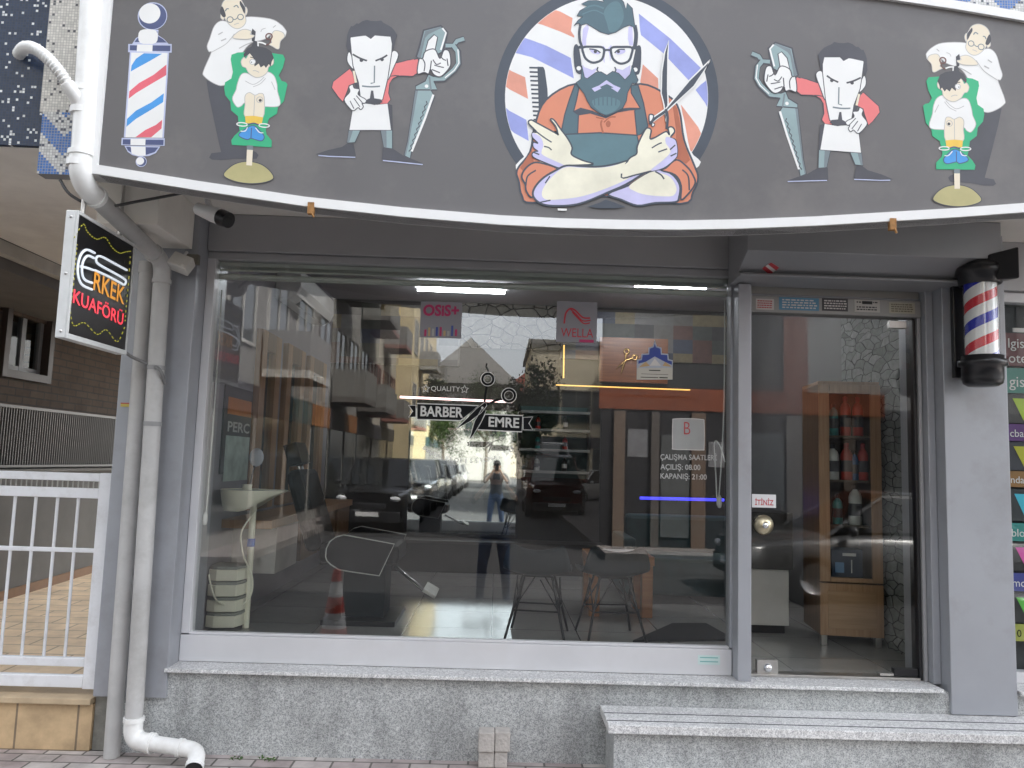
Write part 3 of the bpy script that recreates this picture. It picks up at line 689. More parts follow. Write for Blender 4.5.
def haircut(mirror):
    a = Art(915, 15, 7.68, mirror); D = 730
    a.fill([(530, D), (665, D-14), (640, 110+D), (590, 310+D), (535, 520+D), (605, 533+D), (622, 568+D), (600, 582+D), (530, 580+D), (430, 562+D), (270, 550+D), (255, 520+D), (275, 500+D), (345, 480+D), (380, 300+D), (480, 120+D)], SLT, False)
    a.fill([(90, 290), (130, 250), (210, 215), (385, 215), (420, 262), (450, 290), (560, 258), (620, 300), (652, 400), (670, 460), (655, 500), (638, 508), (690, 650), (680, 690), (610, 735), (540, 747), (470, 690), (400, 480), (330, 400), (300, 392), (240, 370), (190, 330), (120, 312), (97, 345), (85, 312)], WHT, True, SHADE, 0.003)
    a.fill([(395, 140), (380, 168), (392, 205), (412, 180)], CREAM, True, SHADE, 0.003); a.fill([(572, 196), (578, 235), (556, 252), (552, 215)], CREAM, True, SHADE, 0.003)
    a.fill([(440, 82), (490, 70), (540, 90), (570, 130), (572, 185), (550, 232), (530, 265), (490, 300), (450, 310), (410, 290), (388, 250), (397, 200), (395, 160), (415, 115)], CREAM, True, SHADE, 0.003)
    a.fill([(436, 98), (412, 128), (399, 150), (402, 192), (424, 152), (440, 122)], INK); a.fill([(572, 150), (584, 192), (562, 230), (540, 222), (552, 180)], INK)
    a.ring(430, 220, 23, 0.004, STL); a.ring(507, 246, 24, 0.004, STL); a.line([(452, 228), (470, 242), (484, 240)], 0.004, STL)
    a.line([(448, 152), (462, 135), (484, 148)], 0.005, STL); a.line([(520, 165), (536, 168), (544, 186)], 0.005, STL); a.line([(440, 268), (455, 272), (475, 282)], 0.003, SHADE)
    a.line([(470, 350), (500, 395), (540, 440), (635, 503)], 0.003, SHADE); a.line([(530, 392), (568, 412)], 0.006, SHADE); a.line([(558, 345), (590, 366)], 0.005, SHADE); a.line([(330, 402), (380, 425), (432, 458)], 0.004, SHADE); a.line([(165, 262), (185, 280)], 0.004, SHADE); a.line([(240, 290), (265, 300), (275, 320)], 0.003, SHADE)
    a.fill([(110, 312), (160, 300), (186, 318), (202, 365), (190, 395), (212, 408), (180, 425), (150, 440), (132, 432), (125, 380), (96, 342)], CREAM, True, SHADE, 0.003)
    a.ring(212, 350, 25, 0.006, mat('ink_brown', (0.16, 0.07, 0.06), 0.45)); a.line([(190, 345), (205, 400), (235, 418)], 0.005, mat('ink_brown', (0, 0, 0)))
    a.fill([(312, 322), (338, 300), (345, 330), (338, 395), (318, 400)], INK, False)
    a.fill([(320, 352), (352, 345), (345, 322), (392, 310), (440, 330), (480, 372), (468, 386), (390, 386), (345, 376)], CREAM, True, SHADE, 0.003)
    a.line([(232, 412), (262, 402), (298, 400)], 0.007, WHT); a.line([(292, 395), (290, 436)], 0.006, WHT)
    # green chair
    a.fill([(85, 510), (102, 480), (170, 475), (240, 470), (380, 482), (440, 490), (485, 510), (490, 545), (470, 640), (480, 690), (525, 722), (530, 765), (520, 90+D), (480, 135+D), (472, 200+D), (420, 240+D), (412, 300+D), (402, 350+D), (440, 390+D), (462, 425+D), (456, 460+D), (160, 456+D), (160, 405+D), (200, 362+D), (208, 330+D), (188, 240+D), (130, 200+D), (124, 150+D), (82, 100+D), (60, 700), (75, 685), (105, 678), (128, 640), (100, 580)], GRN, False)
    a.fill([(215, 618), (258, 652), (300, 667), (370, 640), (410, 658), (432, 720), (442, 45+D), (466, 112+D), (430, 170+D), (396, 160+D), (370, 135+D), (300, 150+D), (230, 152+D), (130, 145+D), (108, 112+D), (132, 30+D), (140, 700), (165, 642)], WHT, True, SHADE, 0.003)
    a.line([(235, 660), (275, 700), (320, 722), (375, 700)], 0.003, SHADE); a.line([(225, 668), (262, 712), (315, 740)], 0.003, SHADE); a.line([(180, 690), (150, 20+D)], 0.003, SHADE)
    a.fill([(230, 78+D), (262, 55+D), (298, 72+D), (340, 55+D), (372, 82+D), (370, 150+D), (365, 240+D), (235, 240+D)], CREAM, True, SHADE, 0.003)
    a.line([(300, 75+D), (302, 236+D)], 0.003, SHADE); a.disc(258, 108+D, 12, INK); a.ring(262, 104+D, 24, 0.003, SHADE)
    a.fill([(232, 235+D), (300, 228+D), (366, 235+D), (360, 288+D), (240, 288+D)], YEL, False)
    a.fill([(220, 372+D), (250, 340+D), (285, 308+D), (320, 306+D), (360, 332+D), (405, 372+D), (396, 396+D), (340, 412+D), (315, 400+D), (250, 414+D), (222, 402+D)], SKY, True, NVY, 0.004)
    a.line([(315, 320+D), (316, 402+D)], 0.004, NVY)
    for c in ((222, 296+D), (386, 300+D)):
        a.line([(c[0]+40*math.cos(t*PI/8), c[1]+13*math.sin(t*PI/8)) for t in range(16)], 0.005, WHT, False, True)
    a.line([(262, 296+D), (300, 285+D), (345, 300+D)], 0.006, NVY); a.line([(225, 352+D), (255, 350+D), (285, 318+D)], 0.004, WHT); a.line([(345, 318+D), (360, 348+D), (395, 352+D)], 0.004, WHT)
    # boy's head
    a.fill([(186, 500), (240, 462), (340, 480), (375, 530), (392, 522), (412, 555), (400, 592), (375, 602), (350, 640), (300, 667), (250, 656), (215, 622), (205, 582), (176, 562), (169, 530)], CREAM, True, SHADE, 0.003)
    a.fill([(170, 510), (190, 462), (230, 440), (300, 430), (302, 396), (322, 390), (340, 438), (370, 455), (396, 500), (388, 524), (350, 490), (322, 520), (310, 586), (280, 562), (264, 590), (240, 572), (225, 590), (205, 560), (190, 578), (184, 540)], INK, False)
    a.disc(326, 552, 22, WHT, 20, SHADE, 0.003); a.disc(334, 556, 5, INK, 10); a.line([(274, 628), (300, 618), (322, 620)], 0.003, SHADE); a.line([(318, 522), (345, 518)], 0.004, INK)
    # pedestal
    a.fill([(136, 690+D), (160, 640+D), (220, 596+D), (290, 578+D), (360, 580+D), (430, 605+D), (486, 652+D), (508, 690+D), (480, 716+D), (400, 738+D), (300, 742+D), (200, 725+D)], KHA, True, SLT, 0.004)
    a.fill([(296, 455+D), (342, 455+D), (342, 490+D), (296, 490+D)], STL, False); a.fill([(297, 488+D), (342, 488+D), (342, 606+D), (300, 606+D)], CREAM, False)
    return a.mb
haircut(0).build('printed_haircut_scene', SIGN); haircut(1).build('printed_haircut_scene', SIGN)

def swagger(mirror):
    a = Art(315, 10, 7.68, mirror)
    C = lambda: a.set(315, 10, 7.68); Dz = lambda: a.set(395, 10, 9.6); E = lambda: a.set(315, 90, 8.533)
    E(); a.fill([(858, 0), (990, 0), (1022, 60), (825, 530), (812, 585), (762, 560), (790, 440), (820, 240)], TEAL, False, SLT, 0.006)
    a.fill([(858, 0), (880, 0), (800, 460), (776, 560), (764, 552), (792, 440)], STL, False)
    a.line([(1010, 40), (940, 240), (825, 525)], 0.010, WHT, False)
    z = [(958-150*i/18+(8 if i % 2 else -8), 95+430*i/18) for i in range(19)]; a.line(z, 0.005, SLT, False)
    Dz(); a.fill([(200, 768), (198, 730), (290, 682), (320, 618), (372, 640), (382, 700), (405, 768)], TEAL, False, SLT, 0.006); a.line([(330, 640), (345, 768)], 0.008, STL, False); a.disc(303, 732, 18, WHT)
    a.fill([(205, 450), (240, 330), (275, 195), (440, 152), (505, 215), (490, 290), (455, 405), (420, 425), (265, 475)], TEAL, False, SLT, 0.009)
    a.fill([(212, 450), (262, 300), (290, 205), (440, 162), (450, 172), (320, 235), (290, 270), (245, 470)], STL, False)
    a.fill([(292, 392), (318, 295), (375, 238), (410, 262), (385, 385)], WHT, False, SLT, 0.005)
    a.line([(455, 175), (490, 220), (440, 385)], 0.008, WHT, False)
    a.line([(485, 345), (562, 345), (596, 300), (668, 278)], 0.030, SLT, False); a.line([(485, 343), (562, 343), (596, 298), (664, 276)], 0.018, TEAL, False)
    a.line([(560, 345), (605, 400), (612, 515), (570, 580), (468, 665), (370, 668)], 0.030, SLT, False); a.line([(560, 343), (600, 400), (608, 515), (566, 575), (466, 660), (368, 662)], 0.019, TEAL, False); a.line([(604, 380), (614, 510), (570, 580), (480, 652)], 0.005, WHT, False)
    # sleeves and jacket
    C(); a.fill([(265, 452), (290, 480), (312, 560), (262, 582), (250, 622), (216, 706), (180, 672), (128, 598), (140, 550)], PINK, False, SLT, 0.004)
    a.fill([(556, 545), (600, 470), (640, 405), (715, 385), (760, 380), (760, 505), (700, 500), (650, 505), (605, 525), (578, 548)], PINK, False, SLT, 0.004); a.fill([(540, 545), (578, 540), (566, 640), (582, 690), (556, 722), (498, 722)], PINK, False, SLT, 0.004); a.fill([(548, 530), (600, 520), (575, 560), (545, 570)], PINK, False)
    Dz(); a.fill([(-60, 515), (0, 510), (110, 497), (215, 468), (238, 500), (212, 612), (168, 640), (0, 632), (-70, 640)], PINK, False, SLT, 0.005)
    C(); a.fill([(640, 408), (715, 390), (760, 380), (760, 505), (700, 502), (648, 505)], PINK, False)
    # apron, legs, shoes
    E(); a.fill([(290, 340), (392, 340), (342, 450), (275, 452)], TEAL, False, SLT, 0.005); a.fill([(290, 345), (325, 345), (292, 448), (274, 448)], STL, False)
    a.fill([(560, 345), (662, 345), (662, 502), (588, 492)], TEAL, False, SLT, 0.005); a.fill([(562, 345), (610, 345), (612, 496), (588, 488)], STL, False)
    a.fill([(618, 118), (660, 130), (664, 345), (645, 345)], SLT, False)
    a.fill([(320, 170), (350, 130), (430, 115), (530, 125), (622, 118), (650, 345), (293, 345)], WHT, False, SLT, 0.003)
    a.fill([(5, 550), (110, 515), (230, 488), (280, 455), (330, 460), (350, 566), (240, 570), (100, 560)], SLT, False); a.line([(30, 560), (120, 568), (345, 576)], 0.005, LBL, False)
    a.fill([(578, 492), (662, 500), (752, 560), (830, 590), (925, 630), (720, 612), (570, 592)], SLT, False); a.line([(580, 603), (700, 615), (920, 638)], 0.005, LBL, False)
    # head
    C(); a.fill([(270, 328), (250, 345), (250, 402), (292, 455), (302, 420)], WHT, True, SLT, 0.004); a.fill([(596, 318), (642, 345), (602, 450), (560, 540), (560, 440)], WHT, True, SLT, 0.004)
    a.fill([(270, 212), (390, 195), (430, 220), (460, 195), (582, 205), (594, 262), (590, 330), (560, 530), (520, 692), (400, 705), (350, 680), (335, 560), (292, 430), (280, 330)], WHT, False, SLT, 0.004)
    a.fill([(255, 325), (240, 280), (250, 190), (262, 155), (278, 125), (292, 128), (320, 105), (336, 108), (365, 88), (400, 78), (430, 86), (470, 88), (510, 83), (525, 100), (560, 118), (588, 135), (612, 162), (632, 195), (618, 240), (606, 302), (590, 312), (596, 262), (582, 202), (520, 198), (460, 198), (430, 225), (390, 200), (330, 202), (276, 212), (268, 250), (278, 300), (268, 312)], SLT, False)
    a.line([(290, 342), (345, 372), (400, 392)], 0.008, INK); a.line([(465, 392), (520, 370), (556, 348)], 0.008, INK); a.disc(357, 388, 15, INK, 14); a.disc(516, 383, 14, INK, 14)
    a.line([(458, 430), (456, 560), (428, 566)], 0.006, STL, False); a.line([(362, 586), (430, 592), (500, 588)], 0.007, STL)
    a.fill([(432, 620), (448, 622), (456, 680), (505, 688), (520, 710), (460, 732), (390, 716), (400, 690), (422, 680)], SLT, False)
    a.line([(298, 470), (315, 560)], 0.010, CREAM, False); a.fill([(305, 565), (328, 560), (345, 610), (318, 612)], SLT, False)
    # hands
    a.fill([(225, 692), (268, 632), (262, 592), (290, 575), (302, 602), (342, 612), (332, 652), (392, 690), (386, 716), (362, 720), (372, 745), (352, 768), (332, 752), (300, 775), (272, 762)], WHT, True, SLT, 0.004)
    for q in ([(270, 700), (300, 760)], [(300, 680), (345, 745)], [(318, 660), (365, 715)]): a.line(q, 0.004, SLT, False)
    Dz(); a.fill([(232, 476), (265, 470), (292, 402), (382, 380), (432, 470), (470, 390), (520, 402), (536, 500), (520, 562), (440, 642), (372, 622), (342, 572), (322, 616), (280, 602), (216, 612)], WHT, True, SLT, 0.005)
    for q in ([(365, 480), (398, 525), (440, 512)], [(378, 532), (420, 545), (470, 556)], [(355, 575), (392, 590), (432, 606)], [(440, 450), (462, 475), (490, 488)], [(350, 490), (340, 570)], [(268, 475), (288, 520), (280, 590)], [(500, 470), (510, 540)]): a.line(q, 0.005, SLT)
    return a.mb
swagger(0).build('printed_scissors_barber', SIGN); swagger(1).build('printed_scissors_barber', SIGN)

def pole_print():
    a = Art(115, 0, 8.533); D = 725
    a.disc(320, 138, 130, LBL); a.disc(322, 140, 121, NVY); a.disc(297, 115, 94, WHT)
    a.fill([(245, 255), (372, 255), (368, 300), (420, 335), (460, 378), (145, 378), (180, 325), (238, 296)], LBL, False)
    a.fill([(165, 360), (190, 328), (222, 308), (225, 360)], NVY, False); a.fill([(345, 268), (364, 270), (360, 304), (410, 334), (444, 364), (345, 364)], NVY, False); a.fill([(215, 262), (350, 262), (350, 366), (215, 366)], WHT, True)
    a.fill([(114, 376), (485, 376), (484, 450), (112, 446)], LBL, False); a.fill([(128, 386), (192, 388), (190, 432), (126, 430)], NVY, False); a.fill([(190, 380), (322, 382), (320, 442), (186, 440)], WHT, False); a.fill([(322, 388), (474, 390), (473, 438), (320, 436)], NVY, False)
    a.fill([(128, 446), (462, 450), (418, 452+D), (76, 448+D)], LBL, False); a.fill([(140, 450), (450, 453), (404, 452+D), (90, 448+D)], WHT, False)
    a.fill([(135, 612), (142, 560), (180, 502), (248, 455), (402, 460), (300, 520), (190, 580)], SKY, False)
    a.fill([(440, 552), (438, 642), (330, 705), (180, 110-40+D), (118, 118+D), (124, 55+D), (205, 0+D-15), (330, 640)], ROSE, False)
    a.fill([(418, 72+D), (412, 147+D), (330, 200+D), (180, 290+D), (98, 358+D), (104, 290+D), (180, 220+D), (310, 150+D)], SKY, False)
    a.fill([(404, 298+D), (398, 372+D), (310, 447+D), (175, 447+D), (260, 385+D), (350, 342+D)], ROSE, False)
    a.fill([(58, 452+D), (426, 456+D), (424, 520+D), (54, 514+D)], LBL, False); a.fill([(68, 464+D), (135, 465+D), (133, 510+D), (66, 508+D)], NVY, False); a.fill([(135, 460+D), (262, 461+D), (260, 516+D), (133, 514+D)], WHT, False); a.fill([(262, 468+D), (416, 469+D), (414, 514+D), (260, 512+D)], NVY, False)
    a.fill([(82, 520+D), (110, 572+D), (150, 600+D), (200, 612+D), (290, 608+D), (350, 582+D), (388, 525+D)], LBL, False); a.fill([(96, 528+D), (138, 530+D), (138, 578+D), (112, 560+D)], NVY, False); a.fill([(262, 532+D), (372, 534+D), (340, 574+D), (264, 598+D)], NVY, False); a.fill([(135, 526+D), (262, 528+D), (262, 604+D), (200, 606+D), (145, 588+D)], WHT, False)
    a.disc(225, 655+D, 48, LBL, 24); a.disc(228, 656+D, 40, NVY, 24); a.disc(216, 650+D, 34, WHT, 24)
    return a.mb
pole_print().build('printed_barber_pole', SIGN)
p2 = pole_print()
for v in p2.v: v.x = 2*SXM-v.x
p2.f = [f[::-1] for f in p2.f]; p2.build('printed_barber_pole', SIGN)

def badge():
    OR = mat('ink_orange', (0.66, 0.24, 0.14), 0.45, 0, 0.03); ORD = mat('ink_orange_dark', (0.42, 0.13, 0.07), 0.45); PER = mat('ink_periwinkle', (0.30, 0.34, 0.68), 0.45); PET = mat('ink_petrol', (0.075, 0.135, 0.165), 0.45, 0, 0.06); PET2 = mat('ink_petrol_light', (0.10, 0.19, 0.22), 0.45)
    LIL = mat('ink_lilac', (0.55, 0.53, 0.76), 0.45); SKN = mat('ink_ivory', (0.80, 0.77, 0.62), 0.45); STR = mat('ink_salmon', (0.72, 0.31, 0.22), 0.45); DK = mat('ink_charcoal', (0.055, 0.068, 0.09), 0.45)
    PX_ = lambda: a.set(0, 0, 1)
    H = lambda: a.set(490, 0, 8.533); I = lambda: a.set(600, 0, 8.533); J = lambda: a.set(490, 80, 8.533); K = lambda: a.set(600, 80, 8.533); L = lambda: a.set(510, 125, 8.533); M_ = lambda: a.set(600, 125, 8.533); N = lambda: a.set(555, 0, 10.24); O = lambda: a.set(555, 60, 10.24)
    a = Art(0, 0, 1)
    cx, cy, R, r = 606.5, 97.5, 112, 101.5
    pa = [(cx+R*math.cos(t), cy+R*math.sin(t)) for t in [math.radians(140-260*i/60-0) for i in range(0)]]
    an = [math.radians(-218+256*i/64) for i in range(65)]
    a.fill([(cx+R*math.cos(t), cy+R*math.sin(t)) for t in an]+[(660, 190), (550, 190)], DK, False)
    a.fill([(cx+r*math.cos(t), cy+r*math.sin(t)) for t in an]+[(660, 190), (550, 190)], WHT, False)
    def clip(x, y):
        d = math.hypot(x-cx, y-cy); return (x, y) if d < r else (cx+(x-cx)*(r-0.4)/d, cy+(y-cy)*(r-0.4)/d)
    def band(f, pts, m): 
        ox, oy, sc = a.o; q = []
        for i in range(len(pts)):
            p, n2 = pts[i], pts[(i+1) % len(pts)]
            for t in (0, .25, .5, .75): q.append((ox+(p[0]+(n2[0]-p[0])*t)/sc, oy+(p[1]+(n2[1]-p[1])*t)/sc))
        a.set(0, 0, 1).fill([clip(*p) for p in q], m, False); a.set(ox, oy, sc)
    H(); band(0, [(540, 80), (600, 100), (705, 155), (690, 265), (735, 330), (600, 270), (400, 195)], STR); band(0, [(290, 320), (480, 390), (690, 495), (715, 670), (520, 570), (360, 490), (210, 450)], PER); band(0, [(145, 590), (300, 660), (325, 845), (120, 740)], STR)
    J(); band(0, [(120, 240), (310, 340), (330, 520), (165, 430)], PER)
    I(); band(0, [(310, 100), (600, 330), (860, 580), (760, 690), (540, 455), (350, 300)], PER); band(0, [(365, 550), (495, 670), (500, 790), (340, 720)], STR)
    K(); band(0, [(860, 40), (940, -20), (960, 240), (925, 235), (815, 85)], PER); band(0, [(690, 210), (885, 465), (800, 620), (760, 600)], STR)
    # halo behind the man
    PX_(); a.fill([(516, 170), (530, 150), (531, 128), (545, 102), (572, 88), (576, 62), (574, 40), (576, 28), (574, 18), (586, 0), (600, -7), (625, -6), (637, 6), (640, 30), (642, 45), (641, 60), (641, 84), (672, 96), (682, 112), (690, 150), (699, 166), (650, 190), (560, 190)], WHT, True)
    # comb
    H(); a.fill([(405, 570), (455, 572), (468, 600), (490, 760), (500, 1000), (560, 1120), (590, 1200), (450, 1150), (420, 1080)], DK, False)
    for i in range(15): a.line([(335+i*3, 578+i*37), (420, 580+i*37)], 0.008, DK, False)
    # shirt
    PX_(); a.fill([(517, 170), (530, 152), (535, 125), (546, 100), (576, 84), (606, 96), (640, 84), (668, 96), (679, 110), (684, 140), (694, 165), (698, 178), (693, 192), (680, 204), (600, 196), (533, 203), (522, 196), (519, 182)], OR, True, DK, 0.009)
    a.fill([(672, 102), (677, 108), (683, 140), (690, 160), (686, 164), (676, 158), (676, 130)], ORD, False); a.fill([(520, 168), (532, 150), (534, 163), (524, 172)], ORD, False)
    # apron
    O(); a.fill([(205, 250), (250, 260), (222, 400), (190, 530), (240, 560), (230, 780), (100, 900), (60, 760), (100, 560), (150, 400)], PET, False, DK, 0.006)
    a.fill([(780, 260), (850, 260), (905, 440), (950, 680), (880, 760), (840, 780), (815, 520), (870, 490), (780, 340)], PET, False, DK, 0.006)
    a.fill([(180, 530), (260, 490), (380, 520), (500, 572), (660, 500), (760, 490), (880, 492), (870, 510), (760, 520), (640, 540), (520, 600), (360, 550), (240, 570)], DK, False)
    PX_(); a.fill([(566, 134.5), (600, 133), (637, 135.5), (640, 150), (630, 162), (610, 167), (590, 167), (573, 160), (566, 150)], PET2, False, DK, 0.007)
    O(); a.line([(420, 588), (470, 600), (500, 606)], 0.006, ORD); a.line([(480, 620), (470, 660), (492, 750)], 0.008, ORD); a.line([(500, 640), (560, 590), (620, 585)], 0.006, ORD); a.fill([(520, 650), (545, 622), (568, 645), (558, 685), (530, 685)], ORD, True)
    # neck, ears, face
    N(); a.fill([(195, 475), (240, 480), (275, 740), (215, 735), (190, 600)], DK, True); a.fill([(820, 500), (880, 490), (868, 740), (805, 760), (770, 720)], DK, True)
    a.disc(243, 702, 30, WHT, 18, DK, 0.005); a.disc(822, 716, 30, WHT, 18, DK, 0.005)
    a.fill([(265, 260), (330, 240), (540, 300), (730, 260), (800, 250), (830, 480), (800, 620), (770, 760), (700, 820), (360, 820), (290, 760), (265, 600), (245, 470)], WHT, False)
    a.fill([(285, 300), (330, 250), (345, 290), (320, 400), (318, 470), (275, 470)], LIL, False); a.fill([(752, 280), (790, 270), (800, 470), (762, 470), (745, 400)], LIL, False)
    a.fill([(280, 660), (300, 690), (380, 720), (440, 690), (380, 790), (330, 830), (290, 790)], LIL, False); a.fill([(610, 700), (690, 720), (770, 670), (770, 760), (720, 840), (650, 790)], LIL, False)
    a.fill([(490, 470), (530, 505), (575, 465), (575, 520), (560, 640), (500, 640), (490, 530)], LIL, True); a.fill([(515, 540), (550, 540), (560, 660), (510, 660)], WHT, True)
    a.line([(262, 250), (248, 330), (255, 420), (275, 480)], 0.012, DK); a.line([(815, 260), (828, 340), (826, 420), (815, 490)], 0.018, DK)
    # glasses
    a.line(smooth_loop([(285, 490), (380, 482), (490, 492), (498, 560), (470, 620), (390, 645), (320, 610), (290, 550)]), 0.011, DK, False, True); a.line(smooth_loop([(580, 492), (680, 484), (785, 492), (782, 560), (750, 630), (670, 655), (600, 615), (575, 550)]), 0.011, DK, False, True)
    a.line([(490, 520), (535, 515), (580, 520)], 0.010, DK); a.line([(240, 485), (285, 490)], 0.014, DK, False); a.line([(785, 492), (850, 500)], 0.014, DK, False)
    a.fill([(355, 505), (400, 510), (460, 545), (440, 560), (380, 545)], LIL, True); a.disc(412, 532, 18, INK, 14); a.fill([(620, 530), (660, 508), (720, 520), (700, 550), (640, 560)], LIL, True); a.disc(648, 532, 18, INK, 14)
    a.line([(350, 505), (420, 515), (465, 545)], 0.006, DK); a.line([(610, 545), (650, 512), (715, 510)], 0.006, DK); a.line([(440, 690), (430, 720), (445, 740)], 0.006, DK); a.line([(610, 690), (622, 720), (612, 740)], 0.006, DK)
    # hair
    a.fill([(195, 268), (235, 215), (280, 175), (225, 165), (255, 115), (330, 70), (270, 45), (340, 12), (420, 8), (500, 25), (480, -10), (560, -40), (660, -20), (700, 25), (725, 100), (738, 35), (790, 90), (805, 200), (820, 290), (760, 262), (700, 285), (620, 335), (545, 356), (460, 330), (380, 280), (320, 245), (270, 262), (235, 240)], PET, False, DK, 0.004)
    a.fill([(500, 130), (560, 40), (640, 20), (690, 90), (700, 200), (640, 310), (560, 330), (530, 240)], PET2, True); a.line([(300, 90), (400, 60), (500, 90)], 0.008, PET2); a.line([(280, 150), (400, 110), (500, 150)], 0.006, PET2)
    # beard and moustache
    O(); a.fill([(275, 60), (300, 180), (330, 195), (420, 130), (470, 125), (530, 160), (590, 120), (650, 140), (715, 205), (770, 150), (785, 60), (850, 210), (830, 245), (790, 240), (740, 340), (730, 420), (690, 500), (600, 545), (525, 575), (450, 545), (370, 490), (330, 420), (300, 350), (260, 300), (215, 235), (265, 200)], PET, False, DK, 0.004)
    a.fill([(380, 420), (520, 380), (660, 420), (640, 500), (525, 560), (430, 510)], PET2, True)
    for i in range(6): a.line([(400+i*45, 380), (405+i*43, 470)], 0.005, PET, False)
    a.fill([(375, 295), (450, 265), (525, 210), (600, 260), (670, 290), (640, 335), (570, 290), (600, 285), (530, 250), (460, 280), (475, 295), (405, 330)], LIL, False)
    # scissors in the right hand
    I(); a.fill([(585, 350), (578, 460), (575, 760), (580, 880), (560, 1050), (545, 900), (520, 800), (525, 620), (550, 450)], DK, False, WHT, 0.006)
    a.fill([(942, 512), (880, 620), (800, 740), (560, 960), (440, 1050), (430, 1020), (560, 930), (760, 690)], DK, False, WHT, 0.006)
    K(); a.line([(560, 250), (575, 320), (568, 420)], 0.012, DK); a.line([(560, 270), (470, 330), (420, 380)], 0.012, DK); a.fill([(420, 300), (455, 305), (445, 345), (420, 360)], WHT, True, DK, 0.006); a.fill([(445, 370), (465, 380), (455, 400), (440, 395)], WHT, True, DK, 0.004)
    # forearms and hands
    M_(); a.fill([(70, 590), (260, 510), (430, 400), (520, 385), (620, 430), (680, 520), (672, 620), (640, 660), (470, 668), (320, 690), (180, 640)], LIL, True, DK, 0.009)
    a.fill([(250, 520), (420, 410), (500, 410), (600, 450), (650, 540), (630, 600), (560, 612), (400, 600), (300, 570)], SKN, True); a.line([(470, 400), (520, 430), (545, 465)], 0.007, DK)
    PX_(); a.fill([(530, 170), (540, 162), (560, 168), (552, 174)], SKN, False)
    M_(); a.fill([(520, 390), (560, 370), (650, 300), (740, 360), (790, 430), (810, 500), (760, 580), (690, 640), (690, 520), (640, 430)], OR, True, DK, 0.008); a.line([(700, 385), (750, 440), (760, 560)], 0.007, DK)
    L(); a.fill([(100, 450), (120, 390), (180, 335), (250, 325), (400, 375), (330, 440), (240, 500), (190, 620), (140, 570), (130, 510)], OR, True, DK, 0.008); a.line([(220, 390), (150, 440), (135, 520)], 0.007, DK)
    J(); a.fill([(328, 372), (350, 345), (400, 370), (565, 460), (580, 470), (560, 400), (515, 340), (545, 345), (600, 420), (660, 500), (700, 580), (695, 640), (790, 690), (880, 722), (640, 735), (600, 755), (480, 710), (370, 660), (370, 620), (410, 610), (375, 580), (370, 540), (410, 540), (362, 490), (365, 450), (395, 445)], SKN, True, DK, 0.007)
    a.fill([(366, 455), (430, 490), (455, 560), (440, 610), (460, 650), (640, 735), (600, 752), (480, 708), (372, 658), (374, 622), (414, 612), (376, 580), (372, 542), (412, 540), (364, 490)], LIL, True)
    for q in ([(395, 445), (470, 500), (525, 535)], [(460, 570), (500, 580), (525, 602)], [(365, 530), (410, 545)], [(370, 620), (420, 640)]): a.line(q, 0.006, DK)
    L(); a.fill([(195, 600), (215, 530), (290, 450), (400, 385), (480, 350), (600, 355), (720, 360), (830, 350), (960, 320), (1040, 290), (1150, 200), (1300, 280), (1040, 480), (830, 580), (640, 660), (500, 690), (330, 690), (240, 660)], LIL, True, DK, 0.009)
    a.fill([(270, 590), (310, 500), (420, 390), (500, 362), (620, 368), (830, 362), (1020, 310), (1160, 300), (1040, 440), (830, 540), (620, 610), (450, 635), (310, 640)], SKN, True); a.line([(340, 440), (300, 500)], 0.006, DK); a.line([(345, 645), (250, 665)], 0.006, DK)
    M_(); a.fill([(240, 300), (310, 250), (318, 180), (380, 50), (410, 30), (435, 50), (425, 120), (470, 110), (560, 60), (590, 90), (580, 30), (615, 22), (635, 60), (600, 110), (640, 130), (655, 190), (658, 240), (640, 290), (540, 370), (420, 400), (300, 430), (180, 450)], SKN, True, DK, 0.007)
    a.fill([(560, 110), (600, 112), (640, 135), (655, 190), (656, 242), (640, 288), (540, 368), (430, 392), (540, 300), (600, 230), (560, 160)], LIL, True); a.fill([(250, 310), (310, 270), (420, 200), (520, 200), (560, 260), (430, 380), (250, 420), (150, 400)], SKN, True)
    for q in ([(440, 200), (490, 170), (525, 155)], [(495, 235), (530, 222), (570, 208)], [(595, 215), (640, 175)], [(600, 270), (650, 245)], [(425, 125), (470, 110)]): a.line(q, 0.006, DK)
    L(); a.fill([(660, 700), (760, 668), (815, 640), (900, 668), (985, 702), (900, 715), (760, 715)], DK, False); a.fill([(405, 715), (485, 718), (482, 735), (408, 733)], WHT, False)
    return a.mb
badge().build('printed_bearded_barber_badge', SIGN)
# ================================================================== pipes, wires and boxes on the front
def arcp(c, a0, a1, r, ax1, ax2, n=7):
    return [Vector(c)+Vector(ax1)*(r*math.cos(a0+(a1-a0)*i/n))+Vector(ax2)*(r*math.sin(a0+(a1-a0)*i/n)) for i in range(n+1)]
def elbow(mb, p0, p1, p2, r, m, bend=0.11, n=14, collar=True):
    """pipe bend at p1 between the directions of p0 and p2, with sockets at both ends"""
    p0, p1, p2 = Vector(p0), Vector(p1), Vector(p2); d0 = (p0-p1).normalized(); d2 = (p2-p1).normalized()
    pts = [((1-t)**2)*(p1+d0*bend)+2*t*(1-t)*p1+t*t*(p1+d2*bend) for t in [i/8 for i in range(9)]]
    mb.tube([pts[0]+d0*0.03]+pts+[pts[-1]+d2*0.03], r*1.04, m, n)
    if collar:
        for p, d in ((pts[0], d0), (pts[-1], d2)): mb.tube([p+d*0.028, p+d*0.05], r*1.16, m, n)
DS = thing('drain_pipe', 'thick white rain pipe running down beside the sign then slanting back to the wall', 'pipe', (-1.90, -1.08, 2.7))
r0 = 0.046; r1 = 0.043
pt = P(88, -30, 'y', -1.08); pb = P(80, 182, 'y', -1.08); pw = P(163, 262, 'y', -0.27); 
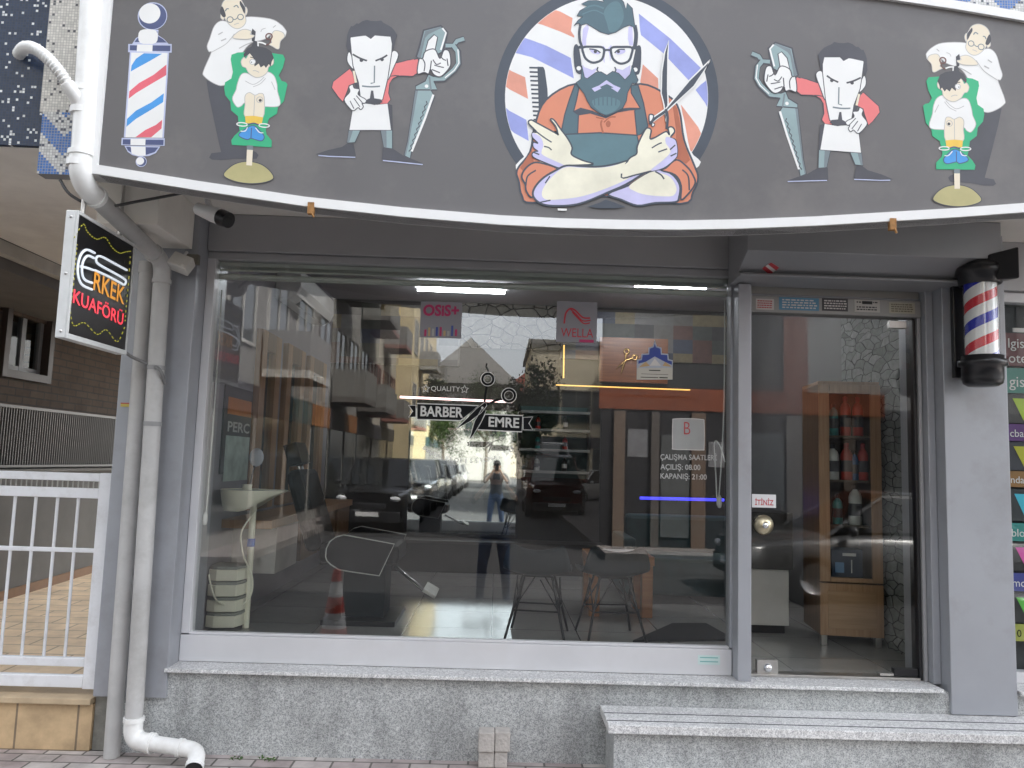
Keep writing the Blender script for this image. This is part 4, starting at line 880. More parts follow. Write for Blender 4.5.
b = MB(); b.tube([pt+Vector((0, 0, 0.8)), pb+Vector((0, 0, 0.12))], r0, WHITEPVC, 16); b.build('upper_pipe', DS)
for y in (90, 112, 164): b = MB(); c = P(84-(y-90)*0.07, y, 'y', -1.08); b.tube([c+Z3*0.014, c-Z3*0.014], r0*1.10, WHITEPVC, 16); b.build('coupling', DS)
b = MB(); elbow(b, pt, pb, pw, r0, WHITEPVC, 0.09, 16); b.build('elbow', DS)
b = MB(); dd = (pw-pb).normalized(); b.tube([pb+dd*0.12, pw-dd*0.06], r1, GREYPVC, 16); b.build('slanting_pipe', DS)
pz = P(133, 730, 'y', -0.27)
b = MB(); elbow(b, pb, pw, pz, r1, GREYPVC, 0.07, 16); b.build('elbow', DS)
b = MB(); b.tube([pw-Z3*0.08, Vector((pz.x, -0.27, 0.20))], r1, GREYPVC, 16); b.build('lower_pipe', DS)
px_ = P(201, 747, 'y', -0.30)
foot = Vector((pz.x, -0.27, 0.105)); toe = Vector((px_.x, -0.33, 0.085))
b = MB(); elbow(b, foot+Z3, foot, toe, r1*1.02, WHITEPVC, 0.065, 16); b.tube([foot+(toe-foot).normalized()*0.1, toe-(toe-foot).normalized()*0.05], r0*0.84, WHITEPVC, 16)
end = toe+Vector((0.03, -0.16, -0.035)); elbow(b, foot, toe, toe+Vector((0.16, -0.8, -0.35)), r0*0.84, WHITEPVC, 0.06, 16)
dv = Vector((0.16, -0.8, -0.35)).normalized(); b.tube([toe+dv*0.09, toe+dv*0.123], r0*0.95, WHITEPVC, 16, caps=False); b.build('outlet', DS)
b = MB(); b.lathe([(r0*0.86, 0.0), (0.0, 0.001)], (0, 0, 0), BLACKP, 18); q = dv.to_track_quat('Z', 'Y')
for v in b.v: v.rotate(q); v += toe+dv*0.121
b.build('outlet_mouth', DS)
for z in (1.72, 2.02): b = MB(); c = Vector((pz.x+(pw.x-pz.x)*z/2.6, -0.27, z)); b.tube([c+Z3*0.012, c-Z3*0.012], r1*1.07, mat('clip_grey', (0.3, 0.3, 0.3), 0.5), 16); b.build('pipe_clip', DS)
t0 = P(147.5, 268, 'y', -0.215); t1 = P(112, 752, 'y', -0.215)
CP = thing('cable_duct', 'slim pale grey duct running down left of the thicker rain pipe', 'duct', (t1.x, -0.215, 0))
b = MB(); b.tube([t0, Vector((t1.x, -0.215, 0.002))], 0.041, GREYPVC, 14); b.build('duct', CP)
b = MB(); b.tube([t0+Z3*0.03, t0-Z3*0.03], 0.046, GREYPVC, 14); b.build('cap', CP); b = MB(); c = t0+(t1-t0)*0.42; b.tube([c+Z3*0.03, c-Z3*0.03], 0.041, GREYPVC, 14); b.build('coupling', CP)
b = MB(); c = P(127, 405, 'y', -0.176); b.box((c.x-0.035, -0.1755, c.z-0.010), (c.x+0.03, -0.1725, c.z+0.012), mat('yellow_tag', (0.55, 0.45, 0.10), 0.5)); b.box((c.x-0.035, -0.1762, c.z+0.006), (c.x+0.03, -0.1758, c.z+0.012), RED); tag(b.build('warning_sticker'), 'small yellow warning sticker on the grey pilaster beside the ducts', 'sticker')
# corrugated hose branching off
hp_ = [P(*t) for t in [(78, 102, 'y', -1.10), (70, 88, 'y', -1.14), (58, 70, 'y', -1.16), (45, 56, 'y', -1.16), (33, 48, 'y', -1.14), (24, 48, 'y', -1.06), (19, 54, 'y', -0.97)]]
pts = smooth_line(hp_, 20); rs = [0.0225+0.0045*(1 if i % 4 < 2 else -1) for i in range(len(pts))]; rs[:26] = [0.030]*26
b = MB(); b.tube(pts, rs, WHITEPVC, 12); tag(b.build('corrugated_hose', loc=hp_[-1]), 'white corrugated hose bending from the rain pipe into the navy mosaic wall', 'hose')
# loose black cable round pipe and sign
b = MB(); b.tube(smooth_line([P(60, 180, 'y', -0.98), P(72, 196, 'y', -0.98), P(100, 207, 'y', -0.9), P(140, 201, 'y', -0.8), P(183, 193, 'y', -0.72)], 8), 0.007, mat('dark_cable', (0.06, 0.06, 0.06), 0.6), 7); tag(b.build('loose_cable'), 'dark cable drooping under the soffit from the mosaic corner to the camera', 'cable')
b = MB(); b.tube(smooth_line([P(125, 352, 'y', -0.40), P(132, 357, 'y', -0.33), P(150, 365, 'y', -0.29), P(160, 370, 'y', -0.33), P(165, 384, 'y', -0.26)], 8), 0.009, mat('grey_cable', (0.2, 0.2, 0.2), 0.6), 7); tag(b.build('sign_cable'), 'grey cable looping from the lit sign box around the rain pipe', 'cable')

# ================================================================== projecting LED sign
LX = -1.868
LED = thing('led_sign_box', 'slim projecting sign box with red, yellow and white LED lettering on black', 'sign', (LX-0.04, -0.83, 2.05))
z0, z1 = 2.048, 2.612
b = MB(); b.box((LX-0.046, -1.10, z0), (LX-0.002, -0.565, z1), mat('sign_case_white', (0.62, 0.63, 0.62), 0.45, 0, 0.06, dirt=((0.4, 0.4, 0.38), 5, 0.3)))
b.build('case', LED, bevel=0.004)
b = MB(); m = MATS['sign_case_white']
for a, c in (((LX-0.001, -1.10, z0), (LX+0.006, -1.088, z1)), ((LX-0.001, -0.573, z0), (LX+0.006, -0.565, z1)), ((LX-0.001, -1.087, z0), (LX+0.006, -0.574, z0+0.022)), ((LX-0.001, -1.087, z1-0.014), (LX+0.006, -0.574, z1))): b.box(a, c, m)
for z in (z0+0.03, (z0+z1)/2, z1-0.03): b.lathe([(0, -0.004), (0.006, -0.003), (0.007, 0)], (LX-0.022, -1.10, z), STEEL, 10, 'y')
b.build('front_frame', LED)
b = MB(); b.box((LX-0.0015, -1.087, z0+0.023), (LX+0.001, -0.574, z1-0.015), BLACKP); b.build('face', LED)
def F(x, y, o=0.004): return P(40+x/4.518, 190+y/4.518, 'x', LX+o)
LW = emis('led_white', (0.85, 0.92, 1.0), 0.085); LR = emis('led_red', (1.0, 0.06, 0.09), 0.13); LY = emis('led_amber', (1.0, 0.42, 0.05), 0.065); LG = emis('led_dim_yellow', (0.50, 0.48, 0.06), 0.05)
b = MB()
for pts in ([(247, 285), (212, 270), (186, 290), (172, 335), (172, 385), (190, 428), (235, 450)], [(244, 308), (218, 297), (200, 312), (190, 345), (192, 385), (206, 408), (236, 420)], [(182, 345), (212, 352), (240, 362)],
            [(392, 362), (340, 334), (280, 302), (258, 302), (254, 322), (272, 340), (330, 372), (375, 398), (388, 412), (380, 428), (355, 415), (300, 386), (246, 362)]):
    b.tube(smooth_line([F(*p) for p in pts], 5), 0.0056, LW, 6)
def ledtext(s, p0, p1, cap, m):
    r = p1-p0; b.text(s, cap/0.7, p0, r.normalized(), Z3, m, 0.012, 'l', r.length)
def outl(s, x0, y0, x1, y1, m):
    """capitals written as LED strokes"""
    pass
ledtext('RKEK', F(240, 448), F(380, 517), 0.085, LY); ledtext('KUAFÖRÜ', F(148, 507), F(374, 612), 0.060, LR)
b.build('lettering', LED)
for pts in ([(155, 215), (195, 155), (215, 190), (255, 222), (295, 215), (328, 262), (360, 285), (385, 280), (412, 276)], [(168, 245), (160, 330), (152, 420), (138, 525)], [(134, 532), (152, 612), (200, 600), (258, 652), (300, 632), (350, 685), (385, 612)], [(408, 300), (400, 420), (390, 520), (384, 600)]):
    b = MB(); q = smooth_line([F(*p) for p in pts], 8)
    for i in range(0, len(q)-1, 2): b.tube([q[i], q[i]+(q[i+1]-q[i])*0.85], 0.0026, LG, 5)
    b.build('border_lights', LED)
b = MB(); b.tube([(LX-0.04, -0.64, z1), (LX-0.04, -0.64, 2.95)], 0.010, STEEL, 8); b.build('hanger', LED); b = MB(); b.tube([(LX-0.04, -0.98, z1), (LX-0.04, -0.98, 2.95)], 0.010, STEEL, 8); b.build('hanger', LED)

# ================================================================== camera, sensor light, barber pole
cb, ct = P(213, 212, 'y', -0.72), P(232, 226, 'y', -0.86)
CCTV = thing('security_camera', 'small white and black security camera under the sign edge', 'camera', (cb.x, cb.y, 2.95))
b = MB(); b.lathe([(0.045, 0.0), (0.045, -0.02), (0.02, -0.03)], (cb.x-0.05, cb.y, 2.949), WHITEP, 16); b.tube([Vector((cb.x-0.05, cb.y, 2.92)), cb+Vector((-0.03, 0, 0.05)), cb], 0.014, WHITEP, 8); b.box((cb.x-0.13, cb.y-0.04, 2.86), (cb.x-0.02, cb.y+0.05, 2.935), mat('junction_box_grey', (0.25, 0.27, 0.27), 0.6)); b.build('mount', CCTV)
d = (ct-cb).normalized(); d = Vector((0.86, -0.36, -0.36)).normalized(); a = cb+Vector((-0.015, -0.02, -0.01))
b = MB(); b.tube([a-d*0.07, a+d*0.03, a+d*0.085], [0.030, 0.038, 0.039], WHITEP, 16); b.build('housing', CCTV)
b = MB(); b.tube([a+d*0.0855, a+d*0.14], [0.041, 0.038], BLACKP, 16); b.tube([a+d*0.141, a+d*0.143], [0.02, 0.018], GLASS_D, 12); b.build('lens_hood', CCTV)
sc_ = P(186, 263, 'y', -0.24)
SEN = thing('sensor_lamp', 'small white box lamp with sensor tilted on the pilaster beside the window top', 'lamp', (sc_.x, -0.173, sc_.z))
b = MB(); b.box((sc_.x-0.02, -0.205, sc_.z+0.005), (sc_.x+0.05, -0.173, sc_.z+0.06), mat('sensor_dark', (0.16, 0.15, 0.12), 0.5)); b.tube([(sc_.x-0.02, -0.19, sc_.z+0.075), (sc_.x-0.02, -0.24, sc_.z+0.03)], 0.008, WHITEP, 8); b.build('bracket', SEN, bevel=0.002)
T = Matrix.Translation(sc_+Vector((-0.012, -0.03, -0.012))) @ Matrix.Rotation(0.35, 4, 'Y') @ Matrix.Rotation(-0.45, 4, 'X')
b = MB(); b.box((-0.055, -0.035, -0.042), (0.055, 0.035, 0.042), mat('sensor_case', (0.60, 0.59, 0.55), 0.45, 0, 0.05), T); b.tube([T @ Vector((0.03, -0.03, -0.022)), T @ Vector((0.03, -0.04, -0.03))], 0.010, MATS['sensor_case'], 10); b.build('lamp_body', SEN, bevel=0.006)

pc = P(981, 320, 'y', -0.33); PXc, PYc = pc.x, -0.33
POLE = thing('barber_pole_lamp', 'black capped barber pole lamp with red, white and blue spiral on the pillar', 'lamp', (PXc, PYc, 2.06))
m = bpy.data.materials.new('spiral_stripes'); m.use_nodes = True; nt = m.node_tree; bs = nt.nodes['Principled BSDF']; bs.inputs['Roughness'].default_value = 0.25; bs.inputs['Coat Weight'].default_value = 0.6
tc = nd(nt, 'ShaderNodeTexCoord'); sp = nd(nt, 'ShaderNodeSeparateXYZ'); nt.links.new(tc.outputs['Object'], sp.inputs[0])
at = nd(nt, 'ShaderNodeMath', operation='ARCTAN2'); nt.links.new(sp.outputs[1], at.inputs[0]); nt.links.new(sp.outputs[0], at.inputs[1])
ml = nd(nt, 'ShaderNodeMath', operation='MULTIPLY_ADD'); ml.inputs[1].default_value = -1/(2*PI); nt.links.new(at.outputs[0], ml.inputs[0])
dz = nd(nt, 'ShaderNodeMath', operation='MULTIPLY'); dz.inputs[1].default_value = 1/0.232; nt.links.new(sp.outputs[2], dz.inputs[0]); nt.links.new(dz.outputs[0], ml.inputs[2])
sh = nd(nt, 'ShaderNodeMath', operation='ADD'); sh.inputs[1].default_value = 0.77; nt.links.new(ml.outputs[0], sh.inputs[0])
fr = nd(nt, 'ShaderNodeMath', operation='FRACT'); nt.links.new(sh.outputs[0], fr.inputs[0])
cr = nd(nt, 'ShaderNodeValToRGB'); cr.color_ramp.interpolation = 'CONSTANT'; e = cr.color_ramp.elements
e[0].color = (0.62, 0.03, 0.05, 1); e[1].position = 0.23; e[1].color = (0.78, 0.78, 0.78, 1)
for p_, c_ in ((0.5, (0.02, 0.03, 0.42, 1)), (0.74, (0.78, 0.78, 0.78, 1))): k = e.new(p_); k.color = c_
nt.links.new(fr.outputs[0], cr.inputs[0]); nt.links.new(cr.outputs[0], bs.inputs['Base Color'])
SPIRAL = m
def pl(prof, mm, nm, n=32):
    b = MB(); b.lathe(prof, (PXc, PYc, 0), mm, n); return b.build(nm, POLE)
ZT, ZB = 2.622, 2.222
o = pl([(0.080, ZB-0.01), (0.080, ZT+0.01)], SPIRAL, 'striped_cylinder')
pl([(0.0, ZB-0.16), (0.075, ZB-0.158), (0.094, ZB-0.145), (0.100, ZB-0.12), (0.100, ZB-0.055), (0.118, ZB-0.05), (0.118, ZB-0.02), (0.102, ZB-0.014), (0.102, ZB+0.004), (0.087, ZB+0.006)], BLACKP, 'bottom_cap')
pl([(0.087, ZT-0.006), (0.104, ZT-0.002), (0.108, ZT+0.04), (0.120, ZT+0.05), (0.120, ZT+0.085), (0.104, ZT+0.095), (0.085, ZT+0.12), (0.0, ZT+0.125)], BLACKP, 'top_cap')
GT = glass('lamp_tube_clear', (0.97, 0.98, 0.98), 1.4); pl([(0.087, ZB+0.004), (0.087, ZT-0.004)], GT, 'clear_tube')
b = MB(); b.box((PXc-0.075, -0.205, ZB-0.10), (PXc+0.075, -0.1735, ZT+0.12), BLACKP); b.box((PXc-0.05, PYc+0.08, ZB-0.10), (PXc+0.05, -0.206, ZB-0.05), BLACKP); b.box((PXc-0.05, PYc+0.08, ZT+0.03), (PXc+0.05, -0.206, ZT+0.09), BLACKP); b.build('wall_plate', POLE, bevel=0.004)
b = MB(); a0, a1 = P(988, 262, 'y', -0.40), P(1019, 250, 'y', -0.52); b.hexa([a0+Vector((0, 0, -0.10)), a1+Vector((0, 0, -0.15)), a1+Vector((0.06, 0.25, -0.11)), a0+Vector((0, 0.2, -0.08)), a0+Vector((0, 0, 0.04)), a1+Vector((0, 0, 0.02)), a1+Vector((0.06, 0.25, 0.04)), a0+Vector((0, 0.2, 0.06))], BLACKP); tag(b.build('motor_housing', bevel=0.008), 'black angular housing beside the barber pole under the soffit', 'housing')

# ================================================================== neighbour's window with coloured signs, right of the pillar
NB = thing('computer_shop_window', 'shop window of stacked coloured lettered signs right of the pillar', 'shop window', (3.3, 0, 0.44))
b = MB(); b.box((2.837, -0.02, 0.441), (2.875, 0.05, 2.66), ALU_L); b.box((3.75, -0.02, 0.441), (3.79, 0.05, 2.66), ALU_L); b.box((2.876, -0.02, 2.60), (3.749, 0.05, 2.66), ALU_L); b.box((2.876, -0.02, 0.4412), (3.749, 0.05, 0.50), ALU_L); b.build('frame', NB, bevel=0.003)
b = MB(); b.box((2.84, -0.06, 2.662), (3.8, 0.10, 2.948), ALU_D); b.build('fascia', NB)
b = MB(); b.box((2.876, 0.10, 0.45), (3.749, 0.12, 2.60), mat('dark_interior', (0.03, 0.033, 0.035), 0.7)); b.build('back_panel', NB)
def zc(y): return P(1014, y, 'y', 0.02).z
rows = [(333, 366, (0.16, 0.025, 0.03), None), (368, 393, (0.06, 0.30, 0.24), 'gisayar'), (394, 423, (0.035, 0.03, 0.03), (0.34, 0.48, 0.02)), (424, 441, (0.14, 0.035, 0.24), 'cba'), (442, 470, (0.03, 0.035, 0.05), (0.42, 0.42, 0.02)), (471, 487, (0.40, 0.20, 0.05), 'nda'), (489, 521, (0.02, 0.03, 0.035), (0.04, 0.40, 0.52)), (523, 541, (0.04, 0.36, 0.32), 'blo'), (543, 571, (0.02, 0.02, 0.022), (0.55, 0.06, 0.30)), (573, 591, (0.04, 0.06, 0.36), 'mo'), (593, 622, (0.02, 0.02, 0.022), (0.10, 0.42, 0.06)), (624, 641, (0.52, 0.55, 0.10), '10')]
for i, (a, c, col, ex) in enumerate(rows):
    col = tuple(c*0.6 for c in col); b = MB(); mm = mat('sign_card_%s' % 'abcdefghijkl'[i], col, 0.4, 0, 0.06); za, zb = zc(a), zc(c)
    b.box((2.877, 0.020, zb), (3.745, 0.035, za), mm)
    xl = P(1008.5+(a-333)*0.018, (a+c)/2, 'y', 0.018).x
    ink = DECW if i != 11 else DECK
    if i == 0:
        b.text('lgisayar', (za-zb)*0.42, (xl, 0.0185, zb+(za-zb)*0.55), X3, Z3, ink); b.text('otebook', (za-zb)*0.42, (xl, 0.0185, zb+(za-zb)*0.10), X3, Z3, ink)
    elif isinstance(ex, str): b.text(ex, (za-zb)*0.62, (xl, 0.0185, zb+(za-zb)*0.25), X3, Z3, ink)
    else:
        x = xl+0.02; h = za-zb; mm2 = mat('chevron_%s' % 'abcdefghijkl'[i], ex, 0.4)
        b.poly([(x, 0.0185, za-h*0.15), (x+0.13, 0.0185, za-h*0.15), (x+0.18, 0.0185, zb+h*0.1), (x+0.06, 0.0185, zb+h*0.1)], mm2); b.poly([(x+0.2, 0.0185, zb+h*0.1), (x+0.32, 0.0185, zb+h*0.1), (x+0.38, 0.0185, za-h*0.15), (x+0.25, 0.0185, za-h*0.15)], mm2)
    b.build('coloured_card', NB)
b = MB(); b.box((2.877, 0.0, 0.50), (3.748, 0.008, 2.60), glass('poster_glass', (0.97, 0.98, 0.98), 1.35)); b.build('pane', NB)
b = MB(); p = P(1013, 332, 'y', 0.01); b.box((p.x, 0.010, p.z), (p.x+0.08, 0.014, p.z+0.025), STW); b.build('sticker', NB)

# ================================================================== two stacked paver blocks against the plinth
BLK = mat('paver_block_concrete', (0.46, 0.43, 0.40), 0.9, 0, 0.2, 14, bump=0.5, bscale=60, dirt=((0.28, 0.26, 0.23), 8, 0.5))
def blk(x0, x1, y0, y1, z0, z1, lbl):
    b = MB(); b.box((-(x1-x0)/2, -(y1-y0)/2, 0), ((x1-x0)/2, (y1-y0)/2, z1-z0), BLK); o = b.build('paver_block', bevel=0.006); o.location = ((x0+x1)/2, (y0+y1)/2, z0)
    tag(o, lbl, 'block', 'loose concrete blocks standing at the plinth'); return o
e1, e2, e3 = P(478, 750, 'y', -0.25).x, P(494.5, 750, 'y', -0.25).x, P(510, 750, 'y', -0.25).x; zt_ = P(494, 733, 'y', -0.25).z; zm_ = P(494, 753, 'y', -0.25).z
blk(e1, e2-0.002, -0.25, -0.155, zm_, zt_, 'small tan concrete block on the left of the upper pair at the plinth'); blk(e2, e3, -0.245, -0.157, zm_+0.002, zt_+0.003, 'small paler concrete block on the right of the upper pair at the plinth')
blk(e1+0.004, e2-0.001, -0.24, -0.157, 0.001, zm_-0.001, 'lower left concrete block carrying the tan one at the plinth'); blk(e2+0.001, e3-0.012, -0.238, -0.16, 0.001, zm_+0.001, 'lower right concrete block carrying the paler one at the plinth')
b = MB(); rnd = random.Random(5); c = P(136, 748, 'z', 0.0); pts = [(c.x+0.13*math.cos(t)*rnd.uniform(.75, 1.1), c.y+0.055*math.sin(t)*rnd.uniform(.75, 1.1)) for t in [i*PI/5 for i in range(10)]]
b.prism([(x, y, 0.001) for x, y in pts], (0, 0, 0.035), BLK); tag(b.build('mortar_lump', bevel=0.01), 'flat broken lump of mortar lying under the drain pipe', 'rubble')
# little weeds in the paving joints
b = MB(); rnd = random.Random(9); WEED = mat('weed_green', (0.05, 0.11, 0.02), 0.7)
for cx_ in (P(232, 765, 'z', 0).x, P(262, 764, 'z', 0).x, P(262, 764, 'z', 0).x+0.03):
    for k in range(9):
        a = rnd.uniform(0, 2*PI); l = rnd.uniform(.015, .035); y = -0.21+rnd.uniform(-.02, .02); x = cx_+rnd.uniform(-.03, .03)
        b.poly([(x, y, 0.001), (x+l*.5*math.cos(a)+.006, y+l*.5*math.sin(a), .012), (x+l*math.cos(a), y+l*math.sin(a), .009), (x+l*.5*math.cos(a)-.006, y+l*.5*math.sin(a)+.004, .012)], WEED)
tag(b.build('weeds'), 'tiny green weeds growing in the paving joints by the plinth', 'weeds', kind='stuff')

# ================================================================== left: tiled step, gate, passage and the brick neighbour
BEIGE = bricks('beige_rock_face_tiles', (0.50, 0.36, 0.21), (0.44, 0.31, 0.17), (0.20, 0.15, 0.10), 0.32, 0.60, 0.006, 0.7, 'XZ', 0.4, 0.0, 0.3)
TSTEP = thing('tiled_step', 'step faced with beige rock pattern tiles under the white gate', 'step', (-2.8, 0.1, 0))
b = MB(); b.box((-4.2, -0.150, 0), (-2.088, 0.50, 0.238), BEIGE); b.build('riser', TSTEP)
b = MB(); b.box((-4.2, -0.175, 0.240), (-2.09, 0.50, 0.272), mat('beige_tread', (0.48, 0.37, 0.24), 0.6, 0, 0.15, 6, dirt=((0.25, 0.2, 0.14), 4, 0.5))); b.build('tread', TSTEP, bevel=0.004)
b = MB(); g = mat('grey_wall_dim', (0.22, 0.22, 0.21), 0.9, 0, 0.15, 3)
b.poly([(-4.2, 0.2, 0.29), (-2.085, 0.2, 0.29), (-2.085, 9, 0.44), (-4.2, 9, 0.44)], bricks('beige_yard_pavers', (0.78, 0.62, 0.43), (0.72, 0.56, 0.38), (0.44, 0.35, 0.25), 0.4, 0.2, 0.008, 0.75, 'XY', 0.3, 0.5, 0.2)); struct(b.build('passage_floor'))
GATE = thing('steel_gate', 'white painted steel bar gate closing the side passage', 'gate', (-2.8, -0.1, 0.272))
GW = mat('gate_white', (0.74, 0.75, 0.77), 0.4, 0, 0.05, 5, dirt=((0.42, 0.40, 0.38), 9, 0.35))
xg = P(100, 600, 'y', -0.1).x; zg = lambda y: P(50, y, 'y', -0.1).z
x_l = -3.35
b = MB(); b.box((xg-0.045, -0.125, zg(687)), (xg+0.045, -0.08, zg(471.5)), GW); b.box((x_l-0.04, -0.125, zg(687)), (x_l, -0.08, zg(471.5)), GW)
for a, c in ((472, 480), (487, 497), (656.5, 665), (674, 686)): b.box((x_l, -0.122, zg(c)), (xg-0.046, -0.083, zg(a)), GW)
b.box((x_l, -0.112, zg(551.5)), (xg-0.046, -0.094, zg(547)), GW)
fr_ = b.build('frame', GATE, bevel=0.004)
xs = [P(x, 600, 'y', -0.1).x for x in (70, 49, 27, 6)]; st = xs[0]-xs[1]; xs += [xs[-1]-st*k for k in range(1, 6)]
b0 = None
for x in xs:
    if b0 is None:
        b = MB(); b.tube([(x, -0.103, zg(656.2)), (x, -0.103, zg(497.3))], 0.0085, GW, 8); b0 = b.build('bar', GATE); bx0 = x
    else:
        c = b0.copy(); COL.objects.link(c); c.parent = GATE; c.location = (x-bx0, 0, 0)
b = MB()
for k in range(44): x = xg-0.06-k*0.028; b.box((x, -0.105, zg(486.6)), (x+0.006, -0.100, zg(480.4)), STEEL)
b.build('mesh_strip', GATE)
PW = thing('passage_wall', 'low grey plastered wall with brown skirting along the side passage', 'wall', (-4.1, 4.5, 0.3))
b = MB(); b.box((-4.21, 0.5, 0.2), (-4.01, 9, 1.36), mat('dull_plaster', (0.17, 0.17, 0.165), 0.9, 0, 0.12, 2, dirt=((0.11, 0.11, 0.10), 1.5, 0.4))); b.build('wall_body', PW)
b = MB(); b.hexa([(-4.009, 0.5, 0.29), (-3.99, 0.5, 0.29), (-3.99, 9, 0.44), (-4.009, 9, 0.44), (-4.009, 0.5, 0.37), (-3.99, 0.5, 0.37), (-3.99, 9, 0.52), (-4.009, 9, 0.52)], mat('brown_skirting', (0.22, 0.12, 0.06), 0.6)); b.build('skirting', PW)
b = MB(); b.box((-4.23, 0.5, 1.361), (-3.99, 9, 1.385), g); b.build('coping', PW)
GF = thing('grille_fence', 'dark grille fence of close upright bars on top of the passage wall', 'fence', (-4.1, 4.5, 1.385))
b = MB(); GR = mat('grille_grey', (0.17, 0.165, 0.155), 0.5, 0.3, 0.1)
b.box((-4.115, 0.5, 1.90), (-4.085, 9, 1.925), GR); b.box((-4.115, 0.5, 1.40), (-4.085, 9, 1.42), GR); b.build('rail', GF)
b = MB()
for k in range(230): y = 0.52+k*0.036; b.box((-4.107, y, 1.421), (-4.093, y+0.009, 1.899), GR)
b.build('bar_panel', GF)
b = MB(); b.box((-4.25, 0.5, 1.386), (-4.22, 9, 1.90), mat('grille_backing', (0.09, 0.085, 0.08), 0.9)); b.build('backing_sheet', GF)
NH = thing('brick_neighbour_house', 'brown brick neighbour house with a window, beyond the side passage', 'house', (-5.5, 5, 0))
BRW = bricks('brown_bricks', (0.155, 0.112, 0.082), (0.125, 0.09, 0.066), (0.095, 0.08, 0.068), 0.22, 0.07, 0.008, 0.85, 'YZ', 0.4, 0.5, 0.2)
wy0, wy1 = P(7, 300, 'x', -4.35).y, P(50, 312, 'x', -4.35).y; wz0, wz1 = P(25, 376, 'x', -4.35).z, P(25, 298, 'x', -4.35).z
b = MB(); b.box((-4.6, -0.5, 0), (-4.35, wy0, 2.75), BRW); b.box((-4.6, wy1, 0), (-4.35, 12, 2.75), BRW); b.box((-4.6, wy0+.001, 0), (-4.35, wy1-.001, wz0), BRW); b.box((-4.6, wy0+.001, wz1), (-4.35, wy1-.001, 2.75), BRW); b.box((-4.6, 12, 0), (-2.0, 12.2, 3.5), BRW); b.build('wall', NH)
b = MB(); m = mat('window_frame_brown', (0.07, 0.05, 0.04), 0.5); t = 0.05
for a, c in (((-4.37, wy0-.04, wz0-.04), (-4.30, wy0+.03, wz1+.04)), ((-4.37, wy1-.03, wz0-.04), (-4.30, wy1+.04, wz1+.04)), ((-4.37, wy0+.031, wz0-.04), (-4.30, wy1-.031, wz0+.03)), ((-4.37, wy0+.031, wz1-.03), (-4.30, wy1-.031, wz1+.04))): b.box(a, c, m)
w_ = b.build('window', NH)
b = MB(); yv = (wy0+wy1)/2; m = mat('window_sash_white', (0.30, 0.31, 0.315), 0.5)
for a, c in ((wy0+.03, wy0+.08), (yv-.03, yv+.03), (wy1-.08, wy1-.03)): b.box((-4.42, a, wz0+.03), (-4.375, c, wz1-.03), m)
for a, c in ((wz0+.031, wz0+.08), (wz1-.08, wz1-.031)): b.box((-4.418, wy0+.081, a), (-4.377, wy1-.081, c), m)
b.build('sash', w_)
b = MB(); b.box((-4.40, wy0+.05, wz0+.05), (-4.393, wy1-.05, wz1-.05), glass('house_glass', (0.8, 0.82, 0.82), 1.22)); b.box((-4.70, wy0-0.6, wz0-0.4), (-4.605, wy1+1.2, wz1+0.4), mat('window_backing', (0.14, 0.145, 0.15), 0.9, 0, 0.2, 6)); b.build('pane', w_)  # added dark box behind the opening, blocks the sky seen through the pane
b = MB(); b.box((-4.6, -0.5, 2.78), (-3.42, 12, 3.60), mat('neighbour_slab_dark', (0.16, 0.15, 0.14), 0.9)); b.build('upper_floor', NH)
b = MB(); b.box((-3.419, -0.5, 2.86), (-3.345, 12, 2.945), mat('moulding_cream', (0.50, 0.48, 0.43), 0.7)); b.build('moulding', NH)
# ================================================================== inside the shop
FZ = 0.401
PLW = mat('salon_white_plastic', (0.88, 0.86, 0.69), 0.35, 0, 0.05, 5)
BLKL = mat('black_leather', (0.012, 0.012, 0.013), 0.55, 0, 0.15, 10, bump=0.2, bscale=90, spec=0.12)
OAK = wood('brown_oak', (0.30, 0.17, 0.085), (0.40, 0.24, 0.13), 0.4, 'Z')
OAKD = wood('dark_oak', (0.13, 0.075, 0.04), (0.19, 0.11, 0.06), 0.4, 'Z')
# --- salon trolley
ty = 0.95
TR = thing('salon_trolley', 'white plastic salon trolley with a basin tray and four stacked drawers', 'trolley', (-1.72, ty, FZ))
cx_, zt0, zt1 = -1.73, P(240, 565, 'y', ty).z, P(240, 626, 'y', ty).z
for k in range(4):
    b = MB(); h = (zt0-zt1)/4; z = zt1+h*k+0.008
    pr = [(-1.905, ty-0.02), (-1.89, ty-0.10), (-1.83, ty-0.125), (-1.70, ty-0.10), (-1.675, ty-0.02), (-1.675, ty+0.12), (-1.905, ty+0.12)]
    b.prism([(x, y, z) for x, y in pr], (0, 0, h*0.74), PLW); b.prism([(x*0.97+cx_*0.03, y*0.97+ty*0.03, z+h*0.741) for x, y in pr], (0, 0, h*0.2), mat('drawer_shadow_grey', (0.30, 0.31, 0.27), 0.5)); b.build('drawer', TR, bevel=0.006)
b = MB(); xp = P(250, 560, 'y', ty+0.06).x; b.tube([(xp, ty+0.06, FZ), (xp, ty+0.06, 1.24)], 0.022, PLW, 14); b.build('post', TR)
b = MB(); b.tube([(xp, ty+0.06, 0.945), (xp, ty+0.06, 1.0)], 0.027, mat('blue_clip', (0.04, 0.14, 0.5), 0.4), 14); b.build('collar', TR)
b = MB(); n_ = 20; ring = []
L_, R_ = P(222, 490, 'y', ty).x, P(287, 490, 'y', ty).x; zt = 1.335
out = smooth_loop([(L_, ty), (L_+0.06, ty-0.15), (L_+0.22, ty-0.17), (L_+0.34, ty-0.10), (R_-0.01, ty-0.06), (R_, ty), (R_-0.01, ty+0.06), (L_+0.34, ty+0.12), (L_+0.2, ty+0.17), (L_+0.05, ty+0.14)], 3)
cxx = L_+0.17
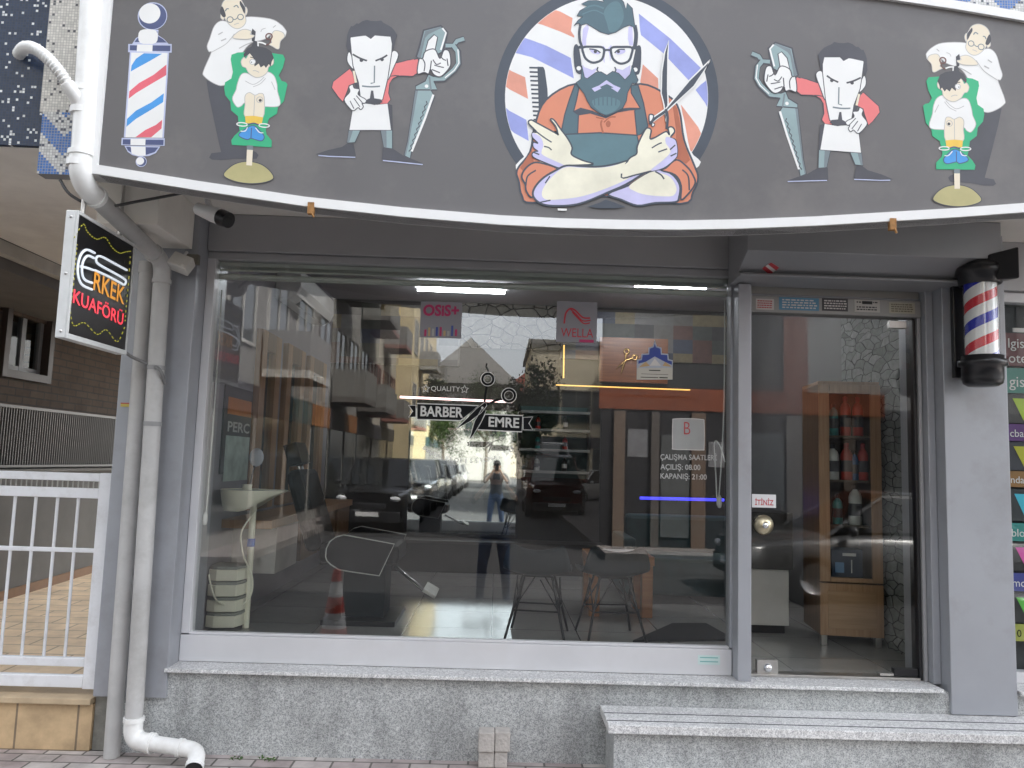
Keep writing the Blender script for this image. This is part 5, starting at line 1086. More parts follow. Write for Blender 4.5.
rings = [(1.0, 0.0), (0.99, -0.02), (0.95, -0.07), (0.90, -0.11), (0.80, -0.142)]
vs = []; fs = []
for k, (s, dz_) in enumerate(rings):
    for x, y in out:
        f_ = 1.0 if x < L_+0.2 else max(0.16, 1-0.84*(x-L_-0.2)/(R_-L_-0.2))
        xx = cxx+(x-cxx)*s; vs.append((xx, ty+(y-ty)*s, zt+dz_*f_))
nn = len(out)
for k in range(len(rings)-1): fs += [(k*nn+(i+1) % nn, k*nn+i, (k+1)*nn+i, (k+1)*nn+(i+1) % nn) for i in range(nn)]
fs.append(tuple(range((len(rings)-1)*nn, len(rings)*nn))[::-1]); b.add(vs, fs, PLW, True)
b.poly([(cxx+(x-cxx)*0.93, ty+(y-ty)*0.9, zt-0.008) for x, y in out], mat('tray_grey', (0.22, 0.24, 0.24), 0.4)); b.build('basin_tray', TR)
b = MB(); b.tube([(cxx, ty, zt-0.004), (cxx, ty, zt+0.035)], 0.032, PLW, 14); b.tube([(cxx+0.02, ty, zt+0.036), (cxx+0.04, ty, zt+0.17)], 0.008, BLACKP, 8); b.ball((cxx+0.05, ty, zt+0.22), (0.05, 0.018, 0.065), mat('brush_pale', (0.5, 0.52, 0.56), 0.5), 14); b.build('brush_holder', TR)
b = MB(); b.tube(smooth_line([(xp+0.03, ty+0.04, 1.2), (xp-0.05, ty, 1.05), (xp-0.02, ty-0.03, 0.9), (xp+0.05, ty-0.03, 0.75), (xp+0.04, ty-0.02, 0.62), (xp-0.04, ty-0.05, 0.56), (xp-0.14, ty-0.15, 0.62), (xp-0.2, ty-0.15, 0.78)], 6), 0.006, PLW, 6); b.build('cord', TR)
# --- barber chair
CH = thing('barber_chair', 'black leather barber chair with pale piping and chrome footrest facing right', 'chair', (-0.98, 1.45, FZ))
bx, by = -0.98, 1.45
b = MB(); b.box((bx-0.22, by-0.30, FZ), (bx+0.30, by+0.30, FZ+0.035), BLACKP); b.build('base', CH)
b = MB(); b.box((bx-0.10, by-0.16, FZ+0.036), (bx+0.20, by+0.16, FZ+0.42), mat('chair_pedestal', (0.012, 0.02, 0.023), 0.5, spec=0.12)); b.build('column', CH)
b = MB(); b.box((bx-0.27, by-0.27, FZ+0.42), (bx+0.30, by+0.27, FZ+0.56), BLKL); b.build('seat', CH, bevel=0.04)
T = Matrix.Translation((bx-0.30, by, FZ+0.50)) @ Matrix.Rotation(-0.32, 4, 'Y')
b = MB(); b.box((-0.06, -0.27, 0), (0.06, 0.27, 0.60), BLKL, T); b.build('backrest', CH, bevel=0.045)
b = MB(); b.box((-0.05, -0.14, 0.64), (0.05, 0.14, 0.80), BLKL, T); b.tube([T @ Vector((0, 0.05, 0.55)), T @ Vector((0, 0.05, 0.66))], 0.012, CHROME, 8); b.tube([T @ Vector((0, -0.05, 0.55)), T @ Vector((0, -0.05, 0.66))], 0.012, CHROME, 8); b.build('headrest', CH, bevel=0.03)
for s in (-1, 1):
    y = by+s*0.315
    if s < 0:
        sil = smooth_loop([(327, 552), (331, 540), (342, 534.5), (358, 536)], 1); sil = [(326.8, 556), (327.5, 548), (331, 541), (337, 536.5), (345, 534.3), (395, 543.5), (380, 575), (352, 571), (340, 569), (332, 564), (328, 560)]
    pts = [P(px, py, 'y', by-0.315) for px, py in sil]; pts = [Vector((p.x, y, p.z)) for p in pts]
    b = MB(); b.prism([p+Vector((0, -0.035, 0)) for p in pts], (0, 0.07, 0), BLKL); o = b.build('armrest', CH, bevel=0.01)
    b = MB(); b.tube([p+Vector((0, s*0.037, 0)) for p in pts], 0.0045, mat('pale_piping', (0.55, 0.56, 0.52), 0.4), 6, closed=True); b.build('piping', o)
    b = MB(); b.tube([(bx-0.05, y, FZ+0.46), (bx-0.05, y, pts[0].z-0.05)], 0.016, CHROME, 8); b.build('arm_strut', o)
b = MB(); p0, p1 = Vector((bx+0.25, by-0.02, FZ+0.38)), P(431, 590, 'y', 1.2); b.tube([p0, p1+Vector((-0.03, 0, -0.02))], 0.014, CHROME, 8)
T = Matrix.Translation(p1) @ Matrix.Rotation(0.5, 4, 'Y'); b.box((-0.05, -0.16, -0.012), (0.05, 0.16, 0.012), STEEL, T); b.build('footrest', CH, bevel=0.004)
# --- air conditioner
AC = thing('air_conditioner', 'white wall air conditioner high on the left shop wall', 'air conditioner', (-1.78, 2.8, 2.86))
b = MB(); b.prism([(x, 1.95, z) for x, z in [(-1.899, 2.88), (-1.899, 3.16), (-1.74, 3.17), (-1.69, 3.12), (-1.685, 2.98), (-1.72, 2.91), (-1.78, 2.87)]], (0, 1.3, 0), WHITEP); b.build('casing', AC, bevel=0.012)
b = MB(); b.hexa([(-1.722, 2.16, 2.906), (-1.716, 2.16, 2.912), (-1.716, 3.19, 2.912), (-1.722, 3.19, 2.906), (-1.783, 2.16, 2.872), (-1.777, 2.16, 2.866), (-1.777, 3.19, 2.866), (-1.783, 3.19, 2.872)], DK if False else mat('vent_grey', (0.2, 0.2, 0.2), 0.5)); b.build('louvre', AC)
# --- mirrors with wooden surrounds on the left wall, and the work shelf
for i, (ya, yc, lab) in enumerate(((1.55, 2.08, 'tall brown wooden mirror surround nearest the shop window'), (2.3, 2.9, 'tall brown wooden mirror surround in the middle of the left wall'), (3.1, 3.8, 'tall brown wooden mirror surround deepest along the left wall'))):
    o = thing('wall_mirror', lab, 'mirror', (-1.89, (ya+yc)/2, 1.2), 'wooden mirrors along the left shop wall')
    b = MB()
    b.box((-1.899, ya, 1.15), (-1.85, ya+0.14, 2.55), OAK); b.box((-1.899, yc-0.14, 1.15), (-1.85, yc, 2.55), OAK); b.box((-1.899, ya+0.141, 2.40), (-1.85, yc-0.141, 2.55), OAKD); b.box((-1.899, ya+0.141, 1.15), (-1.85, yc-0.141, 1.25), OAKD); b.build('surround', o, bevel=0.003)
    b = MB(); b.box((-1.899, ya+0.141, 1.251), (-1.88, yc-0.141, 2.399), mat('mirror_silver', (0.72, 0.75, 0.75), 0.02, 1.0, 0)); b.build('mirror_pane', o)
SH = thing('work_shelf', 'long wooden work counter with drawers along the left shop wall', 'counter', (-1.75, 2.6, FZ))
b = MB(); b.box((-1.898, 1.05, 1.06), (-1.55, 4.05, 1.12), OAK); b.build('top', SH, bevel=0.004)
for k in range(4):
    b = MB(); y = 1.3+0.72*k; b.box((-1.898, y, 0.72), (-1.58, y+0.6, 1.055), mat('drawer_cream', (0.52, 0.50, 0.46), 0.5) if k == 0 else OAKD); b.build('drawer', SH, bevel=0.004)
b = MB(); T = None
b.box((-1.899, 0.93, P(238, 432, 'x', -1.89).z-0.3), (-1.89, 1.52, 2.05), mat('poster_dark', (0.05, 0.055, 0.06), 0.5))
pa, pb_ = P(227.5, 431, 'x', -1.888), P(249, 436, 'x', -1.888)
ORP = mat('poster_orange', (0.55, 0.19, 0.04), 0.5); b.box((-1.8895, pa.y-0.02, pa.z+0.12), (-1.8885, pb_.y+0.02, pa.z+0.24), ORP)
b.box((-1.8895, pa.y-0.02, pa.z-0.02), (-1.8888, pb_.y+0.02, pa.z+0.118), MATS['poster_dark']); b.text('PERC', 0.10, pa, Y3, Z3, DECW, 0.02, 'l', (pb_-pa).length); b.box((-1.8895, pa.y-0.02, pa.z-0.35), (-1.8888, pb_.y+0.02, pa.z-0.03), mat('poster_mint', (0.45, 0.55, 0.50), 0.5, 0, 0.3, 9))
tag(b.build('wall_poster'), 'dark poster with white letters under an orange bar on the left wall', 'poster')
# --- back wall: large mirror, cabinet, LED battens, shelf, ornaments
m0, m1 = P(412, 408, 'y', 4.17), P(515, 535, 'y', 4.17)
MR = thing('large_mirror', 'large bright frameless mirror on the back wall reflecting the street', 'mirror', ((m0.x+m1.x)/2, 4.18, m1.z))
b = MB(); b.box((m0.x, 4.165, m1.z), (m1.x, 4.19, m0.z), MATS['mirror_silver']); b.build('mirror_pane', MR)
b = MB(); b.box((m0.x-0.03, 4.17, m1.z-0.03), (m0.x-0.001, 4.198, m0.z+0.03), BLACKP); b.box((m1.x+0.001, 4.17, m1.z-0.03), (m1.x+0.03, 4.198, m0.z+0.03), BLACKP); b.box((m0.x, 4.17, m0.z+0.001), (m1.x, 4.198, m0.z+0.03), BLACKP); b.box((m0.x, 4.17, m1.z-0.03), (m1.x, 4.198, m1.z-0.001), BLACKP); b.build('frame', MR)
CB = thing('low_cabinet', 'low dark cabinet along the back wall below the large mirror', 'cabinet', (-0.2, 4.0, FZ))
b = MB(); b.box((-1.5, 3.85, FZ), (1.15, 4.19, 0.70), mat('dark_cabinet', (0.03, 0.026, 0.024), 0.6, spec=0.1)); b.build('body', CB, bevel=0.004)
b = MB(); b.box((-1.52, 3.83, 0.701), (1.17, 4.19, 0.73), mat('cabinet_top', (0.05, 0.045, 0.04), 0.5, spec=0.15)); b.build('top', CB, bevel=0.003)
def batten(p, q, m, lbl, r=0.012):
    b = MB(); b.tube([p, q], r, m, 8); o = thing('led_batten', lbl, 'lamp', p); b.build('tube', o)
    b = MB(); d_ = Vector((0, 0.022, 0)); b.tube([p+d_, q+d_], r*0.9, BLACKP, 6); b.build('channel', o)
batten(P(400, 397, 'y', 4.1), P(512, 402, 'y', 4.1), emis('led_pink', (1.0, 0.62, 0.60), 0.5), 'thin pinkish white light tube above the large mirror')
batten(P(556, 385, 'y', 4.07), P(690, 390, 'y', 4.07), emis('led_gold', (1.0, 0.60, 0.16), 0.20), 'thin golden light strip running level on the back wall', 0.007)
batten(P(564, 345, 'y', 4.12), P(563.5, 378, 'y', 4.12), MATS['led_gold'], 'short upright golden light strip on the back wall stones', 0.008)
batten(P(640, 498, 'y', 3.2), P(724, 500, 'y', 3.2), emis('led_blue', (0.05, 0.05, 1.0), 0.30), 'glowing blue light strip over the sofa', 0.014)
WS = thing('wall_shelf', 'dark open display shelf with four boards beside the large mirror', 'shelf', (0.6, 4.05, 1.4))
xa, xc = P(520, 430, 'y', 3.95).x, P(590, 430, 'y', 3.95).x
for y in (412, 430, 450, 472): z = P(545, y, 'y', 3.95).z; b = MB(); b.box((xa, 3.95, z-0.014), (xc, 4.19, z+0.014), mat('shelf_grey', (0.22, 0.23, 0.22), 0.5)); b.build('board', WS, bevel=0.002)
b = MB(); z1_, z0_ = P(545, 405, 'y', 3.95).z, P(545, 478, 'y', 3.95).z
for x in (xa-0.02, xc): b.box((x, 3.95, z0_), (x+0.019, 4.19, z1_), BLACKP)
b.box((xa, 4.191, z0_), (xc, 4.198, z1_), mat('shelf_teal', (0.03, 0.07, 0.07), 0.5)); b.build('side_panel', WS)
rnd = random.Random(21)
cols = [('shampoo_red', (0.45, 0.05, 0.04), 'red'), ('shampoo_white', (0.6, 0.6, 0.58), 'white'), ('shampoo_black', (0.03, 0.03, 0.03), 'black'), ('shampoo_teal', (0.03, 0.25, 0.25), 'teal')]
ords = ['second', 'third', 'lowest']
def bottle(x, y, z, r, h, m, name, lbl, grp, cap=None):
    o = thing(name, lbl, 'bottle', (x, y, z), grp)
    b = MB(); b.lathe([(0.0, 0), (r*0.92, 0), (r, r*0.1), (r, h*0.68), (r*0.75, h*0.78), (r*0.35, h*0.84), (r*0.35, h*0.86)], (x, y, z), m, 16); b.build('body', o)
    b = MB(); b.lathe([(r*0.42, h*0.861), (r*0.42, h*0.97), (0, h)], (x, y, z), cap or BLACKP, 12); b.build('cap', o)
    b = MB(); b.lathe([(r*1.01, h*0.22), (r*1.01, h*0.52)], (x, y, z), mat('label_dark', (0.06, 0.06, 0.07), 0.4) if m.name != 'shampoo_black' else STW, 16); b.build('paper_label', o)
    return o
for k, y in enumerate((430, 450, 472)):
    z = P(545, y, 'y', 3.95).z+0.0145; c = [(0, 2), (3, 0), (1, 2)][k]
    for j in (0, 1): nm = cols[c[j]]; bottle(xa+0.2+0.3*j, 4.06, z, 0.028, 0.15, mat(nm[0], nm[1], 0.3), 'shampoo_bottle', '%s bottle on the %s board of the dark wall shelf' % (nm[2], ords[k]), 'bottles on the dark wall shelf')
SCG = mat('gold_metal', (0.70, 0.42, 0.16), 0.25, 1.0, 0.05)
def G(x, y): return P(600+x/9.6, 320+y/9.6, 'y', 4.085)
b = MB(); b.tube([G(155, 470), G(205, 425), G(250, 385), G(310, 368)], [0.006, 0.016, 0.012, 0.012], SCG, 8); b.tube([G(200, 520), G(222, 450), G(243, 390), G(250, 330)], [0.006, 0.016, 0.012, 0.012], SCG, 8); b.tube([p for p in circ(G(257, 302), 0.028, 16)], 0.010, SCG, 8, closed=True); b.tube([p for p in circ(G(332, 360), 0.028, 16)], 0.010, SCG, 8, closed=True)
b.tube([G(226, 402), G(226, 402)+Vector((0, 0.02, 0))], 0.012, SCG, 8); tag(b.build('scissors_ornament'), 'golden scissors ornament hung on the orange wood panel', 'ornament')
# --- ceiling tube lights
for (x0_, x1_, y_, lab) in ((-0.86, 0.02, 3.25, 'lit white tube lamp on the ceiling near the shop centre'), (1.25, 1.92, 2.74, 'lit white tube lamp on the ceiling toward the door side')):
    tm = emis('tube_white', (0.92, 0.95, 1.0), 6.0) if x0_ < 0 else emis('tube_bright', (0.94, 0.95, 1.0), 16.0)
    o = thing('ceiling_tube_lamp', lab, 'lamp', ((x0_+x1_)/2, y_, 3.35), 'tube lamps on the shop ceiling')
    b = MB(); b.box((x0_-0.03, y_-0.05, 3.305), (x1_+0.03, y_+0.05, 3.35), WHITEP); b.build('batten', o, bevel=0.004)
    b = MB(); b.tube([(x0_, y_, 3.283), (x1_, y_, 3.283)], 0.020, tm, 10); b.build('tube', o)
# --- seats by the window: two shell chairs on wire legs
def wire_chair(x, y, rz, lbl):
    o = thing('wire_leg_chair', lbl, 'chair', (0, 0, 0), 'dark shell chairs by the shop window')
    b = MB(); nx, ny = 9, 9; vs = []; fs = []
    for i in range(ny):
        t = i/(ny-1)
        for j in range(nx):
            u = j/(nx-1)*2-1
            if t < 0.55: yy = -0.22+t/0.55*0.38; zz = 0.43+0.02*u*u*2-0.015*math.sin(t/0.55*PI); w = 0.22+0.015*t
            else: s_ = (t-0.55)/0.45; yy = 0.16+0.07*math.sin(s_*1.3); zz = 0.43+0.02*u*u*2+0.17*s_*s_**0.15; w = 0.228-0.05*s_*s_; yy -= 0.06*u*u*s_
            vs.append((u*w, yy, zz))
    for i in range(ny-1):
        for j in range(nx-1): fs.append((i*nx+j, i*nx+j+1, (i+1)*nx+j+1, (i+1)*nx+j))
    b.add(vs, fs, mat('shell_dark', (0.015, 0.022, 0.026), 0.6, spec=0.12), True); s = b.build('shell_seat', o, subsurf=1); md = s.modifiers.new('thick', 'SOLIDIFY'); md.thickness = 0.012
    WIRE = mat('black_wire', (0.015, 0.015, 0.016), 0.35, 0.5)
    for sx in (-1, 1):
        for sy in (-1, 1):
            b = MB(); b.tube([(sx*0.10, sy*0.08, 0.41), (sx*0.20, sy*0.20, 0.0)], 0.009, WIRE, 7); b.build('leg', o)
    b = MB(); c4 = [(0.155, 0.145, 0.19), (-0.155, 0.145, 0.19), (-0.155, -0.145, 0.19), (0.155, -0.145, 0.19)]
    b.tube([Vector(p) for p in c4], 0.006, WIRE, 6, closed=True)
    for p in c4:
        b.tube([p, (p[0]*0.15, p[1]*0.9, 0.395)], 0.005, WIRE, 6); b.tube([p, (p[0]*0.95, -p[1]*0.1, 0.395)], 0.005, WIRE, 6)
    b.tube([Vector(p) for p in [(0.1, 0.08, 0.41), (-0.1, 0.08, 0.41), (-0.1, -0.08, 0.41), (0.1, -0.08, 0.41)]], 0.007, WIRE, 6, closed=True); b.build('wire_brace', o)
    return o
w1 = wire_chair(0, 0, 0, 'left dark shell chair with crossed wire legs at the window'); w1.location = (P(535, 640, 'z', FZ).x+0.02, 1.02, FZ); w1.rotation_euler.z = 3.0
w2 = copy_tree(w1); w2['label'] = 'right dark shell chair with crossed wire legs before the wooden table'; w2.location = (P(612, 640, 'z', FZ).x, 1.05, FZ); w2.rotation_euler.z = 3.25
# --- wooden side table and magazines, sofa, mat
TB = thing('wooden_side_table', 'orange brown wooden side table with thick square legs', 'table', (1.0, 1.95, FZ))
b = MB(); TW = wood('table_wood', (0.28, 0.11, 0.035), (0.36, 0.16, 0.055), 0.35, 'X'); b.box((0.74, 1.72, 0.80), (1.26, 2.2, 0.87), TW); b.build('top', TB, bevel=0.005)
for x in (0.75, 1.165):
    for y in (1.73, 2.105): b = MB(); b.box((x, y, FZ), (x+0.085, y+0.085, 0.799), TW); b.build('leg', TB, bevel=0.004)
b = MB(); b.box((0.86, 1.78, 0.871), (1.16, 1.99, 0.884), STW); b.box((0.87, 1.775, 0.885), (1.17, 1.985, 0.897), mat('paper_white', (0, 0, 0))); tag(b.build('magazines', bevel=0.002), 'pair of white magazines lying on the wooden side table', 'magazines')
SF = thing('teal_sofa', 'low dark teal sofa under the blue light strip', 'sofa', (1.7, 2.75, FZ))
TEALF = mat('teal_upholstery', (0.02, 0.055, 0.06), 0.7, 0, 0.15, 8)
b = MB(); b.box((1.25, 2.42, 0.46), (2.3, 3.05, 0.78), TEALF); b.build('seat', SF, bevel=0.03)
b = MB(); b.box((1.25, 3.0, 0.60), (2.3, 3.18, 1.12), TEALF); b.build('backrest', SF, bevel=0.04)
b = MB(); b.box((1.13, 2.42, 0.46), (1.245, 3.15, 0.95), TEALF); b.build('armrest', SF, bevel=0.03)
for x in (1.16, 2.2): b = MB(); b.box((x, 2.46, FZ), (x+0.06, 2.52, 0.458), BLACKP); b.build('leg', SF)
b = MB(); b.prism([(0.95, 0.90, FZ), (1.68, 1.02, FZ), (1.62, 1.55, FZ), (1.36, 1.52, FZ)], (0, 0, 0.012), mat('doormat_black', (0.018, 0.02, 0.021), 0.95, 0, 0.2, 40, bump=0.5, bscale=200)); tag(b.build('floor_mat'), 'black floor mat lying inside the window near the door', 'mat')
# --- reception counter and oak cabinet behind the door
RC = thing('reception_counter', 'narrow reception counter with dark upper front and white lower panel behind the door', 'counter', (2.0, 1.45, FZ))
b = MB(); b.box((1.86, 1.28, FZ+0.06), (2.15, 1.75, 0.86), mat('counter_white', (0.58, 0.56, 0.53), 0.4, 0, 0.05)); b.build('lower_panel', RC, bevel=0.003)
b = MB(); b.box((1.845, 1.25, 0.862), (2.17, 1.77, 1.27), mat('counter_dark', (0.04, 0.038, 0.036), 0.5, spec=0.15)); b.build('upper_front', RC, bevel=0.003)
b = MB(); b.box((1.88, 1.31, FZ), (2.13, 1.73, FZ+0.058), BLACKP); b.build('plinth', RC)
CA = thing('oak_display_cabinet', 'oak cabinet with a glass upper door holding bottles against the stone wall', 'cabinet', (2.247, 0.976, FZ))
def ca(o): return o
K_ = MB(); w_c, d_c = 0.415, 0.42
def cbx(a, c, m, nm, bev=0.003):
    b = MB(); b.box(a, c, m); o = b.build(nm, bevel=bev); o.parent = CA; return o
cbx((0, 0, 0.07), (0.025, d_c, 1.79), OAKD, 'side_panel'); cbx((w_c-0.025, 0, 0.07), (w_c, d_c, 1.79), OAKD, 'side_panel'); cbx((0.026, d_c-0.02, 0.07), (w_c-0.026, d_c, 1.789), OAKD, 'back_panel'); cbx((0, 0, 1.791), (w_c, d_c, 1.815), OAK, 'top')
cbx((0.0, -0.022, 0.07), (w_c, -0.001, 0.42), OAK, 'lower_door'); cbx((0.05, -0.028, 0.12), (w_c-0.05, -0.0225, 0.37), wood('oak_panel', (0.33, 0.20, 0.105), (0.42, 0.26, 0.145), 0.4, 'X'), 'door_panel')
dr = MB(); dr.box((0, -0.022, 0.43), (0.07, -0.001, 1.79), OAK); dr.box((w_c-0.07, -0.022, 0.43), (w_c, -0.001, 1.79), OAK); dr.box((0.071, -0.022, 1.73), (w_c-0.071, -0.001, 1.79), OAK); dr.box((0.071, -0.022, 0.43), (w_c-0.071, -0.001, 0.46), OAK); gd = dr.build('glass_door', bevel=0.003); gd.parent = CA
b = MB(); b.box((0.072, -0.014, 0.461), (w_c-0.072, -0.010, 1.729), glass('cabinet_glass', (0.95, 0.96, 0.96), 1.3)); o = b.build('pane'); o.parent = gd
for z in (0.44, 0.80, 1.11, 1.42): cbx((0.026, 0.005, z), (w_c-0.026, d_c-0.021, z+0.014), mat('cabinet_inside_dark', (0.11, 0.085, 0.065), 0.6, spec=0.15), 'shelf', 0)
cbx((0.027, d_c-0.026, 0.43), (w_c-0.027, d_c-0.0205, 1.788), MATS['cabinet_inside_dark'], 'inner_back', 0)
for x in (0.01, w_c-0.05):
    cbx((x, 0.0, 0.0), (x+0.04, 0.05, 0.069), STEEL, 'foot')
CA.rotation_euler.z = -0.13
RT = Matrix.Translation(CA.location) @ Matrix.Rotation(-0.13, 4, 'Z')
def inb(x, y, z): return RT @ Vector((x, y, z))
SR, SW = mat('shampoo_red', (0, 0, 0)), mat('shampoo_white', (0, 0, 0)); SB = mat('shampoo_blue', (0.03, 0.12, 0.28), 0.3); ST_ = mat('shampoo_teal', (0, 0, 0))
grp = 'bottles in the oak display cabinet'
for x, z, r, h, m, l in ((0.13, 1.435, 0.026, 0.22, ST_, 'teal bottle left of the red ones on the top shelf of the oak cabinet'), (0.21, 1.435, 0.030, 0.27, SR, 'tall red bottle left of its twin on the top shelf of the oak cabinet'), (0.295, 1.435, 0.030, 0.27, SR, 'tall red bottle on the right of the top shelf of the oak cabinet'),
                         (0.12, 1.125, 0.036, 0.24, SW, 'white bottle on the second shelf of the oak cabinet'), (0.215, 1.125, 0.032, 0.25, SR, 'red bottle next to the white one on the second shelf of the oak cabinet'), (0.27, 1.125, 0.022, 0.2, SB, 'slim blue bottle between two red ones in the oak cabinet'), (0.325, 1.125, 0.030, 0.25, SR, 'red bottle at the right end of the second shelf of the oak cabinet'),
                         (0.15, 0.815, 0.028, 0.2, ST_, 'teal bottle on the third shelf of the oak cabinet'), (0.27, 0.815, 0.036, 0.27, SW, 'large white bottle on the third shelf of the oak cabinet')):
    p = inb(x, 0.085, z); bottle(p.x, p.y, p.z, r*1.22, h*1.06, m, 'shampoo_bottle', l, grp, RED if m is SR else None)
BXo = thing('clipper_box', 'dark blue clipper box with white print on the lowest cabinet shelf', 'box', inb(0.2, 0.1, 0.455)); BXo.rotation_euler.z = -0.13
b = MB(); b.box((-0.105, -0.05, 0), (0.105, 0.10, 0.19), mat('box_navy', (0.015, 0.03, 0.06), 0.4)); o = b.build('carton', bevel=0.003); o.parent = BXo
b = MB(); b.box((-0.03, -0.0512, 0.145), (0.06, -0.0505, 0.165), STW); b.box((-0.08, -0.0512, 0.03), (-0.02, -0.0505, 0.10), mat('print_blue', (0.15, 0.3, 0.5), 0.4)); b.tube([(0.03, -0.0508, 0.03), (0.03, -0.0508, 0.12)], 0.004, STW, 6); o = b.build('print'); o.parent = BXo
# --- blind cords
def cord(name_lbl, pts, wpt):
    o = thing('blind_cord', name_lbl, 'cord', pts[0]); b = MB(); b.tube(smooth_line(pts, 6), 0.004, mat('cord_white', (0.55, 0.56, 0.55), 0.5), 6); b.build('string', o)
    b = MB(); b.lathe([(0.004, 0.045), (0.012, 0.03), (0.014, 0.0), (0.010, -0.025), (0.0, -0.03)], wpt, MATS['cord_white'], 12); b.build('weight', o)
yc_ = 0.05
cord('looped white blind cord with weight beside the door mullion', [P(725, 300, 'y', yc_), P(724, 400, 'y', yc_), P(722, 450, 'y', yc_), P(718, 505, 'y', yc_), P(716, 478, 'y', yc_), P(714.5, 443, 'y', yc_), P(720, 446, 'y', yc_), P(725, 462, 'y', yc_)], P(719.5, 503, 'y', yc_))
cord('white blind cord with weight at the left window edge', [P(222, 290, 'y', yc_), P(215, 400, 'y', yc_), P(206, 515, 'y', yc_)], P(205, 520, 'y', yc_))
# ================================================================== the street in front (seen in the shop glass and the mirror)
def face_frame(o, d):
    """object-placing rotation for a facade direction d (local X along it, local -Y outwards)"""
    return math.atan2(d[1], d[0])
DARKG = mat('street_window_glass', (0.04, 0.05, 0.055), 0.08, 0, 0.1, 2, spec=0.8)
def window_proto(parent, w, h, fm, nm='window'):
    b = MB(); t = 0.06
    b.box((-w/2-t, -0.05, -t), (w/2+t, 0.02, 0), fm); b.box((-w/2-t, -0.05, h), (w/2+t, 0.02, h+t), fm); b.box((-w/2-t, -0.05, 0.001), (-w/2, 0.02, h-0.001), fm); b.box((w/2, -0.05, 0.001), (w/2+t, 0.02, h-0.001), fm); b.box((-0.03, -0.045, 0.001), (0.03, 0.02, h-0.001), fm)
    o = b.build(nm); o.parent = parent
    b = MB(); b.box((-w/2, -0.02, 0), (-0.031, 0.0, h), DARKG); b.box((0.031, -0.02, 0), (w/2, 0.0, h), DARKG); p = b.build('pane'); p.parent = o
    return o
def building(lbl, foot, h, wallm, faces, trim, name='apartment_building', roofm=None, shop=None, cat='building', storey=3.0, ww=1.3, wh=1.5, z0=3.6, balc=None):
    """foot: polygon counter-clockwise seen from above; faces: (index of the edge, number of windows per floor)"""
    cx0 = sum(p[0] for p in foot)/len(foot); cy0 = sum(p[1] for p in foot)/len(foot)
    o = thing(name, lbl, cat, (cx0, cy0, -0.05))
    b = MB(); b.prism([(x, y, -0.05) for x, y in foot], (0, 0, h), wallm); b.build('wall', o)
    b = MB(); big = [(cx0+(x-cx0)*1.05, cy0+(y-cy0)*1.05, h-0.049) for x, y in foot]; b.prism(big, (0, 0, 0.22), trim); b.build('roof_cornice', o)
    wp = None; bp = None
    for ei, nw in faces:
        a = Vector((*foot[ei], 0)); c = Vector((*foot[(ei+1) % len(foot)], 0)); L = (c-a).length; d = (c-a)/L; ang = math.atan2(d.y, d.x)
        k = 0; z = z0
        while z+wh < h-0.3:
            for i in range(nw):
                q = a+d*(L*(i+0.5)/nw)
                if wp is None: wp = window_proto(o, ww, wh, trim); w = wp
                else: w = copy_tree(wp, o)
                w.location = (q.x-cx0, q.y-cy0, z+0.05); w.rotation_euler.z = ang
                if balc and (i % 2 == balc % 2):
                    if bp is None:
                        bb = MB(); bb.box((-ww*0.75, -0.95, -0.55), (ww*0.75, -0.051, -0.40), trim); bb.box((-ww*0.75, -0.95, -0.399), (ww*0.75, -0.90, 0.35), balcm); bb.box((-ww*0.75, -0.899, -0.399), (-ww*0.75+0.05, -0.051, 0.35), balcm); bb.box((ww*0.75-0.05, -0.899, -0.399), (ww*0.75, -0.051, 0.35), balcm)
                        bp = bb.build('balcony'); bp.parent = o; B_ = bp
                    else: B_ = bp.copy(); COL.objects.link(B_); B_.parent = o
                    B_.location = w.location; B_.rotation_euler.z = ang
            z += storey
        if shop:
            for i in range(max(1, nw//1)):
                u0, u1 = L*(i+0.08)/nw, L*(i+0.92)/nw
                bb = MB(); p0, p1 = a+d*u0, a+d*u1; nrm = Vector((d.y, -d.x, 0))
                def quad(z_0, z_1, off, m, e=0.0):
                    A, C = p0+nrm*off-d*e, p1+nrm*off+d*e
                    bb.hexa([A+nrm*0.04+Z3*z_0, C+nrm*0.04+Z3*z_0, C+Z3*z_0, A+Z3*z_0, A+nrm*0.04+Z3*z_1, C+nrm*0.04+Z3*z_1, C+Z3*z_1, A+Z3*z_1], m)
                quad(0.3, 2.3, 0.002, DARKG); quad(2.32, 2.85, 0.01, shop[i % len(shop)], 0.15)
                bb.build('shop_front', o)
    return o
balcm = mat('balcony_grey', (0.20, 0.195, 0.18), 0.7, 0, 0.1)
TRIMC = mat('trim_cream', (0.42, 0.415, 0.39), 0.7, 0, 0.1); TRIMD = mat('trim_dark', (0.12, 0.11, 0.10), 0.7)
def bm_(n, c): return mat(n, c, 0.85, 0, 0.10, 1.2, dirt=((c[0]*.6, c[1]*.6, c[2]*.58), 0.7, 0.4))
SHOPO = mat('shop_board_orange', (0.30, 0.13, 0.05), 0.5); SHOPD = mat('shop_board_dark', (0.05, 0.05, 0.06), 0.5); SHOPT = mat('shop_board_teal', (0.03, 0.08, 0.09), 0.5)
xL = -4.6
building('brown and lilac apartment block opposite, nearest on the left side street', [(-12, -8.0), (-12, -14.5), (xL, -14.5), (xL, -8.0)], 12.5, bm_('wall_brownish', (0.20, 0.195, 0.185)), [(2, 3), (3, 3)], TRIMC, shop=[SHOPT, SHOPD, SHOPD], balc=1)
building('grey apartment block with balconies, second along the left side street', [(-12, -14.52), (-12, -22.5), (xL, -22.5), (xL, -14.52)], 13.5, bm_('wall_grey_render', (0.25, 0.245, 0.23)), [(2, 4)], TRIMD, shop=[SHOPD, SHOPO], balc=2)
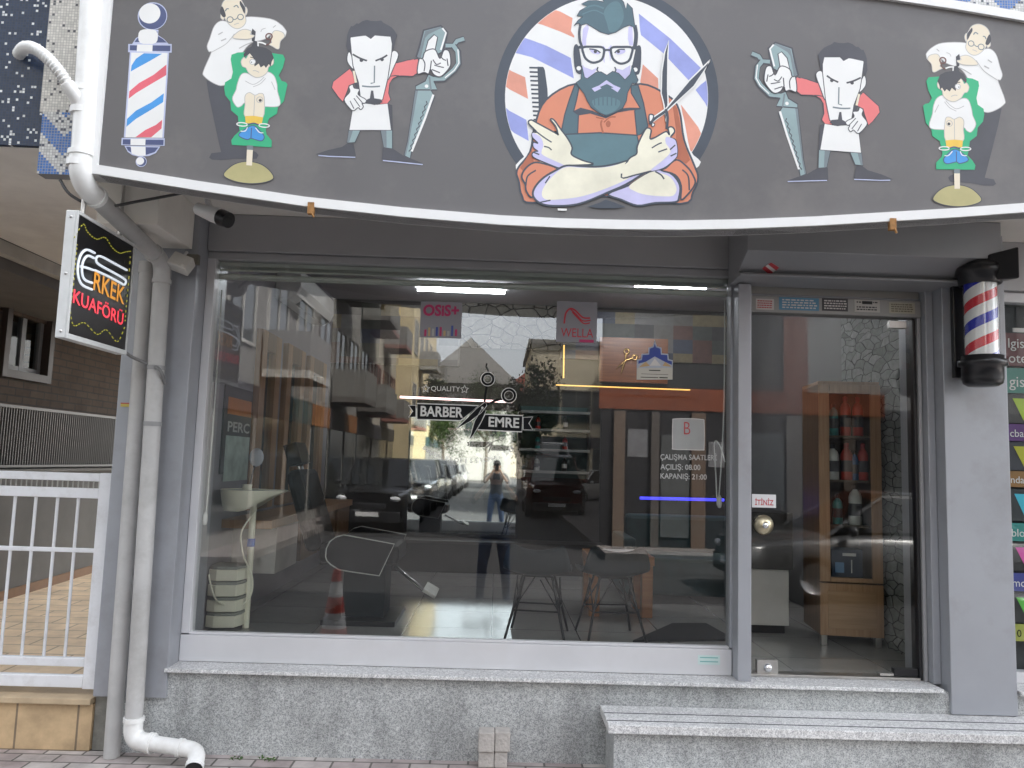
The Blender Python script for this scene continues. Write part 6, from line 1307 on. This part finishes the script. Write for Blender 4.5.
building('cream and red apartment block, third along the left side street', [(-12, -22.52), (-12, -31), (xL-0.2, -31), (xL-0.2, -22.52)], 12, bm_('wall_cream', (0.45, 0.42, 0.35)), [(2, 4)], mat('trim_red', (0.22, 0.09, 0.07), 0.7), shop=[SHOPD], balc=1)
building('pale yellow apartment block, farthest along the left side street', [(-12, -31.02), (-12, -44), (xL+0.5, -44), (xL+0.5, -31.02)], 11, bm_('wall_yellow', (0.62, 0.52, 0.32)), [(2, 5)], TRIMC, shop=[SHOPT], balc=1)
# gable house closing the street
GHo = building('grey gabled house with pale grey eaves closing the far end of the side street', [(-5.4, -52), (-5.4, -62), (1.1, -62), (1.1, -52)], 7.0, bm_('wall_stone_grey', (0.40, 0.39, 0.37)), [(3, 3)], TRIMC, name='gabled_house', cat='house')
b = MB(); RT_ = mat('red_roof_tiles', (0.28, 0.08, 0.05), 0.8, 0, 0.2, 4)
b.prism([(-6.0, -51.3, 7.15), (1.5, -51.3, 7.15), (-2.2, -51.3, 10.5)], (0, -11, 0), mat('grey_roof', (0.33, 0.32, 0.30), 0.8, 0, 0.15, 3)); b.build('roof', GHo)
RHo = building('small distant house with red tiled roof behind the gabled house', [(0.4, -70), (0.4, -78), (5.0, -78), (5.0, -70)], 8.2, bm_('wall_far_cream', (0.45, 0.40, 0.32)), [(3, 2)], TRIMC, name='red_roofed_house', cat='house')
b = MB(); b.prism([(0.0, -69.5, 8.35), (5.4, -69.5, 8.35), (2.7, -69.5, 10.4)], (0, -9, 0), RT_); b.build('roof', RHo)
building('beige apartment block with dark eaves right of the side street', [(1.5, -33), (1.5, -42), (7.5, -42), (7.5, -33)], 7.4, bm_('wall_beige', (0.55, 0.49, 0.36)), [(3, 4)], TRIMD, shop=[SHOPD], balc=None)
# right-hand corner building: dark ground floor, orange cladding band, white upper wall
ORB = mat('orange_cladding', (0.22, 0.048, 0.012), 0.7, 0, 0.12, 3)
fo = [(2.05, -11.0), (3.9, -25.0), (17, -25.0), (17, -11.0)]
RB = building('white corner building with orange cladding bands and a dark ground floor', fo, 10.5, bm_('wall_white_render', (0.33, 0.34, 0.34)), [(3, 3)], mat('trim_grey', (0.16, 0.16, 0.17), 0.6), ww=2.0, wh=1.5, z0=4.1, shop=[SHOPD], balc=None)
b = MB(); b.box((2.0, -10.99, 2.70), (7.75, -10.90, 3.15), ORB); b.build('orange_band', RB)
b = MB(); b.box((5.72, -10.985, 3.155), (6.2, -10.91, 9), ORB); b.build('orange_pilaster', RB)
b = MB(); b.box((2.06, -10.99, 3.16), (5.71, -10.94, 9), mat('dark_cladding', (0.05, 0.053, 0.056), 0.6, spec=0.15)); b.build('dark_cladding', RB)
b = MB(); b.box((2.06, -10.99, 0.0), (13, -10.93, 2.69), mat('dark_shopfront', (0.03, 0.03, 0.033), 0.6, spec=0.15)); b.build('dark_ground_floor', RB)
for x, w_, c in ((2.3, .22, (0.16, 0.115, 0.085)), (3.05, .16, (0.10, 0.085, 0.075)), (3.85, .28, (0.15, 0.10, 0.07)), (4.7, .14, (0.09, 0.085, 0.08)), (5.75, .30, (0.17, 0.16, 0.15)), (6.9, .22, (0.14, 0.11, 0.09))):
    b = MB(); b.box((x, -10.929, 0), (x+w_, -10.87, 2.66), mat('shop_pilaster_%d' % int(c[0]*100), c, 0.8)); b.build('pilaster', RB)
b = MB(); b.box((3.25, -10.929, .2), (3.82, -10.90, 2.2), mat('shop_shutter', (0.085, 0.09, 0.09), 0.6, 0, 0.2, 4)); b.box((4.9, -10.929, .9), (5.7, -10.90, 2.3), mat('shop_display', (0.10, 0.12, 0.13), 0.5, 0, 0.35, 5)); b.build('shop_front', RB)
b = MB(); b.box((2.58, -10.929, 1.75), (2.98, -10.915, 2.3), mat('shop_poster_pale', (0.20, 0.20, 0.21), 0.7, 0, 0.25, 9)); b.box((4.2, -10.929, 1.6), (4.6, -10.915, 2.1), MATS['shop_poster_pale']); b.build('poster', RB)
building('tan apartment block behind the corner building', [(9, -26), (9, -36), (18, -36), (18, -26)], 12, bm_('wall_tan', (0.42, 0.36, 0.28)), [(3, 3)], TRIMC)
building('grey apartment block across the road at the far left', [(-24, -8.2), (-24, -18), (-12.6, -18), (-12.6, -8.2)], 12, bm_('wall_mid_grey', (0.36, 0.35, 0.34)), [(3, 4)], TRIMC, shop=[SHOPT, SHOPO], balc=1)

# trees along the side street
def tree(x, y, h, r, lbl, seed):
    rnd = random.Random(seed); o = thing('street_tree', lbl, 'tree', (x, y, -0.02), 'trees along the side street')
    BARK = mat('bark', (0.10, 0.075, 0.05), 0.9, 0, 0.3, 8); b = MB(); b.tube([(x, y, -0.02), (x+.05, y, h*.25), (x, y+.05, h*.5), (x+.03, y, h*.8)], [.14, .11, .08, .03], BARK, 9)
    for k in range(8):
        a = rnd.uniform(0, 2*PI); z = h*rnd.uniform(.38, .65); b.tube([(x, y, z), (x+math.cos(a)*r*.5, y+math.sin(a)*r*.5, z+h*.14), (x+math.cos(a)*r*.85, y+math.sin(a)*r*.85, z+h*.25)], [.05, .03, .012], BARK, 6)
    b.build('trunk', o)
    for part in range(2):
        b = MB(); LF = mat(('leaf_dark', 'leaf_mid')[part], ((0.035, 0.065, 0.02), (0.06, 0.10, 0.03))[part], 0.6, 0, 0.3, 3)
        cl = [(rnd.gauss(0, .42), rnd.gauss(0, .42), rnd.gauss(0, .38)) for _ in range(26)]
        for _ in range(2600):
            c = rnd.choice(cl); p = Vector((x+(c[0]+rnd.gauss(0, .16))*r, y+(c[1]+rnd.gauss(0, .16))*r, h*.72+(c[2]+rnd.gauss(0, .15))*h*.36)); s = rnd.uniform(.05, .10)
            u = Vector((rnd.uniform(-1, 1), rnd.uniform(-1, 1), rnd.uniform(-1, 1))).normalized(); v = u.orthogonal().normalized()
            b.poly([p-u*s, p+v*s*.5, p+u*s, p-v*s*.5], LF)
        b.build('crown', o)
tree(1.35, -24, 4.9, 0.85, 'bushy green street tree in front of the beige apartment block', 3)
tree(-0.9, -47, 7.0, 1.8, 'green tree before the gabled house at the street end', 4)
tree(-3.3, -34, 5.0, 1.2, 'slim green tree before the yellow apartment block', 5)

# ------------------------------------------------------------------ cars
TYRE = mat('tyre', (0.02, 0.02, 0.02), 0.8); RIMM = mat('rim_alloy', (0.45, 0.45, 0.46), 0.3, 0.8); CGL = mat('car_glass', (0.012, 0.015, 0.017), 0.04, 0, 0, spec=0.8)
HEADL = mat('headlight_lens', (0.6, 0.62, 0.64), 0.1); TAILL = mat('tail_lamp_red', (0.35, 0.01, 0.015), 0.2); PLATE = mat('plate_white', (0.7, 0.7, 0.7), 0.5)
def car(paint, lbl, kind='hatch', group='cars parked along the side street'):
    """car pointing along local +X with its ground centre at the origin"""
    o = thing('parked_car' if kind != 'van' else 'parked_van', lbl, 'van' if kind == 'van' else 'car', (0, 0, 0), group)
    Lh = {'hatch': 2.0, 'sedan': 2.2, 'suv': 2.2, 'van': 2.3}[kind]; H = {'hatch': 1.48, 'sedan': 1.43, 'suv': 1.68, 'van': 1.95}[kind]; W_ = {'hatch': .85, 'sedan': .88, 'suv': .92, 'van': .92}[kind]; belt = {'hatch': .92, 'sedan': .90, 'suv': 1.05, 'van': 1.12}[kind]
    b = MB(); st = []
    N = 15
    for i in range(N):
        t = i/(N-1); x = -Lh+2*Lh*t; e = abs(2*t-1); w = W_*(1-0.16*max(0, (e-.8)/.2)**2)
        hood = belt-(.16 if kind != 'van' else .10)*max(0, (t-.62)/.38)**1.5-(0.05 if kind == 'sedan' else .02)*max(0, (.2-t)/.2)
        zb = .22+.10*max(0, (e-.85)/.15)
        st.append([(x, -w*.93, zb), (x, -w, zb+.16), (x, -w, hood*.72), (x, -w*.96, hood-.06), (x, -w*.86, hood), (x, 0, hood+.025), (x, w*.86, hood), (x, w*.96, hood-.06), (x, w, hood*.72), (x, w, zb+.16), (x, w*.93, zb)])
    vs = [p for s in st for p in s]; n = 11; fs = []
    for i in range(N-1):
        for j in range(n): fs.append((i*n+j, i*n+(j+1) % n, (i+1)*n+(j+1) % n, (i+1)*n+j))
    fs += [tuple(range(n)), tuple(range((N-1)*n, N*n))[::-1]]
    b.add(vs, [f[::-1] for f in fs], paint, True); b.build('body', o)
    x0_, x1_, x2_, x3_ = {'hatch': (-1.95, -1.6, .25, 1.05), 'sedan': (-1.55, -.85, .35, 1.15), 'suv': (-2.12, -1.85, .35, 1.1), 'van': (-2.25, -2.15, .7, 1.35)}[kind]
    w0, w1 = W_*.88, W_*.70
    b = MB(); z0_ = belt-.02
    def tp(x, w, z): return [(x, -w, z), (x, w, z)]
    A = [(x0_, -w0, z0_), (x3_, -w0, z0_), (x3_, w0, z0_), (x0_, w0, z0_), (x1_, -w1, H), (x2_, -w1, H), (x2_, w1, H), (x1_, w1, H)]
    b.hexa(A, CGL); b.build('glasshouse', o, bevel=0.05)
    b = MB(); b.hexa([(x1_-.06, -w1-.02, H-.055), (x2_+.07, -w1-.02, H-.055), (x2_+.07, w1+.02, H-.055), (x1_-.06, w1+.02, H-.055), (x1_+.1, -w1+.1, H+.03), (x2_-.15, -w1+.1, H+.03), (x2_-.15, w1-.1, H+.03), (x1_+.1, w1-.1, H+.03)], paint); b.build('roof', o, bevel=0.03)
    b = MB()
    for s in (-1, 1):
        for xb_, xt_ in ((x0_, x1_), (x3_, x2_), (-.25, -.22), (x0_*.62, x1_*.72)): b.tube([(xb_, s*(w0+.004), z0_), (xt_, s*(w1+.006), H-.04)], .032, paint, 6)
    if kind == 'van':
        for s in (-1, 1): b.hexa([(x0_+.02, s*(w0+.008)-.004, z0_), (-.25, s*(w0+.008)-.004, z0_), (-.25, s*(w0+.008)+.004, z0_), (x0_+.02, s*(w0+.008)+.004, z0_), (x1_, s*(w1+.012)-.004, H-.06), (-.22, s*(w1+.012)-.004, H-.06), (-.22, s*(w1+.012)+.004, H-.06), (x1_, s*(w1+.012)+.004, H-.06)], paint)
    b.build('pillars', o)
    b = MB(); b.box((Lh-.06, -W_*.80, .25), (Lh+.05, W_*.80, .50), BLACKP); b.box((Lh-.05, -.42, .55), (Lh+.025, .42, .68), BLACKP); b.build('front_bumper', o, bevel=0.03)
    b = MB(); b.box((-Lh-.05, -W_*.80, .28), (-Lh+.06, W_*.80, .50), BLACKP); b.build('rear_bumper', o, bevel=0.03)
    b = MB(); b.box((Lh+.051, -.26, .38), (Lh+.06, .26, .48), PLATE); b.build('number_plate', o)
    for s in (-1, 1):
        b = MB(); b.ball((Lh-.10, s*W_*.66, belt-.27), (.16, .17, .085), HEADL, 12); b.build('headlight', o)
        b = MB(); b.ball((-Lh+.08, s*W_*.74, belt-.20), (.10, .11, .14), TAILL, 12); b.build('tail_light', o)
        b = MB(); b.ball((x3_-.25, s*(W_+.07), belt+.05), (.06, .10, .07), paint, 10); b.build('wing_mirror', o)
        for xw in (-Lh*.62, Lh*.62):
            b = MB(); y = s*(W_-.10); b.lathe([(.20, -.10), (.31, -.10), (.325, -.06), (.325, .06), (.31, .10), (.20, .10)], (xw, y, .325), TYRE, 22, 'y'); w = b.build('wheel', o)
            b = MB(); b.lathe([(0, .08), (.06, .085), (.19, .07), (.205, .102), (.205, -.102), (.19, -.07), (.06, -.085), (0, -.08)], (xw, y, .325), RIMM, 18, 'y'); b.build('rim', w)
    return o
def paint(n, c): return mat(n, c, 0.25, 0.3, 0.03, 3, coat=0.6)
def park(o, x, y, rz): o.location = (x, y, -0.128); o.rotation_euler.z = rz
c1 = car(paint('paint_graphite', (0.035, 0.037, 0.042)), 'dark graphite off-roader parked first in the left kerb row', 'suv'); park(c1, -2.9, -15.5, PI/2)
c2 = car(paint('paint_black', (0.015, 0.015, 0.018)), 'black hatchback parked second in the left kerb row', 'hatch'); park(c2, -2.85, -20.6, PI/2)
c3 = copy_tree(c1); c3['label'] = 'dark graphite off-roader parked third in the left kerb row'; park(c3, -2.8, -25.9, PI/2)
c4 = car(paint('paint_silver_grey', (0.36, 0.37, 0.38)), 'silver hatchback parked fourth in the left kerb row', 'hatch'); park(c4, -2.75, -31.0, PI/2)
c5 = car(paint('paint_white', (0.66, 0.66, 0.66)), 'white saloon parked last in the left kerb row', 'sedan'); park(c5, -2.7, -36.5, PI/2)
v1 = car(paint('paint_dark_red', (0.15, 0.03, 0.025)), 'dark red van facing the shop on the right of the side street', 'van', 'vehicles right of the side street'); park(v1, 1.85, -21.5, PI/2)
v2 = car(paint('paint_white', (0, 0, 0)), 'white van standing behind the dark red van', 'van', 'vehicles right of the side street'); park(v2, 2.1, -27.5, PI/2); v2.scale = (1.05, 1.05, 1.28)
h1 = copy_tree(c5); h1['label'] = 'white saloon parked aslant right of the side street'; h1['group'] = 'vehicles right of the side street'; park(h1, 3.9, -29.5, 2.3)
s1 = car(paint('paint_silver', (0.17, 0.175, 0.18)), 'silver saloon standing across the road opposite the door', 'sedan', 'cars on the road before the shop'); park(s1, 5.5, -6.5, PI)
# traffic cone by the kerb
CN = thing('traffic_cone', 'red traffic cone with white bands standing on the road edge', 'cone', (-1.4, -2.65, -0.128))
cr_ = mat('cone_red', (0.55, 0.05, 0.03), 0.5); b = MB(); z = -0.128
def rz_(t): return 0.135-0.105*t
b.lathe([(rz_(0), .03), (rz_(.25), .03+.67*.25)], (-1.4, -2.65, z), cr_, 20); b.lathe([(rz_(.45), .03+.67*.45), (rz_(.65), .03+.67*.65)], (-1.4, -2.65, z), cr_, 20); b.lathe([(rz_(.85), .03+.67*.85), (rz_(1), .70), (0, .705)], (-1.4, -2.65, z), cr_, 20); b.build('cone_body', CN)
b = MB(); b.lathe([(rz_(.25), .03+.67*.25), (rz_(.45), .03+.67*.45)], (-1.4, -2.65, z), WHITEP, 20); b.lathe([(rz_(.65), .03+.67*.65), (rz_(.85), .03+.67*.85)], (-1.4, -2.65, z), WHITEP, 20); b.build('white_band', CN)
b = MB(); b.box((-1.6, -2.85, z), (-1.2, -2.45, z+.03), BLACKP); b.build('base', CN, bevel=0.01)

# ------------------------------------------------------------------ the person taking the picture (seen in the glass)
def person(x, y, lbl):
    o = thing('person', lbl, 'person', (x, y, -0.128))
    J = {'pel': (0, 0, .95), 'bel': (0, .01, 1.08), 'che': (0, -.01, 1.28), 'neck': (0, 0, 1.47), 'hd': (0, .03, 1.56), 'top': (0, .02, 1.70)}
    E_ = [('pel', 'bel'), ('bel', 'che'), ('che', 'neck'), ('neck', 'hd'), ('hd', 'top')]; Rr = {'pel': (.15, .11), 'bel': (.135, .10), 'che': (.165, .11), 'neck': (.055, .058), 'hd': (.078, .095), 'top': (.055, .07)}
    for s, n in ((-1, 'l'), (1, 'r')):
        J.update({'hip'+n: (s*.09, 0, .90), 'kn'+n: (s*.13, .02, .50), 'an'+n: (s*.16, -.02, .10), 'toe'+n: (s*.18, .15, .045), 'sh'+n: (s*.185, -.01, 1.41), 'el'+n: (s*.27, .10, 1.22), 'wr'+n: (s*.115, .235, 1.43), 'pa'+n: (s*.085, .26, 1.50)})
        E_ += [('pel', 'hip'+n), ('hip'+n, 'kn'+n), ('kn'+n, 'an'+n), ('an'+n, 'toe'+n), ('che', 'sh'+n), ('sh'+n, 'el'+n), ('el'+n, 'wr'+n), ('wr'+n, 'pa'+n)]
        Rr.update({'hip'+n: (.095, .10), 'kn'+n: (.062, .065), 'an'+n: (.045, .05), 'toe'+n: (.042, .035), 'sh'+n: (.062, .062), 'el'+n: (.044, .044), 'wr'+n: (.028, .026), 'pa'+n: (.036, .018)})
        for k in range(4):
            r = 'pa'+n; a, c = 'f%d%s' % (k, n), 'g%d%s' % (k, n); J[a] = (s*(.075-.008*k), .275, 1.525-.02*k+.01); J[c] = (s*(.035-.003*k), .282, 1.53-.022*k+.01); E_ += [(r, a), (a, c)]; Rr[a] = Rr[c] = (.009, .009)
        J['t'+n] = (s*.06, .245, 1.475); E_ += [('pa'+n, 't'+n)]; Rr['t'+n] = (.010, .010)
    names = list(J); me = bpy.data.meshes.new('person_skeleton'); me.from_pydata([J[k] for k in names], [(names.index(a), names.index(c)) for a, c in E_], [])
    tmp = bpy.data.objects.new('person_skeleton', me); COL.objects.link(tmp)
    sk = tmp.modifiers.new('skin', 'SKIN'); tmp.modifiers.new('sub', 'SUBSURF').levels = 1; tmp.modifiers['sub'].render_levels = 1
    for i, k in enumerate(names): me.skin_vertices[0].data[i].radius = Rr[k]; me.skin_vertices[0].data[i].use_root = (k == 'pel')
    dg = bpy.context.evaluated_depsgraph_get(); body = bpy.data.meshes.new_from_object(tmp.evaluated_get(dg)); bpy.data.objects.remove(tmp); bpy.data.meshes.remove(me)
    ms = [mat('skin', (0.42, 0.25, 0.17), 0.5), mat('shirt_charcoal', (0.035, 0.037, 0.042), 0.85), mat('jeans_blue', (0.045, 0.07, 0.13), 0.85), mat('shoe_black', (0.02, 0.02, 0.02), 0.6)]
    for m_ in ms: body.materials.append(m_)
    for p in body.polygons:
        c = p.center; p.use_smooth = True
        p.material_index = 3 if c.z < .11 else 2 if (c.z < .98 and abs(c.y) < .22) else 1 if (c.z < 1.45 and not (c.y > .16 and c.z > 1.25)) else 0
    bo = bpy.data.objects.new('body', body); COL.objects.link(bo); bo.parent = o
    b = MB(); b.ball((0, .012, 1.66), (.088, .108, .075), mat('hair_dark', (0.02, 0.015, 0.012), 0.7), 16); b.ball((0, -.03, 1.60), (.084, .075, .09), MATS['hair_dark'], 14); h = b.build('hair'); h.parent = o
    b = MB()
    for s in (-1, 1): b.ball((s*.034, .118, 1.60), (.013, .008, .008), mat('eye_dark', (0.03, 0.02, 0.02), 0.2), 8); b.ball((s*.085, .02, 1.585), (.012, .02, .032), ms[0], 8)
    b.ball((0, .128, 1.565), (.013, .018, .022), ms[0], 8); b.ball((0, .118, 1.525), (.024, .008, .006), mat('lips', (0.35, 0.13, 0.11), 0.5), 8); f_ = b.build('face'); f_.parent = o
    return o
pe = person(0.0, -4.76, 'person in a dark shirt and blue jeans holding up a phone')
PH = thing('mobile_phone', 'black phone held up in both hands by the person', 'phone', (0, -4.45, 1.38))
b = MB(); b.box((-0.038, -4.468, 1.37), (0.038, -4.459, 1.53), BLACKP); b.build('body', PH, bevel=0.003)
b = MB(); b.tube([(0.0, -4.4585, 1.515), (0.0, -4.456, 1.515)], 0.007, CHROME, 10); b.build('lens', PH)

# ================================================================== light, sky, camera
SUN = Vector((0.50, 0.38, 0.78)).normalized()
w = bpy.data.worlds.new('World'); scene.world = w; w.use_nodes = True; nt = w.node_tree
sky = nt.nodes.new('ShaderNodeTexSky'); sky.sky_type = 'NISHITA'; sky.sun_disc = False; sky.sun_elevation = math.asin(SUN.z); sky.sun_rotation = math.atan2(SUN.x, SUN.y); sky.dust_density = 3.0; sky.air_density = 1.0; sky.ozone_density = 1.0
bg = nt.nodes['Background']; bg.inputs['Strength'].default_value = 0.15; hs = nt.nodes.new('ShaderNodeHueSaturation'); hs.inputs['Saturation'].default_value = 0.28; nt.links.new(sky.outputs[0], hs.inputs['Color']); nt.links.new(hs.outputs[0], bg.inputs['Color'])
l = bpy.data.lights.new('sun', 'SUN'); l.energy = 2.0; l.angle = math.radians(0.53); l.color = (1.0, 0.95, 0.87); lo = bpy.data.objects.new('sun', l); COL.objects.link(lo); lo.rotation_euler = (-SUN).to_track_quat('-Z', 'Y').to_euler(); lo.location = (0, 0, 30)
cam = bpy.data.cameras.new('camera'); co = bpy.data.objects.new('camera', cam); COL.objects.link(co)
cam.sensor_fit = 'HORIZONTAL'; cam.sensor_width = 36; cam.lens = 36*FPX/1024; cam.clip_start = 0.02; cam.clip_end = 500
M4 = Matrix(((_r.x, _u.x, -_f.x, CAM.x), (_r.y, _u.y, -_f.y, CAM.y), (_r.z, _u.z, -_f.z, CAM.z), (0, 0, 0, 1))); co.matrix_world = M4
scene.camera = co
scene.view_settings.view_transform = 'Standard'; scene.view_settings.look = 'None'; scene.view_settings.exposure = 2.9; scene.view_settings.gamma = 1.0; scene.view_settings.use_curve_mapping = False
cy = scene.cycles; cy.max_bounces = 10; cy.glossy_bounces = 6; cy.transparent_max_bounces = 24; cy.diffuse_bounces = 4; cy.use_denoising = True; cy.sample_clamp_indirect = 6.0; cy.caustics_reflective = False; cy.caustics_refractive = False
try: cy.denoiser = 'OPENIMAGEDENOISE'
except Exception: pass
